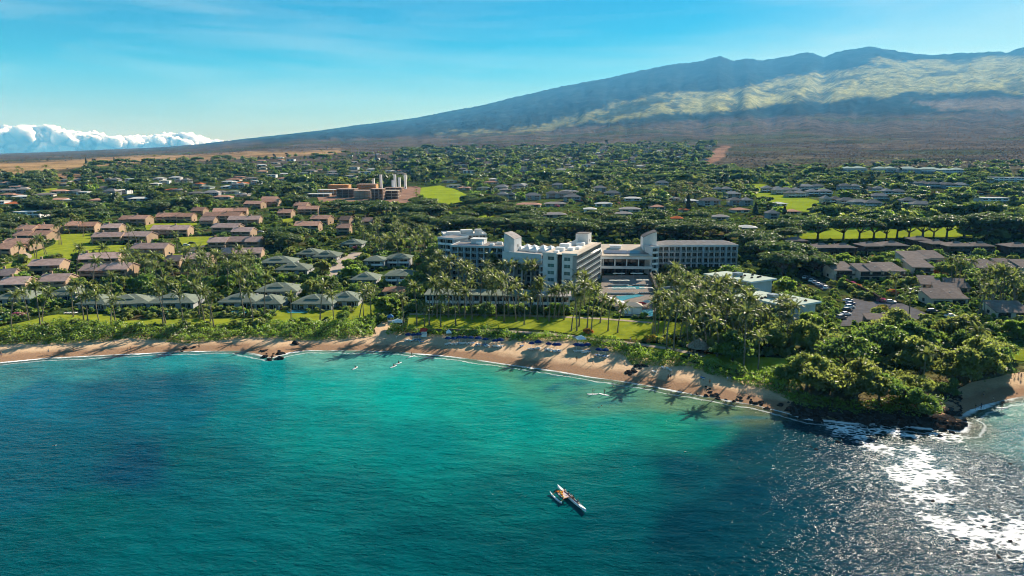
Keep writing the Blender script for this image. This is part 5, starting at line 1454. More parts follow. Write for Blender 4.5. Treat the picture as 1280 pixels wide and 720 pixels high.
LAWNS = [
    ('lawn', M_LAWN, [(-20, 342), (0, 335), (20, 325), (42, 317), (69, 305), (70, 293), (88, 292), (113, 292), (114, 299), (110, 305), (141, 306), (158, 307), (158, 318), (128, 317), (100, 321), (75, 327), (52, 331), (23, 334), (14, 342)], 'wide bright lawn between terracotta condominiums on the left'),
    ('lawn', M_LAWN, [(180, 280), (246, 279), (247, 286), (183, 288)], 'narrow lawn behind the terracotta condominiums'),
    ('lawn', M_LAWN, [(222, 297), (266, 296), (262, 306), (230, 311)], 'small lawn beside the left driveway'),
    ('lawn', M_LAWN, [(210, 318), (235, 316), (231, 327), (206, 328)], 'little lawn below the left driveway'),
    ('lawn', M_LAWN, [(352, 271), (367, 273), (365, 285), (355, 284)], 'small lawn between pink-roofed condominiums'),
    ('lawn', M_LAWN, [(-30, 418), (0, 409), (20, 405), (37, 401), (60, 395), (75, 393), (95, 394), (125, 393), (150, 398), (160, 401), (190, 399), (260, 399), (325, 398), (325, 405), (225, 408), (160, 410), (125, 407), (95, 404), (56, 407), (31, 413), (0, 419), (-30, 426)], 'long lawn above the beach hedge before the left villas'),
    ('lawn', M_LAWN, [(346, 388), (430, 388), (426, 403), (337, 406)], 'flat lawn with a pool before a grey-green villa'),
    ('lawn', M_LAWN, [(444, 380), (486, 380), (480, 391), (447, 406), (432, 404)], 'bright lawn wedge left of the sandy path'),
    ('lawn', M_LAWN, [(511, 391), (560, 391), (640, 393), (715, 394), (757, 397), (815, 400), (858, 405), (866, 417), (858, 420), (800, 425), (770, 424), (735, 421), (690, 414), (640, 410), (545, 412), (509, 412)], 'broad palm-dotted hotel lawn above the beach'),
    ('lawn', M_LAWN, [(808, 428), (862, 436), (860, 445), (812, 442)], 'grass patch beside the thatched hut'),
    ('lawn', M_LAWN, [(874, 442), (930, 446), (985, 448), (999, 456), (987, 466), (950, 467), (908, 460), (876, 452)], 'shaded lawn under trees near the point'),
    ('lawn', M_LAWN, [(1252, 434), (1300, 438), (1300, 454), (1255, 449)], 'small lawn behind the right cove'),
    ('golf_course', M_GOLF, [(976, 295), (1030, 286), (1110, 284), (1172, 279), (1247, 283), (1254, 293), (1185, 297), (1060, 299), (978, 299)], 'bright golf fairway behind the row of rain trees'),
    ('lawn', M_GOLF, [(1092, 321), (1120, 316), (1145, 310), (1172, 313), (1184, 321), (1135, 325)], 'bright lawn between the right condominiums'),
    ('golf_course', M_GOLF, [(936, 230), (958, 230), (964, 240), (985, 243), (1018, 250), (1058, 262), (1034, 267), (990, 264), (955, 255), (943, 244)], 'sloping golf fairway below the grey estate'),
    ('golf_course', M_GOLF, [(1250, 264), (1278, 262), (1282, 268), (1262, 274)], 'small piece of fairway at the far right'),
    ('golf_course', M_GOLF, [(526, 235), (550, 232), (570, 237), (594, 249), (560, 256), (518, 256), (525, 243)], 'round bright green right of the construction site'),
    ('golf_course', M_GOLF, [(548, 269), (562, 264), (618, 271), (600, 276), (548, 281)], 'pieces of fairway among dark trees above the hotel'),
    ('lawn', M_LAWN, [(49, 237), (72, 235), (71, 241), (54, 244)], 'small lawn in the upper left town'),
    ('golf_course', M_GOLF, [(1138, 221), (1170, 221), (1170, 224), (1138, 224)], 'sliver of fairway below the far ridge'),
]
for i, (nm, mt, P, lb) in enumerate(LAWNS):
    far = P[0][1] < 300
    drape(nm, P, mt, 9.0 if far else 4.0, 0.12 if not far else 0.35, lb)
drape('bare_earth', [(395, 244), (470, 236), (520, 233), (530, 236), (526, 244), (512, 254), (400, 254)], M_DIRT, 9.0, 0.3, 'graded red earth of the construction site')
drape('pool_deck', [(753, 345), (814, 344), (818, 356), (822, 378), (818, 397), (776, 395), (768, 384), (748, 377)], M_DECK, 4.0, 0.16, 'tan stone terraces round the hotel pools')
for P, lb in (([(765, 358.5), (805, 358), (806, 361.5), (766, 362.5)], 'long upper hotel pool between lounger rows'), ([(769, 371), (797, 368.5), (806, 370), (790, 373), (776, 377)], 'lower hotel pool below the lounger terrace'),
              ([(802, 388), (816, 387), (816, 396), (804, 396)], 'small hotel pool beside the white pool house'), ([(850, 389), (862, 388), (866, 394), (853, 396)], 'lagoon pool under the palms right of the pool house'),
              ([(187, 388.5), (222, 388), (224, 393), (190, 393.5)], 'pool of the second left villa'), ([(288, 388), (308, 388), (308, 392), (290, 392.5)], 'pool of the middle left villa'), ([(357, 388.5), (384, 388), (385, 391.5), (360, 392)], 'pool on the flat villa lawn'), ([(-6, 396), (9, 395), (9, 400), (-6, 401)], 'pool at the far left edge')):
    drape('swimming_pool', P, M_POOL, 6.0, 0.24, lb)
strip('road', [(230, 327), (243, 311), (260, 304)], 7, M_ASPH, 0.2, 'short asphalt drive among the left condominiums')
strip('road', [(447, 316), (429, 327), (414, 344), (404, 360)], 8.5, M_DRIVE, 0.2, 'pale dusty lane running down between villa gardens')
drape('car_park', [(1066, 373), (1086, 378), (1108, 376), (1112, 379), (1128, 380), (1163, 394), (1146, 400), (1106, 396), (1092, 386), (1078, 408), (1050, 408), (1058, 390)], M_ASPH, 4.0, 0.2, 'grey asphalt car park behind the point')
drape('car_park', [(1000, 345), (1012, 344), (1040, 360), (1030, 364)], M_ASPH, 4.0, 0.2, 'narrow parking strip under the long retaining wall')
strip('path', [(512, 393), (600, 394), (690, 396), (757, 399), (815, 404)], 2.2, M_PATH, 0.2, 'pale footpath along the upper edge of the hotel lawn')
strip('path', [(520, 413), (600, 413), (680, 417), (740, 424), (800, 431), (850, 438), (880, 446)], 2.4, M_PATH, 0.2, 'shore footpath between the hotel lawn and beach hedge')
strip('path', [(0, 329), (24, 328), (38, 323), (38, 319), (30, 316)], 2.2, M_PATH, 0.2, 'curved path on the left lawn')

def wall_line(name, line, h, t, mat, label, cat='wall', dz=0.0):
    P = [G(*q) for q in line]; b = MB()
    for a, c in zip(P[:-1], P[1:]):
        d = (c - a).xy.normalized(); n = Vector((-d.y, d.x)) * t / 2
        v = [(a.x - n.x, a.y - n.y, a.z - 1), (c.x - n.x, c.y - n.y, c.z - 1), (c.x + n.x, c.y + n.y, c.z - 1), (a.x + n.x, a.y + n.y, a.z - 1)]
        v += [(x, y, z + 1 + h) for x, y, z in v]
        b.add(v, [(3, 2, 1, 0), (4, 5, 6, 7), (0, 1, 5, 4), (1, 2, 6, 5), (2, 3, 7, 6), (3, 0, 4, 7)])
    return tag(b.build(name, mat), label, cat)
wall_line('retaining_wall', [(1000, 327), (1035, 345), (1072, 363), (1090, 372), (1099, 378)], 2.6, .6, M_DKWOOD, 'long dark retaining wall running diagonally down to the car park')
wall_line('garden_wall', [(1080, 405), (1096, 408), (1108, 416)], 2.2, .5, M_STONE, 'low stone wall round the car park shed')
wall_line('garden_wall', [(520, 415), (560, 414), (600, 416)], 1.0, .4, M_STONE, 'low grey wall behind the hotel beach hedge')
wall_line('garden_wall', [(812, 346), (817, 356), (820, 366)], 3.0, 1.2, M_STONE, 'dark lava stone wall at the right of the pool terraces')
wall_line('garden_wall', [(826, 368), (848, 366)], 3.4, .6, M_BLUEW, 'pale blue-grey wall beside the pool terraces')
# car park shed and thatched hut
p = G(1099, 408); root = empty('shed', p, R(-12)); tag(root, 'low grey-roofed shed at the edge of the car park', 'shed')
MB().box(-4.5, 0, -1, 4.5, 6, 2.6).build('wall', M_STONE, root); b = MB(); shed_roof(b, -4.5, 4.5, 0, 6, 2.6, .8, .7, .25); b.build('roof', M_BROWNR, root); inst('door', DOOR, root, (1, -.04, 0), (0, 0, 0), (1.2, 1, 2.1))
DISCS.append((p.x, p.y + 3, 6)); SCREENS.append((1086, 396, 1112, 406, math.hypot(p.x, p.y) + 3))
M_THATCH = surf('thatch', (0.24, 0.21, 0.17), 0.95, 0.35, 2.0, 0.8, 5.0, stretch=(1, 1, .3))
def hut(px, py, r_, label):
    p = G(px, py); root = empty('thatched_hut', p); tag(root, label, 'hut')
    MB().lathe([(r_, 2.3), (r_ * .98, 2.15), (r_ * .5, 3.9), (.15, 5.2), (.02, 5.3)], 14).build('roof', M_THATCH, root)
    for k in range(6):
        a = k * 1.047; MB().tube([(0, 0, -.6), (0, 0, 2.6)], .13, 6).build('post', M_BARK, root, (r_ * .8 * math.cos(a), r_ * .8 * math.sin(a), 0))
    MB().lathe([(r_ * .5, 0), (r_ * .5, 1.05), (r_ * .54, 1.06), (r_ * .54, 1.15)], 12).build('counter', M_DKWOOD, root)
    DISCS.append((p.x, p.y, r_)); SCREENS.append((px - 9, py - 17, px + 9, py - 3, math.hypot(p.x, p.y) + 3))
hut(873, 441, 4.2, 'round thatched hut under palms at the end of the hotel lawn')

# ------------------------------------------------------------------ small things by the pools
M_NAVY = surf('navy_canvas', (0.018, 0.035, 0.13), 0.85, 0.15, 2.0)
M_BLUEC = surf('blue_cushion', (0.07, 0.17, 0.38), 0.85, 0.12, 2.0)
M_CREAM = surf('cream_canvas', (0.72, 0.68, 0.60), 0.85, 0.08, 1.0)
M_RED = surf('red_canvas', (0.52, 0.05, 0.045), 0.85, 0.1, 1.0)
M_TANC = surf('tan_canvas', (0.50, 0.40, 0.29), 0.85, 0.1, 1.0)
M_METAL = surf('grey_metal', (0.45, 0.46, 0.47), 0.4, 0.1, 1.0, metal=0.6)
def umbrella_kind(mat, r_, h):
    c = MB()
    n = 8
    vs = [(r_ * math.cos(6.283 * k / n), r_ * math.sin(6.283 * k / n), h - .1) for k in range(n)] + [(r_ * .55 * math.cos(6.283 * k / n), r_ * .55 * math.sin(6.283 * k / n), h + .32) for k in range(n)] + [(0, 0, h + .55)]
    vs += [(r_ * math.cos(6.283 * k / n), r_ * math.sin(6.283 * k / n), h - .28) for k in range(n)]
    fs = [(k, (k + 1) % n, n + (k + 1) % n, n + k) for k in range(n)] + [(n + k, n + (k + 1) % n, 2 * n) for k in range(n)] + [(2 * n + 1 + k, 2 * n + 1 + (k + 1) % n, (k + 1) % n, k) for k in range(n)]
    c.add(vs, fs)
    pole = MB().tube([(0, 0, -.4), (0, 0, h + .6)], .045, 6)
    base = MB().lathe([(.35, 0), (.35, .1), (.08, .16)], 10)
    return [('pole', pole.mesh('pole', M_WHITE)), ('canopy', c.mesh('canopy', mat)), ('base', base.mesh('base', M_METAL))]
UMB_NAVY = umbrella_kind(M_NAVY, 1.3, 2.1); UMB_CREAM = umbrella_kind(M_CREAM, 2.2, 2.6); UMB_RED = umbrella_kind(M_RED, 2.0, 2.5); UMB_TAN = umbrella_kind(M_TANC, 2.3, 2.6); UMB_WHITE = umbrella_kind(M_WHITE, 1.7, 2.3)
def lounger_kind(cushion, frame):
    f = MB(); f.box(-.34, -1.0, .28, .34, .95, .33)
    c = MB(); c.box(-.31, -.98, .332, .31, .35, .42)
    c.add([(-.31, .35, .332), (.31, .35, .332), (.31, 1.0, .80), (-.31, 1.0, .80), (-.31, .31, .42), (.31, .31, .42), (.31, .95, .88), (-.31, .95, .88)], [(3, 2, 1, 0), (4, 5, 6, 7), (0, 1, 5, 4), (1, 2, 6, 5), (2, 3, 7, 6), (3, 0, 4, 7)])
    lg = MB().box(-.03, -.03, -.15, .03, .03, .28)
    return [('frame', f.mesh('frame', frame)), ('cushion', c.mesh('cushion', cushion)), lg.mesh('leg', frame)]
LNG_W = lounger_kind(M_WHITE, M_WHITE); LNG_B = lounger_kind(M_BLUEC, M_WHITE)
def put_parts(parts, name, cat, p, rz, lst, group=None, s=1.0):
    root = empty(name, p, rz, s); root['category'] = cat
    if group: root['group'] = group
    for nm, me in parts: inst(nm, me, root)
    if lst: PLACED.append((root, lst, proj(p[0], p[1], p[2])))
    return root
def lounger(p, rz, lst, blue=False, group=None, legs=True):
    k = LNG_B if blue else LNG_W
    root = put_parts(k[:2], 'sun_lounger', 'sun lounger', p, rz, lst, group)
    if legs:
        for x in (-.3, .3):
            for y in (-.85, .8): inst('leg', k[2], root, (x, y, 0))
    return root
TPL['pl'] = 'white sun lounger on the hotel pool terraces, {o} of the terrace loungers'
TPL['pu'] = 'long cream canopy shading loungers on the pool terrace, {o} of those canopies'
def canopy(px0, px1, py):
    A, B = G(px0, py), G(px1, py); W = (B - A).length
    root = empty('sun_canopy', (A.x, A.y, A.z)); root['category'] = 'canopy'; root['group'] = 'canopies on the pool terraces'
    n = max(2, int(W / 3)); b = MB()
    for k in range(n):
        x0, x1 = k * W / n + .06, (k + 1) * W / n - .06; xm = (x0 + x1) / 2
        b.add([(x0, -.9, 2.3), (x1, -.9, 2.3), (x1, .9, 2.3), (x0, .9, 2.3), (x0, -.9, 2.5), (x1, -.9, 2.5), (x1, .9, 2.5), (x0, .9, 2.5), (xm, 0, 2.8)], [(3, 2, 1, 0), (0, 1, 5, 4), (1, 2, 6, 5), (2, 3, 7, 6), (3, 0, 4, 7), (4, 5, 8), (5, 6, 8), (6, 7, 8), (7, 4, 8)])
    b.build('canopy_top', M_CREAM, root)
    for k in range(n): MB().tube([(0, 0, -.5), (0, 0, 2.45)], .05, 5).build('pole', M_METAL, root, ((k + .5) * W / n, 0, 0))
    PLACED.append((root, 'pu', proj(A.x, A.y, A.z)))
for x0, x1, y in ((761, 787, 356.5), (795, 811, 356), (759, 795, 366.5), (799, 816, 366), (766, 781, 347.5), (788, 804, 347.5)): canopy(x0, x1, y)
for x0, x1, y, n in ((760, 786, 357.6, 13), (791, 811, 357.2, 10), (759, 794, 367.8, 16), (798, 815, 367.2, 8)):
    for k in range(n):
        lounger(G(x0 + (x1 - x0) * (k + .5) / n, y, .16), R(180 if y > 360 else 180), 'pl', group='loungers on the hotel pool terraces', legs=False)
TPL['shell'] = 'curved white shade shell beside the lower hotel pool, {o} of the shells'
for k in range(6):
    p = G(753 + k * 4.6, 376 + k * 1.6); root = empty('shade_shell', p, R(-25)); root['category'] = 'canopy'; root['group'] = 'white shells by the pool'
    b = MB(); N_ = 7
    for j in range(N_):
        t0, t1 = j / N_, (j + 1) / N_; a0, a1 = math.pi * .95 * t0, math.pi * .95 * t1
        r0 = 1.9
        b.add([(r0 * math.cos(a0), -2, 1 + 2.2 * math.sin(a0)), (r0 * math.cos(a1), -2, 1 + 2.2 * math.sin(a1)), (r0 * .8 * math.cos(a1), 2, 1 + 1.5 * math.sin(a1)), (r0 * .8 * math.cos(a0), 2, 1 + 1.5 * math.sin(a0)),
               (r0 * .96 * math.cos(a0), -2, .95 + 2.1 * math.sin(a0)), (r0 * .96 * math.cos(a1), -2, .95 + 2.1 * math.sin(a1)), (r0 * .76 * math.cos(a1), 2, .95 + 1.4 * math.sin(a1)), (r0 * .76 * math.cos(a0), 2, .95 + 1.4 * math.sin(a0))],
              [(0, 1, 2, 3), (7, 6, 5, 4), (0, 4, 5, 1), (2, 6, 7, 3)])
    b.build('shell', M_WHITE, root)
    for x in (-1.6, 1.6): MB().tube([(x, 0, -.5), (x, 0, 1.3)], .08, 5).build('leg', M_METAL, root)
    PLACED.append((root, 'shell', proj(p.x, p.y, p.z)))
p = G(790, 393); root = empty('pool_house', p, R(-4)); tag(root, 'white pool house with pale hip roof at the foot of the pool terraces', 'pool house')
MB().box(-4, 0, -1, 4, 5, 3.2).build('wall', M_STUCCO, root); b = MB(); hip_roof(b, -4, 4, 0, 5, 3.2, 1.4, .5, .25); b.build('roof', M_BEIGE, root)
for x in (-1.9, 1.9): MB().box(-1.6, -.06, .2, 1.6, .02, 2.7).build('shutter', M_WHITE, root, (x, -.03, 0))
SCREENS.append((779, 379, 802, 391, math.hypot(p.x, p.y)))
SCREENS.append((750, 366, 778, 384, 330 * .97))
put_parts(UMB_RED, 'parasol', 'parasol', G(802, 386), 0, None)['label'] = 'red parasol beside the small hotel pool'
TPL['ptan'] = 'tan parasol among palms right of the pool terraces, {o} of these'
for a in ((861, 364), (874, 365), (868, 382), (884, 380), (893, 389), (837, 362)): put_parts(UMB_TAN, 'parasol', 'parasol', G(*a), 0.3, 'ptan', 'tan parasols near the lagoon pool')
put_parts(UMB_CREAM, 'parasol', 'parasol', G(809, 384), 0, None)['label'] = 'cream parasol to the right of the red parasol by the pool'
TPL['vl'] = 'white lounger on the left villa terrace, {o} of that row'
for k in range(5): lounger(G(82 + 3.2 * k, 392, .1), R(170), 'vl', group='loungers at the left villa')
# ------------------------------------------------------------------ beach furniture
TPL['bu'] = 'navy beach parasol on the hotel beach, {o} along the sand'
TPL['bl'] = 'white and blue sun lounger on the hotel beach, {o} along the sand'
rb_ = random.Random(12)
SETS = [(508, 527, 425.5, 3), (557, 593, 429.5, 5), (594, 612, 431, 2), (617, 629, 432.5, 2), (661, 677, 435.5, 2), (684, 689, 437, 1), (693, 700, 438.5, 2), (718, 738, 439, 3), (745, 761, 444.5, 2)]
for x0, x1, y, n in SETS:
    for k in range(n):
        x = x0 + (x1 - x0) * (k + .5) / n; yy = y + rb_.uniform(-.6, .6)
        put_parts(UMB_NAVY, 'parasol', 'parasol', G(x - .6, yy - .6, .1), rb_.random() * 3, 'bu', 'navy parasols on the hotel beach', rb_.uniform(.9, 1.08))
        for q in (-3.0, -.8, 1.6):
            lounger(G(x + q, yy + rb_.uniform(.8, 2.2), .14), R(rb_.uniform(140, 215)), 'bl', rb_.random() < .3, 'loungers on the hotel beach')
for a in ((527, 428.5), (609, 434), (652, 434), (683, 439), (690, 440), (730, 442), (834, 462), (838, 464), (818, 466), (829, 461), (878, 474)):
    lounger(G(a[0], a[1], .14), R(rb_.uniform(100, 250)), 'bl', rb_.random() < .4, 'loungers on the hotel beach')
def gazebo(px, py, w, label, mat=M_WHITE, h=2.4):
    p = G(px, py, .1); root = empty('gazebo_tent', p, .2); tag(root, label, 'tent')
    b = MB(); b.add([(-w, -w, h), (w, -w, h), (w, w, h), (-w, w, h), (-w, -w, h + .3), (w, -w, h + .3), (w, w, h + .3), (-w, w, h + .3), (0, 0, h + 1.4)], [(3, 2, 1, 0), (0, 1, 5, 4), (1, 2, 6, 5), (2, 3, 7, 6), (3, 0, 4, 7), (4, 5, 8), (5, 6, 8), (6, 7, 8), (7, 4, 8)])
    b.build('canopy', mat, root)
    for x in (-1, 1):
        for y in (-1, 1): MB().tube([(x * (w - .1), y * (w - .1), -.3), (x * (w - .1), y * (w - .1), h + .02)], .05, 5).build('leg', M_METAL, root)
    MB().box(-w * .7, -w * .4, 0, w * .7, w * .1, .9).build('counter', M_CREAM, root)
    SCREENS.append((px - 5, py - 13, px + 5, py - 3, math.hypot(p.x, p.y)))
gazebo(497, 410, 2.0, 'white gazebo tent at the top of the sandy path')
gazebo(488, 403, 1.3, 'small blue tent by the head of the sandy path', M_BLUEC, 2.1)
gazebo(726, 431, 1.6, 'white cabana tent at the back of the beach behind the parasols', h=2.2)
gazebo(561, 423, 1.0, 'small white stand tent at the left end of the long parasol row', h=2.1)
p = G(530, 421, .1); root = empty('beach_stand', p); tag(root, 'red and white beach hire stand against the hedge', 'stand')
MB().box(-1.1, -.8, 0, 1.1, .8, 1.1).build('counter', M_WHITE, root); MB().box(-1.0, .5, 1.102, 1.0, .75, 2.4).build('board', M_WHITE, root)
b = MB(); gable_roof(b, -1.2, 1.2, -1, 1, 2.4, .8, .2, .1); b.build('roof', M_RED, root)
for x in (-1, 1): MB().tube([(x, -.75, 1.102), (x, -.75, 2.45)], .05, 5).build('post', M_WHITE, root)
SCREENS.append((525, 411, 535, 420, 258))

# ------------------------------------------------------------------ people
SKIN = [surf('skin_' + n, c, 0.6, 0.08, 4.0) for n, c in (('light', (0.52, 0.33, 0.23)), ('tan', (0.36, 0.21, 0.13)), ('brown', (0.20, 0.115, 0.07)))]
HAIR = [surf('hair_' + n, c, 0.7, 0.2, 9.0) for n, c in (('black', (0.02, 0.016, 0.014)), ('brown', (0.09, 0.05, 0.028)), ('fair', (0.34, 0.24, 0.13)))]
CLOTH = {n: surf(n + '_cloth', c, 0.85, 0.1, 4.0) for n, c in (('black', (0.02, 0.02, 0.024)), ('navy', (0.02, 0.035, 0.11)), ('white', (0.75, 0.75, 0.74)), ('red', (0.5, 0.04, 0.04)), ('blue', (0.06, 0.2, 0.5)), ('yellow', (0.65, 0.45, 0.06)), ('green', (0.05, 0.25, 0.12)), ('grey', (0.28, 0.28, 0.29)), ('orange', (0.65, 0.22, 0.04)))}
DG = None
def skin_grow(V, E, Rr, levels=1):
    me = bpy.data.meshes.new('body'); me.from_pydata(V, E, []); me.update()
    o = bpy.data.objects.new('body_tmp', me); COL.objects.link(o)
    o.modifiers.new('s', 'SKIN'); o.modifiers['s'].use_smooth_shade = True
    lay = me.skin_vertices[0].data if me.skin_vertices else None
    if lay is None:
        me.attributes  # layer is made with the modifier
    for i, r_ in enumerate(Rr):
        me.skin_vertices[0].data[i].radius = (r_, r_) if not isinstance(r_, tuple) else r_
    me.skin_vertices[0].data[0].use_root = True
    if levels:
        sb = o.modifiers.new('u', 'SUBSURF'); sb.levels = levels; sb.render_levels = levels
    dg = bpy.context.evaluated_depsgraph_get()
    res = bpy.data.meshes.new_from_object(o.evaluated_get(dg), depsgraph=dg)
    bpy.data.objects.remove(o); bpy.data.meshes.remove(me)
    return res
def pose(kind):
    """joint positions: x right, y forward (facing -y), z up"""
    J = dict(pel=(0, 0, .95), chest=(0, 0, 1.28), neck=(0, 0, 1.47), chin=(0, -.02, 1.56), head=(0, -.01, 1.66), top=(0, 0, 1.74))
    for s, n in ((-1, 'l'), (1, 'r')):
        J['sh' + n] = (s * .18, 0, 1.40); J['el' + n] = (s * .24, .02, 1.12); J['wr' + n] = (s * .26, -.04, .87)
        J['hip' + n] = (s * .10, 0, .90); J['kn' + n] = (s * .11, -.02, .50); J['an' + n] = (s * .11, .02, .08); J['toe' + n] = (s * .13, -.16, .03)
    if kind == 'walk':
        J.update(knl=(-.11, -.20, .53), anl=(-.11, -.24, .10), toel=(-.12, -.40, .06), knr=(.11, .05, .50), anr=(.11, .30, .14), toer=(.12, .18, .03), ell=(-.24, .14, 1.14), wrl=(-.22, .12, .90), elr=(.24, -.10, 1.13), wrr=(.22, -.26, .95))
    if kind == 'paddle':
        J.update(elr=(.28, -.22, 1.20), wrr=(.16, -.42, 1.10), ell=(-.20, -.20, 1.25), wrl=(-.06, -.42, 1.32), knl=(-.14, -.08, .52), knr=(.14, -.06, .52))
    if kind == 'sit':
        dz = -.62
        for k in list(J): J[k] = (J[k][0], J[k][1], J[k][2] + dz)
        for s, n in ((-1, 'l'), (1, 'r')):
            J['kn' + n] = (s * .13, -.42, .40); J['an' + n] = (s * .12, -.62, .10); J['toe' + n] = (s * .12, -.78, .06)
            J['el' + n] = (s * .27, -.16, .58); J['wr' + n] = (s * .16, -.38, .56)
        J['wrl'] = (-.05, -.40, .78); J['ell'] = (-.24, -.20, .70)
    if kind == 'swim':
        for k in list(J): x, y, z = J[k]; J[k] = (x, -(z - 1.35) * .93 - .1, -.12 + (z - 1.35) * .30 - y * .3)
        J['ell'] = (-.30, -.30, -.05); J['wrl'] = (-.25, -.55, -.02)
    return J
def person_kind(kind, base_skin, hair, top=None, bottom='navy'):
    J = pose(kind)
    names = ['pel', 'chest', 'neck', 'chin', 'head', 'top']; V = [J[n] for n in names]; E = [(0, 1), (1, 2), (2, 3), (3, 4), (4, 5)]
    RR = [(.135, .10), (.15, .105), (.055, .055), (.075, .085), (.088, .105), (.05, .055)]
    def add(p, r_, parent):
        V.append(tuple(p)); RR.append(r_); E.append((parent, len(V) - 1)); return len(V) - 1
    for n in 'lr':
        a = add(J['sh' + n], .058, 1); a = add(J['el' + n], .043, a); w = add(J['wr' + n], .030, a)
        d = (Vector(J['wr' + n]) - Vector(J['el' + n])).normalized(); sd = d.cross(Vector((0, 1, .2))).normalized()
        palm_ = Vector(J['wr' + n]) + d * .07; pi = add(palm_, (.036, .018), w)
        for q, (off, ln) in enumerate(((-.028, .07), (-.010, .085), (.010, .08), (.028, .062))):
            k = palm_ + d * .022 + sd * off; b0 = add(k, .010, pi); b1 = add(k + d * ln * .55 + Vector((0, -.008, 0)), .009, b0); add(k + d * ln + Vector((0, -.024, 0)), .007, b1)
        s_ = -1 if n == 'l' else 1
        t0 = add(Vector(J['wr' + n]) + d * .03 - sd * .034, .011, w); add(Vector(J['wr' + n]) + d * .075 - sd * .062, .008, t0)
        h = add(J['hip' + n], .088, 0); k = add(J['kn' + n], .056, h); a = add(J['an' + n], .038, k); add(J['toe' + n], (.042, .024), a)
    body = skin_grow(V, E, RR, 1)
    body.materials.append(base_skin)
    hd = Vector(J['head']); up = (Vector(J['top']) - Vector(J['chin'])).normalized()
    out = [('body', body)]
    hb = MB(); hb.lathe([(.10, -.04), (.112, .02), (.10, .08), (.06, .115), (.01, .125)], 10, tuple(hd + Vector((0, .022, .0))))
    out.append(('hair', hb.mesh('hair', hair, True)))
    fb = MB(); f0 = hd + Vector((0, -.10, -.02))
    if kind != 'swim':
        for s in (-1, 1): fb.box(f0.x + s * .034 - .012, f0.y - .004, f0.z + .012, f0.x + s * .034 + .012, f0.y + .02, f0.z + .026)
        fb.box(f0.x - .025, f0.y - .004, f0.z - .066, f0.x + .025, f0.y + .02, f0.z - .056)
        out.append(('face', fb.mesh('face', HAIR[0])))
    lw = skin_grow([J['pel'], tuple(Vector(J['pel']) + Vector((0, 0, .08))), J['hipl'], tuple(Vector(J['hipl']).lerp(Vector(J['knl']), .6)), J['hipr'], tuple(Vector(J['hipr']).lerp(Vector(J['knr']), .6))],
                   [(0, 1), (0, 2), (2, 3), (0, 4), (4, 5)], [(.15, .12), (.14, .11), .102, .088, .102, .088], 1); lw.materials.append(CLOTH[bottom]); out.append(('shorts', lw))
    if top:
        tp = skin_grow([J['chest'], tuple(Vector(J['pel']) + Vector((0, 0, .06))), tuple(Vector(J['chest']).lerp(Vector(J['neck']), .7)), J['shl'], tuple(Vector(J['shl']).lerp(Vector(J['ell']), .6)), J['shr'], tuple(Vector(J['shr']).lerp(Vector(J['elr']), .6))],
                       [(0, 1), (0, 2), (0, 3), (3, 4), (0, 5), (5, 6)], [(.165, .12), (.15, .115), (.08, .075), .072, .06, .072, .06], 1); tp.materials.append(CLOTH[top]); out.append(('shirt', tp))
    return out
PK = {}
def person(kind, p, rz, label, skin=1, hair=0, top=None, bottom='navy'):
    key = (kind, skin, hair, top, bottom)
    if key not in PK: PK[key] = person_kind(kind, SKIN[skin], HAIR[hair], top, bottom)
    root = empty('person', p, rz); tag(root, label, 'person')
    for nm, me in PK[key]: inst(nm, me, root)
    return root
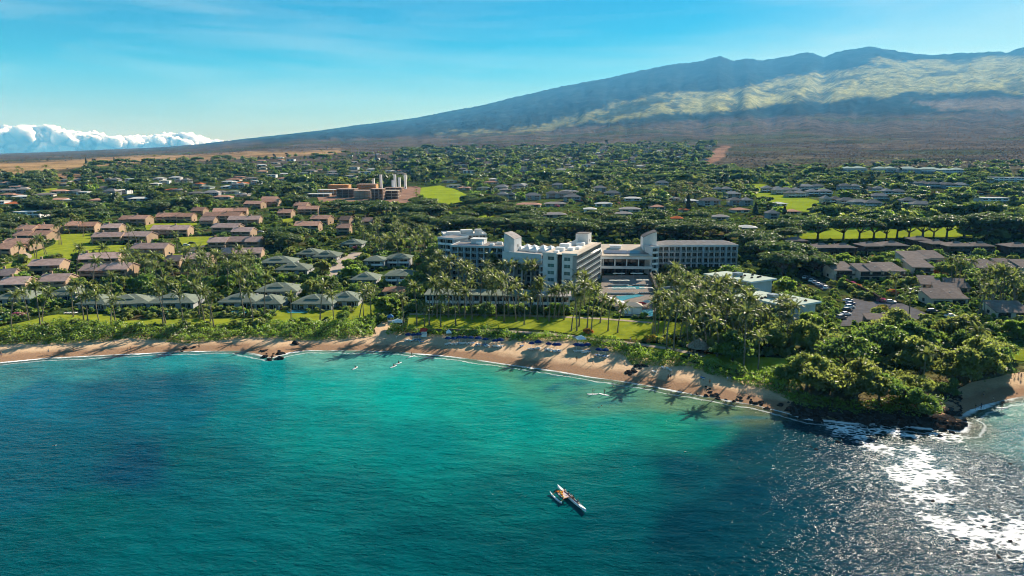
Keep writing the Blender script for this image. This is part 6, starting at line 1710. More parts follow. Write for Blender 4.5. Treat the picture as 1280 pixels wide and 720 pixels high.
PPL = [('stand', 61, 442.5, 30, 'person in white shirt standing on the wet sand at the far left', 0, 1, 'white', 'grey'), ('walk', 92, 439.5, 80, 'person in dark clothes walking on the left sand, alone', 1, 0, 'black', 'black'),
       ('walk', 160, 441, 90, 'left one of a pair walking by the left waterline', 0, 2, None, 'red'), ('walk', 164, 439.5, 95, 'right one of a pair walking by the left waterline', 1, 0, 'navy', 'black'),
       ('stand', 249, 436, 200, 'person standing beside the two black beach rocks on the left', 2, 0, None, 'black'), ('walk', 2, 446, 70, 'bather at the waterline on the left picture edge', 1, 0, None, 'blue'),
       ('stand', 143, 430, 0, 'person sitting high on the sand below the left hedge', 1, 1, 'grey', 'grey'), ('walk', 496, 425.5, 20, 'person in white coming down to the beach from the sandy path', 0, 2, 'white', 'white'),
       ('stand', 655, 431, 10, 'person standing against the hedge behind the hotel beach', 0, 1, None, 'red'), ('stand', 721, 452, 0, 'person in red shorts standing on open sand before the tented loungers', 2, 0, None, 'red'),
       ('walk', 741, 456, 60, 'person walking on wet sand carrying nothing, casting a long shadow', 1, 0, None, 'navy'), ('stand', 734, 453.5, 70, 'second person close by the walker on wet sand', 1, 0, 'black', 'black'),
       ('stand', 835, 475, 40, 'left one of two people at the waterline below the pool palms', 2, 0, None, 'black'), ('stand', 838, 474.5, 0, 'right one of two people at the waterline below the pool palms', 1, 1, 'navy', 'navy'),
       ('stand', 909, 477, 0, 'person in white in the shade of the right hedge', 0, 1, 'white', 'blue'), ('walk', 913, 477.5, 50, 'person in blue beside the one in white under the right hedge', 1, 0, 'blue', 'grey'),
       ('stand', 887, 481, 0, 'person in orange in the tree shade on the right sand', 1, 0, 'orange', 'black'), ('walk', 931, 484, 80, 'person in red shorts near the rocks at the end of the beach', 1, 0, None, 'red'),
       ('stand', 540, 424, 0, 'person standing beside the red hire stand', 1, 0, 'grey', 'navy'), ('walk', 800, 458, 100, 'person walking by the black rocks under the hedge corner', 2, 0, None, 'green'),
       ('stand', 788, 428, 0, 'person in white on the shore path at the lawn edge', 0, 2, 'white', 'grey'), ('walk', 795, 429, 70, 'second person on the shore path at the lawn edge', 1, 0, 'red', 'grey'),
       ('stand', 1229, 497, 0, 'person at the waterline of the right cove', 1, 0, None, 'navy'), ('walk', 1241, 503, 70, 'person wading at the edge of the right cove', 0, 1, None, 'black'),
       ('walk', 1268, 471, 40, 'left walker high on the right cove sand', 1, 0, None, 'red'), ('stand', 1273, 470, 0, 'right walker high on the right cove sand', 0, 2, 'white', 'blue'), ('stand', 1276, 474, 0, 'person with bag near the right picture edge on cove sand', 1, 0, 'black', 'grey')]
for k, x, y, rz, lb, sk, hr, tp, bt in PPL:
    person(k, G(x, y, .14), R(rz), lb, sk, hr, tp, bt)
def wat(px, py, z=0.0):
    x, y = flat(px, py, z); return Vector((x, y, z))
# boards
def board_mesh(L_, w, mat, t=.11):
    b = MB(); n = 12; o = []
    for i in range(n + 1):
        u = i / n; hw = w / 2 * math.sin(math.pi * (0.04 + 0.93 * u)) ** .55; o.append((-L_ / 2 + L_ * u, hw, .10 * (2 * u - 1) ** 4))
    vs = []
    for x, hw, zz in o: vs += [(x, -hw, zz + t), (x, hw, zz + t), (x, hw * .8, zz - .03), (x, -hw * .8, zz - .03)]
    fs = [(3, 2, 1, 0), (4 * n, 4 * n + 1, 4 * n + 2, 4 * n + 3)]
    for i in range(n):
        for k in range(4): fs.append((4 * i + k, 4 * i + (k + 1) % 4, 4 * i + 4 + (k + 1) % 4, 4 * i + 4 + k))
    b.add(vs, fs); return b.mesh('deck', mat, False)
BOARD = board_mesh(3.4, .8, M_WHITE)
FIN = MB().prism([(-1.5, -.28), (-1.3, -.28), (-1.15, -.02), (-1.45, -.02)], -.012, .012).mesh('fin', M_DARK)
PADDLE = MB().tube([(0, 0, 0), (0, 0, 1.75)], .018, 5).box(-.09, -.012, -.42, .09, .012, .0).mesh('shaft', M_DKWOOD)
def paddler(px, py, rz, lb, stand=True, skin=1, top=None, bottom='black', hr=0):
    p = wat(px, py); root = empty('paddleboard', p, R(rz)); tag(root, 'board under ' + lb, 'paddleboard')
    inst('deck', BOARD, root); inst('fin', FIN, root)
    person('paddle' if stand else 'sit', p + Vector((0, 0, .11 if stand else -.02)), R(rz) + R(90), lb, skin, hr, top, bottom)
    d = Vector((math.cos(R(rz)), math.sin(R(rz)), 0))
    pd = inst('paddle', PADDLE, None, p + d * .45 + Vector((d.y * .3, -d.x * .3, .12)), (R(12), 0, R(rz))); tag(pd, 'paddle held by ' + lb.replace('dark-clad ', ''), 'paddle')
paddler(741, 493, 3, 'standing paddleboarder off the beach, left of the close pair', True, 1, None, 'navy')
paddler(755, 493.5, -35, 'standing paddleboarder off the beach, right of the close pair', True, 2, None, 'black')
paddler(492, 458.5, 60, 'dark-clad surfer sitting on a board, lower of the pair in the middle bay', False, 1, 'black')
paddler(498, 454.5, 55, 'dark-clad surfer sitting on a board, upper of the pair in the middle bay', False, 2, 'black')
paddler(514.5, 446, 50, 'person launching a board at the middle waterline', True, 1, 'black')
paddler(444, 460.5, 75, 'lone surfer sitting on a board left of the middle pair', False, 1, 'black')
paddler(1219, 512.5, 10, 'person standing with a board in the right cove, leftmost there', True, 1, 'black')
paddler(1226, 511.5, 10, 'person standing with a board in the middle of the right cove shallows', True, 2, 'navy')
paddler(1252, 510, -12, 'paddler with a white board furthest out in the right cove', True, 1, 'black')
SWM = [(767, 483, 'orange-clad swimmer standing off the beach left of the shaded shallows', 'orange'), (803, 484.5, 'swimmer in the left of a pair in the pale shallows', None), (806, 484, 'swimmer in the right of a pair in the pale shallows', None), (748, 508.5, 'swimmer on the left of two dark heads in turquoise water', None), (752, 507.5, 'swimmer on the right of two dark heads in turquoise water', None),
       (710, 468, 'bather close to the foam left of the reef patches', None), (706, 470, 'bather just left of another close to the foam', None), (864, 493, 'swimmer in blue on the shaded shallows under trees', 'blue'), (70, 556, 'lone swimmer far out over the dark reef on the left', 'white'), (857, 564, 'swimmer with white splash off the dark reef edge', 'white')]
for x, y, lb, tp in SWM:
    person('swim', wat(x, y, .06), R(random.Random(x).uniform(0, 360)), lb, 1, 0, tp, 'navy')
# outrigger canoe ----------------------------------------------------------
def hull(b, L_, w, h, n=18, mi=0, rock=.35, z0=0.0, y0=0.0, p=.6):
    vs = []
    for i in range(n + 1):
        u = 2 * i / n - 1; k = max(.02, (1 - abs(u) ** 2.4)) ** p; zz = z0 + rock * abs(u) ** 3
        hw = w / 2 * k
        vs += [(u * L_ / 2, y0 - hw, zz + h), (u * L_ / 2, y0 - hw * .82, zz + h * .3), (u * L_ / 2, y0, zz - h * .12), (u * L_ / 2, y0 + hw * .82, zz + h * .3), (u * L_ / 2, y0 + hw, zz + h)]
    fs = []
    for i in range(n):
        for k in range(5): fs.append((5 * i + k, 5 * i + (k + 1) % 5, 5 * i + 5 + (k + 1) % 5, 5 * i + 5 + k))
    fs += [(4, 3, 2, 1, 0), tuple(5 * n + k for k in range(5))]
    return b.add(vs, fs, mi)
pa, pb = wat(696, 609.5), wat(733.5, 642.5)
mid = (pa + pb) / 2; dv_ = pb - pa; CL = dv_.length * .95; yaw = math.atan2(dv_.y, dv_.x)
root = empty('outrigger_canoe', mid, yaw); tag(root, 'white outrigger sailing canoe with crew crossing the open bay', 'canoe')
b = MB(); hull(b, CL, .74, .62, z0=-.05); b.build('hull', M_WHITE, root)
MB().box(-CL * .36, -.22, .57, CL * .33, .22, .60).build('cockpit', CLOTH['navy'], root)
for s_ in (-1, 1): MB().box(-CL * .36, -.27 if s_ < 0 else .23, .571, CL * .33, -.23 if s_ < 0 else .27, .70).build('gunwale', M_WHITE, root)
OY = -2.7
b = MB(); hull(b, CL * .44, .32, .36, 14, z0=-.05, y0=OY, rock=.4); b.build('float', M_WHITE, root, (-CL * .15, 0, 0))
for x in (-CL * .27, CL * .02):
    MB().tube([(x, .5, .70), (x, -.8, 1.0), (x, OY * .7, .92), (x, OY, .33)], .075, 6).build('cross_beam', CLOTH['orange'], root)
M_NET = surf('trampoline_net', (0.56, 0.46, 0.43), 0.9, 0.2, 3.0)
MB().box(-CL * .22, OY * .74, .90, CL * .01, -.55, .93).build('trampoline', M_NET, root)
rg = random.Random(8)
for k in range(6):
    o = MB().lathe([(.16, -.1), (.24, 0), (.2, .12), (.05, .16)], 7).build('life_vest', CLOTH['yellow' if k % 2 else 'orange'], None, root.matrix_basis @ Vector((rg.uniform(-CL * .23, -.3), rg.uniform(OY * .75, -.9), 1.04)))
    tag(o, ('yellow' if k % 2 else 'orange') + ' life vest lying on the canoe net, ' + ('first', 'second', 'third')[k // 2] + ' of three that colour', 'life vest', 'life vests on the canoe net')
CREW = [(-.24, .0, 'white', 'crew member in white near the stern end of the canoe'), (-.10, .0, 'navy', 'crew member in navy beside the canoe net'), (.0, .0, 'white', 'crew member in white amidships on the canoe'), (.07, .0, 'black', 'crew member in black amidships on the canoe'), (.22, .0, 'navy', 'crew member in navy with white cap near the bow')]
for u, y, tp, lb in CREW:
    q = root.matrix_basis @ Vector((u * CL, y, .34))
    person('sit', q, yaw + R(90), lb, 1 if tp != 'white' else 0, 0 if u < .2 else 2, tp, 'grey')
for i, u in enumerate((-.10, .07, .22)):
    q = root.matrix_basis @ Vector((u * CL + .45, .62, .05)); o = inst('paddle', PADDLE, None, q, (R(-22), 0, yaw)); tag(o, ('paddle beside the crew in navy at the net', 'paddle amidships on the open side of the canoe', 'paddle nearest the canoe bow')[i], 'paddle')
bpy.context.view_layer.update()

# ------------------------------------------------------------------ rocks
M_LAVA = surf('lava_rock', (0.040, 0.034, 0.031), 0.85, 0.45, 0.7, 0.9, 2.5, spec=0.5)
def rock_mesh(seed):
    bm = bmesh.new(); bmesh.ops.create_icosphere(bm, subdivisions=2, radius=1.0); rg = random.Random(seed)
    cuts = [(Vector((rg.gauss(0, 1), rg.gauss(0, 1), rg.gauss(0, 1))).normalized(), rg.uniform(.5, .8)) for _ in range(9)]
    for v in bm.verts:
        for n, d in cuts:
            e = v.co.dot(n) - d
            if e > 0: v.co -= n * e
        v.co *= 1 + rg.uniform(-.06, .06)
        v.co.z *= .62
    me = bpy.data.meshes.new('rock'); bm.to_mesh(me); bm.free(); me.materials.append(M_LAVA); return me
ROCKS = [rock_mesh(i) for i in range(5)]
def rock(p, s, lst, rg):
    o = inst('rock', ROCKS[rg.randrange(5)], None, p, (rg.uniform(-.3, .3), rg.uniform(-.3, .3), rg.uniform(0, 6.28)), (s * rg.uniform(.8, 1.4), s, s * rg.uniform(.7, 1.1)))
    o['category'] = 'rock'; PLACED.append((o, lst, proj(p[0], p[1], p[2])))
    return o
rg = random.Random(21)
TPL['rk_left'] = 'black lava rock in the surf where two beaches meet, {o} of that outcrop'
for _ in range(20):
    x, y = rg.uniform(326, 352), rg.uniform(437.5, 450); rock(wat(x, y, .05), rg.uniform(.5, 1.5), 'rk_left', rg)
TPL['rk_pair'] = 'black rock alone on the left sand, {o} of three'
for x, y, s in ((231, 436, 1.1), (228, 440, .6), (243, 434.5, 1.0)): rock(G(x, y, .1), s, 'rk_pair', rg)
rock(G(370, 430, .2), 1.8, 'rk_hedge', rg); TPL['rk_hedge'] = 'big dark boulder at the hedge foot right of the outcrop'
TPL['rk_mid'] = 'black rock below the hedge corner in the middle beach, {o} of that pile'
for _ in range(24):
    x = rg.uniform(782, 808); rock(G(x, 456 + (808 - x) * .42 + rg.uniform(-3, 4), .1), rg.uniform(.4, 1.15), 'rk_mid', rg)
TPL['rk_end'] = 'dark rock on the sand at the end of the beach, {o} of them'
for _ in range(34):
    x = rg.uniform(868, 985); y = 484 + (x - 868) * .235 + rg.uniform(-4, 12); rock(G(x, y, .1), rg.uniform(.35, 1.1), 'rk_end', rg)
TPL['rk_point'] = 'black lava boulder along the rocky point, {o} round the point'
for _ in range(120):
    x = rg.uniform(985, 1206); y = np.interp(x, [985, 1010, 1060, 1120, 1165, 1206], [512, 519, 524, 528, 531, 536]) + rg.gauss(0, 4) - 2
    rock(G(x, y, .25), rg.uniform(.5, 1.7), 'rk_point', rg)
TPL['rk_sea'] = 'dark rock breaking the surface off the point, {o} of the outlying rocks'
for x, y, s in ((1048, 553, 1.6), (1020, 562, 1.3), (1014, 559, .8), (1166, 627, 1.1), (1190, 631, .9), (1209, 630, .7), (1237, 634, .8), (1271, 643, .8), (1230, 659, .9), (1196, 675, 1.0), (1263, 677, 1.0), (1249, 697, 1.1), (1263, 580, 1.0), (1213, 565, .6), (1200, 533, 2.6), (1206, 530, 2.0), (1190, 541, 2.0), (1175, 545, 1.6)): rock(wat(x, y, -.05), s * .5, 'rk_sea', rg)
def lava_shelf():
    xs = np.arange(62, 140, .55); ys = np.arange(150, 215, .55); X, Y = np.meshgrid(xs, ys); x, y = X.ravel(), Y.ravel()
    d = coast_d(x, y); z = elev(x, y); px, py = proj(x, y, z)
    n = fbm(x / 3.2, y / 3.2, 5, 5, .6); z2 = z + 1.5 * (n - .42) + .5 * np.abs(fbm(x / 1.2, y / 1.2, 9, 3) - .5) * 2
    ok = (d > -5.5) & (d < 9) & (px > 968) & (px < 1204) & (py < 546)
    w = smooth01(px, 968, 992) * smooth01(d, 9.5, 6) * smooth01(d, -6, -3.5)
    z2 = z - .6 + (z2 - z + .6) * w
    na, nr = len(xs), len(ys); idx = np.arange(na * nr).reshape(nr, na)
    q = np.stack([idx[:-1, :-1], idx[:-1, 1:], idx[1:, 1:], idx[1:, :-1]], -1).reshape(-1, 4); q = q[ok[q].all(1)]
    us = np.unique(q); rem = np.full(na * nr, -1); rem[us] = np.arange(len(us))
    me = np_mesh('lava_shelf', np.stack([x, y, z2], 1)[us], rem[q], M_LAVA)
    tag(inst('lava_shelf', me), 'low black lava shelf edging the wooded point', 'lava shelf', kind='structure')
lava_shelf()

# ------------------------------------------------------------------ cars
M_TYRE = surf('tyre_rubber', (0.018, 0.018, 0.018), 0.85, 0.1, 5.0); M_LAMP = surf('lamp_glass', (0.6, 0.6, 0.58), 0.15, 0.05)
PAINT = {n: surf(n + '_car_paint', c, 0.28, 0.05, 1.0, spec=0.6) for n, c in (('white', (0.75, 0.75, 0.75)), ('silver', (0.45, 0.46, 0.48)), ('black', (0.02, 0.02, 0.023)), ('grey', (0.16, 0.165, 0.17)), ('blue', (0.05, 0.11, 0.25)), ('red', (0.35, 0.03, 0.03)))}
def car_body(mat, tall):
    b = MB(); h = .2 * tall
    low = [(-2.2, .32), (2.2, .32), (2.25, .62), (2.1, .82), (1.1, .95 + h * .3), (-1.9, 1.0 + h * .3), (-2.25, .85), (-2.28, .5)]
    b.prism(low, -.88, .88)
    x0, x1, x2, x3 = (1.1, .35, -1.2 - .4 * tall, -1.9); zt, zb = 1.45 + h, .94 + h * .3
    b.add([(x0, -.82, zb), (x0, .82, zb), (x3, .82, zb), (x3, -.82, zb), (x1, -.64, zt), (x1, .64, zt), (x2, .64, zt), (x2, -.64, zt)], [(4, 5, 6, 7), (0, 1, 5, 4), (2, 3, 7, 6), (1, 2, 6, 5), (3, 0, 4, 7)])
    g = MB()
    def pane(A, B, C, D_, o):
        P = [Vector(q) for q in (A, B, C, D_)]; c = sum(P, Vector()) / 4; n = (P[1] - P[0]).cross(P[2] - P[0]).normalized()
        g.add([c + (q - c) * .86 + n * .012 for q in P], [(0, 1, 2, 3)])
    pane((x0, -.82, zb), (x0, .82, zb), (x1, .64, zt), (x1, -.64, zt), 0); pane((x3, .82, zb), (x3, -.82, zb), (x2, -.64, zt), (x2, .64, zt), 0)
    pane((x0, .82, zb), (x3, .82, zb), (x2, .64, zt), (x1, .64, zt), 0); pane((x3, -.82, zb), (x0, -.82, zb), (x1, -.64, zt), (x2, -.64, zt), 0)
    return b.mesh('body', mat), g.mesh('windows', M_GLASS)
WHEEL = MB().tube([(0, -.11, 0), (0, .11, 0)], .33, 12, 0).tube([(0, -.115, 0), (0, .115, 0)], .19, 8, 1).mesh('wheel', [M_TYRE, M_METAL])
HEADL = MB().box(-.05, -.18, -.07, .03, .18, .07).mesh('headlight', M_LAMP)
CARM = {(n, t): car_body(m, t) for n, m in PAINT.items() for t in (0, 1)}
def car(px, py, rz, paint, tall, lb):
    p = G(px, py, .2); root = empty('parked_car', p, R(rz)); tag(root, lb, 'car', 'parked cars')
    bd, gl = CARM[(paint, tall)]; inst('body', bd, root); inst('windows', gl, root)
    for x in (-1.35, 1.4):
        for y in (-.8, .8): inst('wheel', WHEEL, root, (x, y, .33))
    for y in (-.6, .6): inst('headlight', HEADL, root, (2.2, y, .68))
    SCREENS.append((px - 6, py - 5, px + 6, py, math.hypot(p.x, p.y)))
    return root
C6 = [(1060, 377.5, 'silver', 0), (1063, 381.5, 'blue', 0), (1062, 385.5, 'white', 1), (1059, 389.5, 'black', 1), (1057, 394.5, 'white', 0), (1051.5, 399, 'grey', 1)]
OW = ['topmost', 'second', 'third', 'fourth', 'fifth', 'lowest']
for i, (x, y, c, t) in enumerate(C6): car(x, y, 15, c, t, f'{c} car parked in the car park row beside the trees, {OW[i]} of six')
C7 = [(1006, 348.5, 'white', 0), (1010, 350.5, 'black', 1), (1014, 352.5, 'white', 1), (1018.5, 354.8, 'silver', 0), (1023, 357, 'white', 0), (1027, 359, 'blue', 0), (1032, 361.5, 'white', 1)]
OW7 = ['topmost', 'second', 'third', 'fourth', 'fifth', 'sixth', 'lowest']
for i, (x, y, c, t) in enumerate(C7): car(x, y, 55, c, t, f'{c} car on the parking strip under the long wall, {OW7[i]} of seven')
for x, y, rz, c, t, lb in ((1113, 379, -20, 'silver', 0, 'silver car turning by the flower bed in the car park'), (1104, 395.5, 10, 'grey', 0, 'grey car beside the shed roof in the car park'), (1141, 366, -15, 'blue', 1, 'blue car among palms left of the shed-roofed condominiums'), (1165, 391, 5, 'black', 1, 'black car beside the tan carport'), (1188, 397, 0, 'white', 0, 'white car at the right end of the car park lane'), (1086, 346, 0, 'white', 0, 'white car below the middle beige condominium'), (1098, 349, 10, 'silver', 1, 'silver van below the right beige condominium'), (1113, 347, 5, 'white', 1, 'white van right of the silver van'),
                           (233, 308, 20, 'white', 1, 'white van on the short left drive'), (228, 316, 60, 'white', 0, 'white car lower on the short left drive'), (240, 305, 25, 'black', 0, 'black car by the white van on the left drive'), (317, 290, 0, 'white', 0, 'white car behind the left condominiums, left of two'), (326, 291, 0, 'silver', 0, 'silver car behind the left condominiums, right of two'),
                           (1172, 241, 0, 'white', 0, 'white car on the far right terrace road, left of two'), (1226, 243, 0, 'white', 0, 'white car on the far right terrace road, right of two')):
    car(x, y, rz, c, t, lb)
# ------------------------------------------------------------------ planting
_TA = np.linspace(R(-52), R(52), 320); _TR = np.exp(np.linspace(math.log(150), math.log(8000), 330))
_a, _r = np.meshgrid(_TA, _TR, indexing='ij')
_TZ = elev(np.sin(_a) * _r, np.cos(_a) * _r)
def Gv(px, py):
    """many sight lines at once"""
    px = np.asarray(px, float); py = np.asarray(py, float)
    a = (px - 640) / FOC; b0 = -(py - 360) / FOC; b = _cp + b0 * _sp; c = -_sp + b0 * _cp
    h = np.hypot(a, b); az = np.arctan2(a, b); t = c / h
    ia = np.clip(np.round((az - _TA[0]) / (_TA[1] - _TA[0])).astype(int), 0, len(_TA) - 1)
    f = CAM_H + t[:, None] * _TR[None, :] - _TZ[ia]
    j = np.argmax(f < 0, axis=1); j = np.where((f < 0).any(1), j, len(_TR) - 1); j0 = np.maximum(j - 1, 0); n = np.arange(len(px))
    f0, f1 = f[n, j0], f[n, j]; w = np.clip(f0 / (f0 - f1 + 1e-9), 0, 1)
    rr = _TR[j0] + (_TR[j] - _TR[j0]) * w
    x, y = a / h * rr, b / h * rr
    return np.stack([x, y, elev(x, y)], 1)
OPEN = [P for nm, mt, P, lb in LAWNS] + [[(395, 246), (470, 236), (520, 232), (531, 236), (526, 244), (510, 254), (400, 252)], [(445, 312), (432, 322), (412, 340), (398, 362), (412, 362), (432, 335), (454, 316)],
        [(1050, 408), (1058, 388), (1066, 373), (1108, 375), (1130, 379), (1165, 393), (1146, 401), (1092, 392), (1078, 408)], [(753, 345), (814, 344), (820, 378), (818, 397), (776, 395), (748, 377)], [(1000, 344), (1012, 343), (1042, 360), (1030, 365)],
        [(228, 327), (240, 310), (262, 303), (262, 308), (244, 316), (236, 328)], [(-60, 440), (0, 428), (320, 418), (470, 416), (640, 422), (780, 437), (860, 452), (940, 478), (1003, 514), (1003, 720), (-60, 720)], [(476, 404), (494, 402), (486, 420), (468, 420)], [(1178, 532), (1172, 512), (1190, 490), (1215, 478), (1260, 466), (1340, 458), (1340, 560)]]
GOLDZ = [[(-60, 206), (0, 204), (90, 201), (170, 196), (320, 191), (430, 187), (420, 193), (300, 198), (210, 201), (110, 208), (0, 218), (-60, 222)], [(900, 180), (916, 180), (908, 196), (888, 208), (884, 200)]]
def in_open(x, y, pad=0.0):
    for P in OPEN:
        if poly_sdf(np.array([x]), np.array([y]), P)[0] > -pad: return True
    return False
def scatter(poly, n, seed, gap=0.0):
    rg = np.random.default_rng(seed); P = np.array(poly, float); out = []
    got = 0
    while got < n:
        m_ = max(200, 2 * n)
        q = np.stack([rg.uniform(P[:, 0].min(), P[:, 0].max(), m_), rg.uniform(P[:, 1].min(), P[:, 1].max(), m_)], 1)
        q = q[poly_sdf(q[:, 0], q[:, 1], poly) > 0]; out.append(q); got += len(q)
    q = np.vstack(out)[:n]
    return q, Gv(q[:, 0], q[:, 1])

LANDMARKS = [(20, 290, 'beside the condominiums at the left edge'), (95, 312, 'round the big left lawn'), (60, 385, 'by the leftmost shore villas'), (60, 345, 'below the big left lawn'), (160, 355, 'behind the left shore villas'), (165, 395, 'before the left shore villas'), (255, 355, 'behind the middle shore villas'),
             (290, 398, 'before the middle shore villas'), (225, 300, 'near the short left drive'), (300, 315, 'right of the short left drive'), (230, 265, 'behind the pink-tiled condominiums'), (60, 262, 'in the dark belt at far left'), (150, 255, 'in the dark belt upper left'), (290, 248, 'in the dark belt below the upper town'),
             (350, 300, 'by the pink condominiums above the lane'), (370, 345, 'left of the dusty lane'), (440, 340, 'right of the dusty lane'), (390, 395, 'round the flat villa lawn'), (470, 395, 'by the sandy path'), (400, 270, 'below the construction site'), (470, 275, 'on the dark slope under the construction site'),
             (490, 315, 'above the tall hip-roofed villa'), (540, 350, 'left of the hotel'), (560, 285, 'behind the left hotel wing'), (540, 240, 'by the round green'), (600, 370, 'in front of the left hotel wing'), (560, 405, 'on the hotel lawn near the path'), (640, 400, 'on the middle of the hotel lawn'), (650, 285, 'behind the middle of the hotel'),
             (700, 375, 'before the front hotel wing'), (720, 410, 'on the lawn below the front wing'), (770, 400, 'on the right of the hotel lawn'), (740, 280, 'behind the hotel lobby'), (830, 285, 'behind the right hotel wing'), (920, 295, 'above the right hotel wing end'), (860, 345, 'below the right hotel wing'), (830, 385, 'beside the pool terraces'), (900, 385, 'below the white pavilions'),
             (840, 425, 'at the right end of the hotel lawn'), (880, 440, 'by the thatched hut'), (960, 350, 'between and behind the white pavilions'), (960, 410, 'below the nearer pavilion'), (940, 450, 'on the shaded lawn'), (1000, 310, 'at the left end of the fairway'), (1040, 340, 'along the long retaining wall'), (1020, 385, 'left of the car park'), (1080, 300, 'left of centre on the fairway edge'),
             (1180, 300, 'right of centre on the fairway edge'), (1090, 335, 'by the beige stepped condominiums'), (1200, 335, 'by the right beige condominiums'), (1120, 375, 'above the car park'), (1180, 405, 'right of the car park'), (1240, 370, 'by the right-edge condominiums'), (1240, 415, 'behind the right cove'), (1030, 470, 'on the left of the wooded point'), (1100, 490, 'at the front of the wooded point'),
             (1160, 470, 'on the right of the wooded point'), (1100, 435, 'at the back of the wooded point'), (1210, 460, 'beside the right cove sand'), (680, 245, 'in the estate left of the magenta hedge'), (800, 245, 'in the middle of the garden estate'), (900, 250, 'at the right of the garden estate'), (1000, 255, 'round the sloping fairway'), (1150, 270, 'below the terraced garden'), (1250, 280, 'at the far right of the fairway')]
def place_of(x, y):
    return min(LANDMARKS, key=lambda l: (l[0] - x) ** 2 + (1.6 * (l[1] - y)) ** 2)[2]
DESC = {'palm': 'coconut palm', 'umb': 'flat-topped dark rain tree', 'bush0': 'dark green bushy tree', 'bush1': 'bright green spreading tree', 'bush2': 'small dark round tree', 'bush3': 'tall olive green tree', 'bush4': 'broad green tree', 'bush5': 'small bright green tree',
        'shore': 'big leafy shore tree', 'pine': 'dark columnar pine', 'shrub0': 'bright garden shrub', 'shrub1': 'fresh green shrub', 'shrub2': 'small dark shrub', 'shrub3': 'large olive shrub', 'shrub4': 'rounded bright shrub'}
def key(d, q):
    k = d + '|' + place_of(q[0], q[1])
    TPL[k] = DESC[d] + ' ' + place_of(q[0], q[1]) + ', {o} of those'
    return k
N_OF = {}
def can(n, lim):
    N_OF[n] = N_OF.get(n, 0) + 1
    return N_OF[n] <= lim
rp = random.Random(77)
# palms whose places the photograph shows
ROW = [(15, 414, 374), (51, 414, 362), (54, 409, 372), (110, 410, 372), (139, 407, 378), (144, 404, 364), (125, 406, 374), (204, 405, 358), (207, 404, 368), (229, 402, 370), (250, 398, 366), (255, 401, 360), (267, 409, 367), (263, 402, 374), (306, 398, 352), (316, 407, 366), (105, 402, 358), (36, 400, 368), (92, 396, 366),
       (331, 400, 352), (364, 402, 372), (400, 402, 360), (417, 402, 371), (449, 402, 366), (455, 401, 371), (464, 395, 364), (505, 406, 374), (521, 407, 362), (531, 409, 388), (537, 407, 360), (551, 409, 376), (560, 397, 356), (590, 400, 366), (606, 398, 358), (620, 399, 362), (636, 396, 352), (650, 397, 358), (546, 398, 360), (692, 399, 364), (705, 400, 366), (564, 392, 352), (570, 407, 368), (581, 398, 345), (600, 392, 348), (630, 402, 356), (613, 396, 352), (540, 396, 362), (575, 396, 360),
       (655, 406, 374), (672, 400, 362), (686, 402, 368), (698, 398, 362), (714, 414, 372), (721, 414, 366), (724, 408, 360), (734, 410, 362), (739, 416, 368), (750, 404, 376), (760, 414, 380), (772, 416, 387), (645, 402, 366), (662, 398, 370), (680, 397, 358), (816, 417, 382), (819, 420, 376), (822, 416, 388), (834, 441, 386), (842, 441, 382), (829, 420, 390), (850, 424, 392), (857, 420, 390),
       (869, 445, 410), (930, 460, 398), (947, 465, 425), (884, 436, 396), (896, 446, 404), (860, 432, 386), (1152, 486, 444), (1210, 452, 416)]
for bx, by, cyy in ROW:
    p = G(bx, by); Hn = (by - cyy) * mpp(p) * 1.05
    i = min(range(len(PALMS)), key=lambda k: abs(PALMS[k].H - Hn) + rp.random() * 1.5)
    if bx in (834, 125): i = 5
    s = Hn / PALMS[i].H * 1.06
    palm_full(i, p, rp.uniform(0, 6.28), max(.85, min(s, 1.3)), key('palm', (bx, by)), 'coconut palms')
    N_OF['palm'] = N_OF.get('palm', 0) + 1
LAWNP = [(25, 334, 308), (44, 330, 303), (47, 329, 300), (59, 330, 297), (63, 331, 300), (74, 306, 278), (77, 306, 282), (87, 293, 275), (104, 296, 274), (160, 312, 286), (102, 291, 272), (171, 306, 284), (222, 312, 292)]
for bx, by, cyy in LAWNP:
    p = G(bx, by); Hn = (by - cyy) * mpp(p); i = min(range(len(PALMS)), key=lambda k: abs(PALMS[k].H - Hn) + rp.random()); plant(PALMS[i], 'palm_tree', 'palm tree', p, None, max(.8, min(Hn / PALMS[i].H, 1.3)), key('palm', (bx, by)), rp, 'coconut palms'); N_OF['palm'] += 1
PZ = [([(536, 352), (640, 358), (700, 364), (745, 372), (745, 396), (536, 392)], 34, True, (9, 13.5)), ([(815, 366), (880, 378), (1000, 398), (985, 440), (900, 436), (862, 415), (822, 402)], 62, False, (9, 14)),
      ([(95, 338), (330, 340), (325, 372), (95, 374)], 42, True, (9, 14)), ([(440, 292), (548, 292), (540, 340), (440, 322)], 28, False, (8, 12)), ([(1090, 362), (1275, 345), (1278, 402), (1110, 412)], 34, False, (9, 14)),
      ([(548, 338), (640, 342), (640, 368), (548, 366)], 18, True, (9, 13)), ([(818, 338), (925, 336), (930, 352), (830, 362)], 16, True, (8, 12)), ([(760, 342), (812, 342), (812, 360), (760, 358)], 4, True, (8, 9)), ([(640, 228), (945, 232), (945, 268), (640, 262)], 30, False, (9, 12)), ([(990, 262), (1060, 262), (1060, 275), (980, 285)], 8, False, (8, 12))]
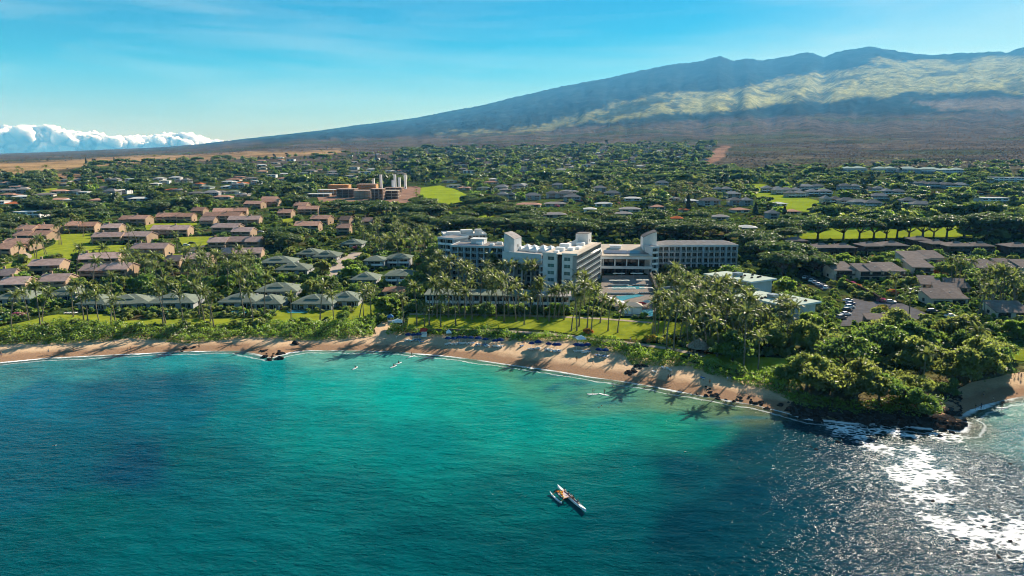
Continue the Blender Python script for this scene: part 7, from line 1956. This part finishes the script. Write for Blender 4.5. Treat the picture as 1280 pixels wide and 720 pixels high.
for zi, (P, n, allow, hr) in enumerate(PZ):
    q, W = scatter(P, n * 5, 300 + zi); k = 0; pts = []
    for (x, y), w in zip(q, W):
        if k >= n or N_OF['palm'] >= 299: break
        if in_open(x, y) and not allow: continue
        if taken(w[0], w[1], .6) or any((w[0] - a) ** 2 + (w[1] - b) ** 2 < 6 for a, b in pts): continue
        Hn = rp.uniform(*hr)
        if not allow and hides(w, Hn, 2.5): continue
        if allow and hides(w, Hn, 1.5) and rp.random() < .55: continue
        i = min(range(len(PALMS)), key=lambda j: abs(PALMS[j].H - Hn) + rp.random() * 2)
        plant(PALMS[i], 'palm_tree', 'palm tree', Vector(w), None, rp.uniform(.95, 1.2), key('palm', (x, y)), rp, 'coconut palms'); N_OF['palm'] += 1; k += 1; pts.append((w[0], w[1]))
# rain trees in a row on the fairway
for x, y, s in ((980, 300, 1.2), (997, 299, 1.25), (1022, 299, 1.4), (1054, 300, 1.35), (1074, 299, 1.25), (1092, 298, 1.3), (1108, 298, 1.1), (1121, 298, 1.3), (1136, 297, 1.15), (1153, 298, 1.45), (1167, 296, 1.1), (1183, 298, 1.3), (1205, 297, 1.5), (1217, 299, 1.35), (1233, 299, 1.45), (1260, 297, 1.5), (1280, 300, 1.5)):
    plant(UMB[rp.randrange(5)], 'rain_tree', 'rain tree', G(x, y), None, s * 1.0, key('umb', (x, y)), rp, 'rain trees'); N_OF['umb'] = N_OF.get('umb', 0) + 1
UZ = [([(545, 262), (640, 262), (700, 272), (760, 274), (880, 282), (985, 296), (1000, 330), (950, 330), (926, 312), (920, 302), (800, 298), (640, 296), (548, 288)], 96), ([(-10, 250), (70, 252), (180, 246), (330, 248), (330, 258), (250, 262), (190, 270), (110, 276), (20, 284), (-10, 320)], 62), ([(340, 256), (400, 252), (530, 258), (556, 272), (556, 292), (470, 284), (420, 268), (340, 266)], 46), ([(1020, 262), (1200, 272), (1280, 276), (1280, 284), (1170, 278), (1080, 280), (1000, 290)], 22), ([(960, 330), (1010, 330), (1060, 372), (1050, 392), (1000, 372)], 16), ([(330, 296), (380, 300), (360, 318), (320, 316)], 5)]
for zi, (P, n) in enumerate(UZ):
    q, W = scatter(P, n * 6, 500 + zi); k = 0; pts = []
    for (x, y), w in zip(q, W):
        if k >= n: break
        s = rp.uniform(.7, 1.25)
        if taken(w[0], w[1], 2.0) or any((w[0] - a) ** 2 + (w[1] - b) ** 2 < 42 for a, b in pts) or (in_open(x, y) and rp.random() < .85): continue
        i = rp.randrange(5)
        if hides(w, UMB[i].H * s, 8 * s): continue
        plant(UMB[i], 'rain_tree', 'rain tree', Vector(w), None, s, key('umb', (x, y)), rp, 'rain trees'); k += 1; pts.append((w[0], w[1]))
# trees of the point
for x, y, s, i in ((1008, 488, 1.15, 0), (1040, 500, 1.25, 1), (1070, 503, 1.1, 0), (1098, 506, 1.0, 3), (1150, 518, .85, 2), (1132, 500, 1.05, 1), (1168, 500, .9, 2), (1190, 478, 1.15, 1), (1216, 474, 1.15, 0), (1243, 468, 1.0, 2), (1088, 476, 1.25, 1), (1058, 470, 1.2, 0), (1026, 468, 1.05, 2), (1118, 474, 1.25, 3), (1150, 466, 1.25, 0), (1178, 456, 1.25, 1), (1210, 450, 1.2, 2), (1236, 452, 1.0, 0), (1002, 466, .9, 2), (1098, 448, 1.2, 0), (1140, 443, 1.15, 2), (1065, 446, 1.1, 1), (1168, 436, 1.1, 2), (1200, 432, 1.1, 0), (1040, 440, .9, 2), (1120, 432, 1.0, 1), (1232, 436, .9, 2), (985, 478, .8, 2), (1184, 494, .7, 2),
                   (915, 452, 1.05, 2), (905, 444, .9, 1), (960, 440, .9, 0), (975, 452, .8, 2), (1010, 440, .95, 0), (1255, 446, .8, 2)):
    if x in (1040, 1098, 1132, 1058, 1118, 1178, 1236, 1098): i = 4 + (x // 2) % 2
    if x in (1088, 1168, 1065, 1232, 975, 1026, 1118, 1178, 1002): continue
    plant(SHORE[i], 'shore_tree', 'tree', G(x, y), None, s * rp.uniform(.82, 1.12), key('shore', (x, y)), rp, 'big trees on the point')
for x, y, i, s in ((860, 264, 1, 1.0), (845, 250, 0, .8), (980, 276, 0, 1.0), (944, 268, 0, .9), (108, 206, 1, 1), (117, 205, 0, 1), (143, 203, 1, .9), (470, 198, 1, 1), (580, 190, 1, 1), (492, 196, 0, 1)):
    DESC['pine'] = 'dark columnar pine'; k_ = 'pine'; TPL['pine'] = 'dark columnar pine standing above the houses around it, {o} across the picture'
    plant(PINE[i], 'pine_tree', 'pine tree', G(x, y), None, s, 'pine', rp, 'dark pines')
BZ = [([(-10, 322), (200, 322), (330, 318), (440, 330), (440, 372), (330, 376), (0, 395)], 84), ([(330, 270), (440, 282), (560, 292), (545, 345), (440, 330), (330, 312)], 42), ([(430, 330), (545, 335), (540, 392), (480, 400), (440, 370)], 24), ([(-10, 255), (200, 262), (330, 258), (330, 320), (200, 318), (0, 322)], 44), ([(818, 350), (960, 350), (1060, 400), (1000, 440), (880, 425), (830, 395)], 34), ([(985, 318), (1280, 318), (1280, 365), (1060, 365)], 52), ([(1095, 365), (1280, 362), (1280, 425), (1100, 420)], 40), ([(640, 252), (960, 262), (1000, 290), (760, 274), (640, 264)], 46)]
for zi, (P, n) in enumerate(BZ):
    q, W = scatter(P, n * 8, 700 + zi); k = 0; pts = []
    for (x, y), w in zip(q, W):
        if k >= n or N_OF.get('bush', 0) >= 286: break
        i = rp.randrange(6); s = rp.uniform(.6, 1.05)
        if in_open(x, y, .5) or taken(w[0], w[1], 2.2) or any((w[0] - a) ** 2 + (w[1] - b) ** 2 < 14 for a, b in pts): continue
        if hides(w, BUSH[i].H * s, 3.5 * s): continue
        plant(BUSH[i], 'garden_tree', 'tree', Vector(w), None, s, key('bush%d' % i, (x, y)), rp, 'garden trees'); k += 1; N_OF['bush'] = N_OF.get('bush', 0) + 1; pts.append((w[0], w[1]))
for k_, x in enumerate((538, 551, 566, 583, 597, 609, 622, 638, 652, 668, 681, 697, 708)):
    i = (0, 4, 2, 1)[k_ % 4]
    plant(BUSH[i], 'garden_tree', 'tree', G(x, 393.5 + (k_ % 3)), None, .5 + .12 * (k_ % 3), key('bush%d' % i, (x, 394)), rp, 'garden trees')
SZ = [([(-10, 378), (330, 372), (440, 380), (440, 402), (320, 402), (0, 412)], 60), ([(430, 330), (545, 340), (520, 402), (440, 400)], 30), ([(0, 325), (330, 318), (330, 360), (0, 372)], 40), ([(520, 386), (820, 394), (880, 440), (800, 428), (640, 408), (520, 408)], 36), ([(820, 360), (1000, 400), (990, 450), (860, 430)], 30), ([(1090, 350), (1280, 340), (1280, 440), (1110, 410)], 60), ([(1000, 305), (1280, 305), (1280, 335), (1040, 335)], 36)]
for zi, (P, n) in enumerate(SZ):
    q, W = scatter(P, n * 6, 800 + zi); k = 0
    for (x, y), w in zip(q, W):
        if k >= n or N_OF.get('shrub', 0) >= 299: break
        i = rp.randrange(5); s = rp.uniform(.6, 1.2)
        if in_open(x, y, .3) or taken(w[0], w[1], .5): continue
        plant(SHRUB[i], 'garden_shrub', 'shrub', Vector(w), None, s, key('shrub%d' % i, (x, y)), rp, 'garden shrubs'); k += 1; N_OF['shrub'] = N_OF.get('shrub', 0) + 1
FL = [('magenta', 1094, 311), ('magenta', 1213, 316), ('magenta', 1201, 329), ('magenta', 1207, 329), ('magenta', 1213, 329), ('magenta', 1219, 328), ('orange', 1090, 323), ('orange', 1097, 324), ('orange', 1170, 342), ('orange', 1176, 342), ('magenta', 724, 247), ('magenta', 731, 248), ('magenta', 738, 249), ('magenta', 744, 250), ('magenta', 722, 252), ('magenta', 727, 252), ('magenta', 640, 236), ('magenta', 773, 255), ('magenta', 26, 397), ('magenta', 22, 397),
      ('magenta', 446, 312), ('magenta', 1056, 355), ('magenta', 1064, 358), ('orange', 1072, 360), ('yellow', 815, 427), ('orange', 812, 428), ('orange', 735, 417), ('yellow', 724, 243), ('yellow', 1103, 389), ('yellow', 1104, 386), ('orange', 1116, 368), ('yellow', 300, 287), ('orange', 742, 262), ('magenta', 696, 259), ('magenta', 1102, 378), ('yellow', 833, 431), ('magenta', 440, 369), ('orange', 1160, 352)]
for c, x, y in FL:
    k_ = 'fl' + c + place_of(x, y); TPL[k_] = c + ' flowering shrub ' + place_of(x, y) + ', {o} of those'
    plant(FLOWER[c], 'flowering_shrub', 'shrub', G(x, y), None, rp.uniform(.8, 1.2), k_, rp, 'flowering shrubs')

# ---- the leafy hedge along the beach
def hedge(name, poly, h0, per, label, seed):
    rg = np.random.default_rng(seed); pts = np.array([tuple(G(x, y)[:2]) for x, y in poly])
    lo, hi = pts.min(0), pts.max(0); n = int((hi[0] - lo[0]) * (hi[1] - lo[1]) * per)
    q = rg.uniform(lo, hi, (n, 2)); sd = poly_sdf(q[:, 0], q[:, 1], [tuple(p) for p in pts]); q, sd = q[sd > 0], sd[sd > 0]
    for a, b, c in DISCS:
        pass
    lump = fbm(q[:, 0] / 2.6, q[:, 1] / 2.6, seed, 3, .55); big = fbm(q[:, 0] / 11, q[:, 1] / 11, seed + 1, 2)
    h = h0 * (.15 + 1.15 * smooth01(lump, .22, .75)) * (.6 + .8 * big) * (.35 + .65 * smooth01(sd, 0, 1.6))
    u = rg.random(len(q)) ** .45
    P = np.column_stack([q, elev(q[:, 0], q[:, 1]) + .1 + h * u])
    e = .35
    gx = (fbm((q[:, 0] + e) / 2.6, q[:, 1] / 2.6, seed, 3, .55) - lump) / e; gy = (fbm(q[:, 0] / 2.6, (q[:, 1] + e) / 2.6, seed, 3, .55) - lump) / e
    Nn = np.column_stack([-gx * h0 * 1.6, -gy * h0 * 1.6, np.ones(len(q))]) + rg.normal(size=(len(q), 3)) * .55
    V, Q, T = rhombs(P, Nn, .40, rg, 1.5, tint=np.clip(.15 + .7 * fbm(q[:, 0] / 6, q[:, 1] / 6, seed + 4, 3), 0, 1))
    tag(inst(name, np_mesh(name, V, Q, M_HEDGE, {'tint': T})), label, 'hedge', kind='stuff')
hedge('shore_hedge', [(-60, 436), (0, 432), (60, 431), (130, 428), (160, 423), (232, 430), (320, 422), (320, 405), (225, 408), (160, 409), (125, 406), (95, 404), (56, 406), (31, 413), (0, 419), (-60, 428)], 2.3, 11, 'thick bright shore hedge between the left villa lawns and sand', 31)
hedge('shore_hedge', [(318, 422), (357, 426), (427, 425), (466, 421), (467, 411), (475, 402), (486, 392), (477, 391), (446, 405), (425, 403), (337, 405), (318, 406)], 2.3, 11, 'clipped bright shore hedge left of the sandy path', 33)
hedge('shore_hedge', [(482, 419), (520, 420), (570, 422), (640, 427), (715, 427), (735, 434), (780, 445), (790, 457), (860, 459), (882, 467), (914, 478), (937, 484), (961, 489), (988, 502), (1004, 490), (985, 468), (950, 468), (908, 462), (874, 452), (812, 445), (800, 434), (740, 426), (680, 420), (600, 415), (520, 415), (490, 410)], 3.1, 14, 'dark green shore hedge before the hotel lawn down to the point', 35)
hedge('point_brush', [(985, 500), (1005, 512), (1060, 519), (1110, 521), (1150, 523), (1176, 518), (1186, 498), (1150, 500), (1060, 505), (1000, 496)], 1.9, 8, 'low brush under the trees along the rocky point', 37)
# ---- undergrowth, far woods, scrub
def fill(name, zones, kinds, mats, label, cat, srange=(.7, 1.2), seed=1, open_=True, view=True, gold=False, disc=True, clump=False):
    items = []; rg = random.Random(seed)
    for zi, (P, n) in enumerate(zones):
        q, W = scatter(P, n, seed * 50 + zi)
        if open_:
            bad = np.zeros(len(q), bool)
            for O in OPEN: bad |= poly_sdf(q[:, 0], q[:, 1], O) > -.4
            q, W = q[~bad], W[~bad]
        if gold:
            bad = np.zeros(len(q), bool)
            for O in GOLDZ: bad |= poly_sdf(q[:, 0], q[:, 1], O) > rg.uniform(-.5, .5)
            q, W = q[~bad], W[~bad]
        for (x, y), w in zip(q, W):
            k = kinds[rg.randrange(len(kinds))]; s = rg.uniform(*srange)
            if disc and taken(w[0], w[1], 1.0): continue
            dn = float(vnoise(w[0] / 42, w[1] / 42, 7)) * .6 + float(vnoise(w[0] / 15, w[1] / 15, 8)) * .4
            if clump and dn < rg.uniform(.05, .5): continue
            if clump: s *= .6 + .95 * dn * rg.uniform(.5, 1.4)
            if view and hides(w, k[0][:, 2].max() * s, k[0][:, 0].max() * s * .8): continue
            items.append((k, w, rg.uniform(0, 6.28), s))
    return mass(name, items, label, cat, mats)
def at_feet():
    rg = random.Random(90); items = []
    for p, W, yaw, ns in FRONTS:
        n = max(2, int(W / 2.2))
        for k in range(n):
            if rg.random() < .2: continue
            u = -W / 2 + W * (k + rg.random()) / n; v = -rg.uniform(2.0, 5.0)
            x = p.x + u * math.cos(yaw) - v * math.sin(yaw); y = p.y + u * math.sin(yaw) + v * math.cos(yaw)
            big = rg.random() < .25 and ns > 1
            items.append((SM[rg.randrange(3)], (x, y), rg.uniform(0, 6.28), rg.uniform(.45, .9) * (1.7 if big else 1)))
    xs = np.array([i[1][0] for i in items]); ys = np.array([i[1][1] for i in items]); zs = elev(xs, ys)
    mass('foundation_planting', [(k, (q[0], q[1], z), a, s) for (k, q, a, s), z in zip(items, zs)], 'shrubs and small trees planted close along the house fronts', 'planting', MASS_MATS)
SM = [tuple([V * .36, Q, T, mi]) for V, Q, T, mi in LOW_TREE[:3]]
at_feet()
fill('undergrowth', [([(-10, 255), (560, 258), (545, 400), (440, 405), (0, 415)], 2600), ([(545, 288), (640, 294), (1000, 300), (1280, 302), (1280, 440), (1000, 470), (880, 440), (820, 400), (545, 396)], 2800), ([(540, 255), (960, 255), (1000, 296), (545, 292)], 900)], SM, MASS_MATS, 'low garden undergrowth filling the ground between buildings and trees', 'undergrowth', (.6, 1.3), 11, view=True)
fill('far_woods', [([(-20, 224), (90, 219), (330, 210), (520, 198), (560, 230), (540, 262), (330, 262), (0, 268), (-20, 262)], 2000), ([(110, 207), (300, 200), (430, 193), (540, 188), (560, 226), (520, 226), (330, 220), (100, 224)], 1000)],
     LOW_TREE + LOW_PALM[:2], MASS_MATS, 'far wooded suburb of trees and palms between the small upper houses', 'woods', (.9, 1.5), 13, gold=True, clump=True)
fill('far_woods', [([(500, 190), (700, 183), (894, 180), (886, 207), (720, 214), (560, 222), (500, 214)], 2600)], LOW_TREE, MASS_MATS, 'dark wooded suburb on the upper slope left of the firebreak', 'woods', (1.2, 2.1), 14, gold=True, clump=True)
fill('far_woods', [([(560, 226), (720, 216), (892, 210), (960, 226), (940, 262), (640, 262), (560, 256)], 560), ([(900, 214), (1050, 210), (1280, 204), (1290, 300), (1000, 296), (960, 270), (930, 228)], 1500), ([(600, 216), (720, 213), (900, 208), (960, 214), (940, 230), (700, 232), (600, 230)], 500)], LOW_TREE, MASS_MATS, 'green far woods behind the garden estate and right hand hillside', 'woods', (.9, 1.5), 15, clump=True)
fill('far_palms', [([(640, 226), (945, 228), (945, 262), (640, 260)], 520), ([(560, 226), (640, 224), (640, 250), (596, 244)], 70), ([(1110, 202), (1280, 208), (1280, 218), (1130, 216)], 90), ([(1000, 232), (1180, 236), (1180, 262), (1060, 262)], 90), ([(0, 228), (330, 224), (330, 252), (0, 262)], 120), ([(430, 285), (550, 282), (548, 300), (430, 300)], 40)], LOW_PALM, MASS_MATS, 'many small far palms standing over the garden estate roofs', 'palms', (.8, 1.15), 17)
M_KIAWE = leafmat('kiawe_leaf', (0.070, 0.056, 0.040), (0.125, 0.098, 0.070), (0.14, 0.11, 0.07), trans=0.3)
fill('dry_scrub', [([(880, 150), (1290, 140), (1290, 206), (1050, 212), (900, 216)], 5200), ([(-20, 193), (300, 184), (640, 172), (880, 160), (880, 184), (700, 186), (430, 190), (300, 196), (0, 208)], 2600), ([(640, 213), (900, 208), (960, 216), (900, 224), (640, 222)], 500), ([(-20, 206), (330, 196), (330, 206), (0, 222)], 130)], LOW_SCRUB, [M_KIAWE], 'grey brown thorn scrub scattered over the lower slope of the volcano', 'scrub', (.5, 1.05), 19, view=False, gold=True, disc=False)

# far cumulus bank over the isthmus, outside the air box
def clouds():
    m, N, L, out = nmat('cloud_vapour')
    b = N('ShaderNodeBsdfPrincipled', {'Base Color': (0.97, 0.97, 0.97, 1), 'Roughness': 1.0, 'Specular IOR Level': 0.0, 'Subsurface Weight': 1.0, 'Subsurface Radius': (1, 1, 1), 'Subsurface Scale': 700.0})
    L(b.outputs['BSDF'], out.inputs['Surface'])
    bm = bmesh.new(); bmesh.ops.create_icosphere(bm, subdivisions=3, radius=1.0)
    SV = np.array([v.co[:] for v in bm.verts]); SF = np.array([[v.index for v in f.verts] for f in bm.faces]); bm.free()
    rg = random.Random(5); DIST = 42000.0
    TOP = [(-260, 172), (0, 163), (30, 161), (62, 160), (90, 168), (120, 168), (150, 175), (175, 172), (205, 171), (228, 167), (245, 172), (262, 174), (285, 176), (305, 179)]
    LAB = ['large white cumulus at the far left horizon', 'white cumulus left of centre in the horizon bank', 'white cumulus in the right of the horizon bank', 'thin end of the horizon cloud bank by the volcano slope', 'white cumulus beyond the left edge of the bank']
    GR = [(-20, 95), (95, 165), (165, 255), (255, 312), (-260, -20)]
    for gi, (x0, x1) in enumerate(GR):
        VV, FF, k = [], [], 0
        x = x0
        while x < x1:
            top = np.interp(x, [t_[0] for t_ in TOP], [t_[1] for t_ in TOP]) + rg.uniform(-1, 2.5)
            y = 195.0
            while y > top:
                big = (2.6 + 8.5 * rg.random() ** 1.5) * (1.0 if x < 255 else .45)
                yy = max(y, top + big * .7)
                a, b, c = ray(x + rg.uniform(-3, 3), yy); h = math.hypot(a, b); dd = DIST + rg.uniform(-3000, 3000)
                cen = np.array([a / h * dd, b / h * dd, CAM_H + c / h * dd]); s = big * dd / FOC * 1.02
                n_ = 1 + .20 * np.sin(SV[:, :1] * 5.1 + k) * np.sin(SV[:, 1:2] * 4.3 + x) + .12 * np.sin(SV[:, 2:3] * 9.7 + y) * np.sin(SV[:, :1] * 11 + y) + .07 * np.sin(SV[:, 1:2] * 21 + x) * np.sin(SV[:, 2:3] * 19)
                VV.append(SV * n_ * s * np.array([1.25, 1, .82]) + cen); FF.append(SF + k); k += len(SV)
                y -= big * .7
            x += 4.2
        me = np_mesh('cloud', np.vstack(VV), np.vstack(FF), m, smooth=True)
        tag(inst('cloud', me), LAB[gi], 'cloud', 'clouds on the horizon')
clouds()

# ------------------------------------------------------------------ one description for each thing
ONES = 'zeroth first second third fourth fifth sixth seventh eighth ninth tenth eleventh twelfth thirteenth fourteenth fifteenth sixteenth seventeenth eighteenth nineteenth'.split()
TENS = ['', '', 'twenty', 'thirty', 'forty', 'fifty', 'sixty', 'seventy', 'eighty', 'ninety']
def ordinal(n):
    if n < 20: return ONES[n]
    if n >= 100: return ('hundredth' if n == 100 else ('hundred and ' + ordinal(n - 100)))
    if n % 10 == 0: return TENS[n // 10][:-1] + 'ieth'
    return TENS[n // 10] + '-' + ONES[n % 10]
LISTS = {}
for o, lst, pp in PLACED:
    LISTS.setdefault(lst, []).append((pp[0], o))
for lst, L_ in LISTS.items():
    L_.sort(key=lambda t_: t_[0])
    tp = TPL[lst]
    for i, (x, o) in enumerate(L_):
        if len(L_) == 1: s = tp.split(', {o}')[0]
        else: s = tp.replace('{o}', ('leftmost' if i == 0 else ('rightmost' if i == len(L_) - 1 else ordinal(i + 1) + ' from left')))
        w = s.split()
        if len(w) > 16: s = s.replace(' from left', '').replace('coconut ', '').replace(' among trees ', ' ').replace(' bordering the big left lawn', ' by the big lawn')
        if len(s.split()) > 16: print('LONG', s)
        o['label'] = s
        if 'group' not in o and len(L_) > 1: o['group'] = tp.split(', {o}')[0]
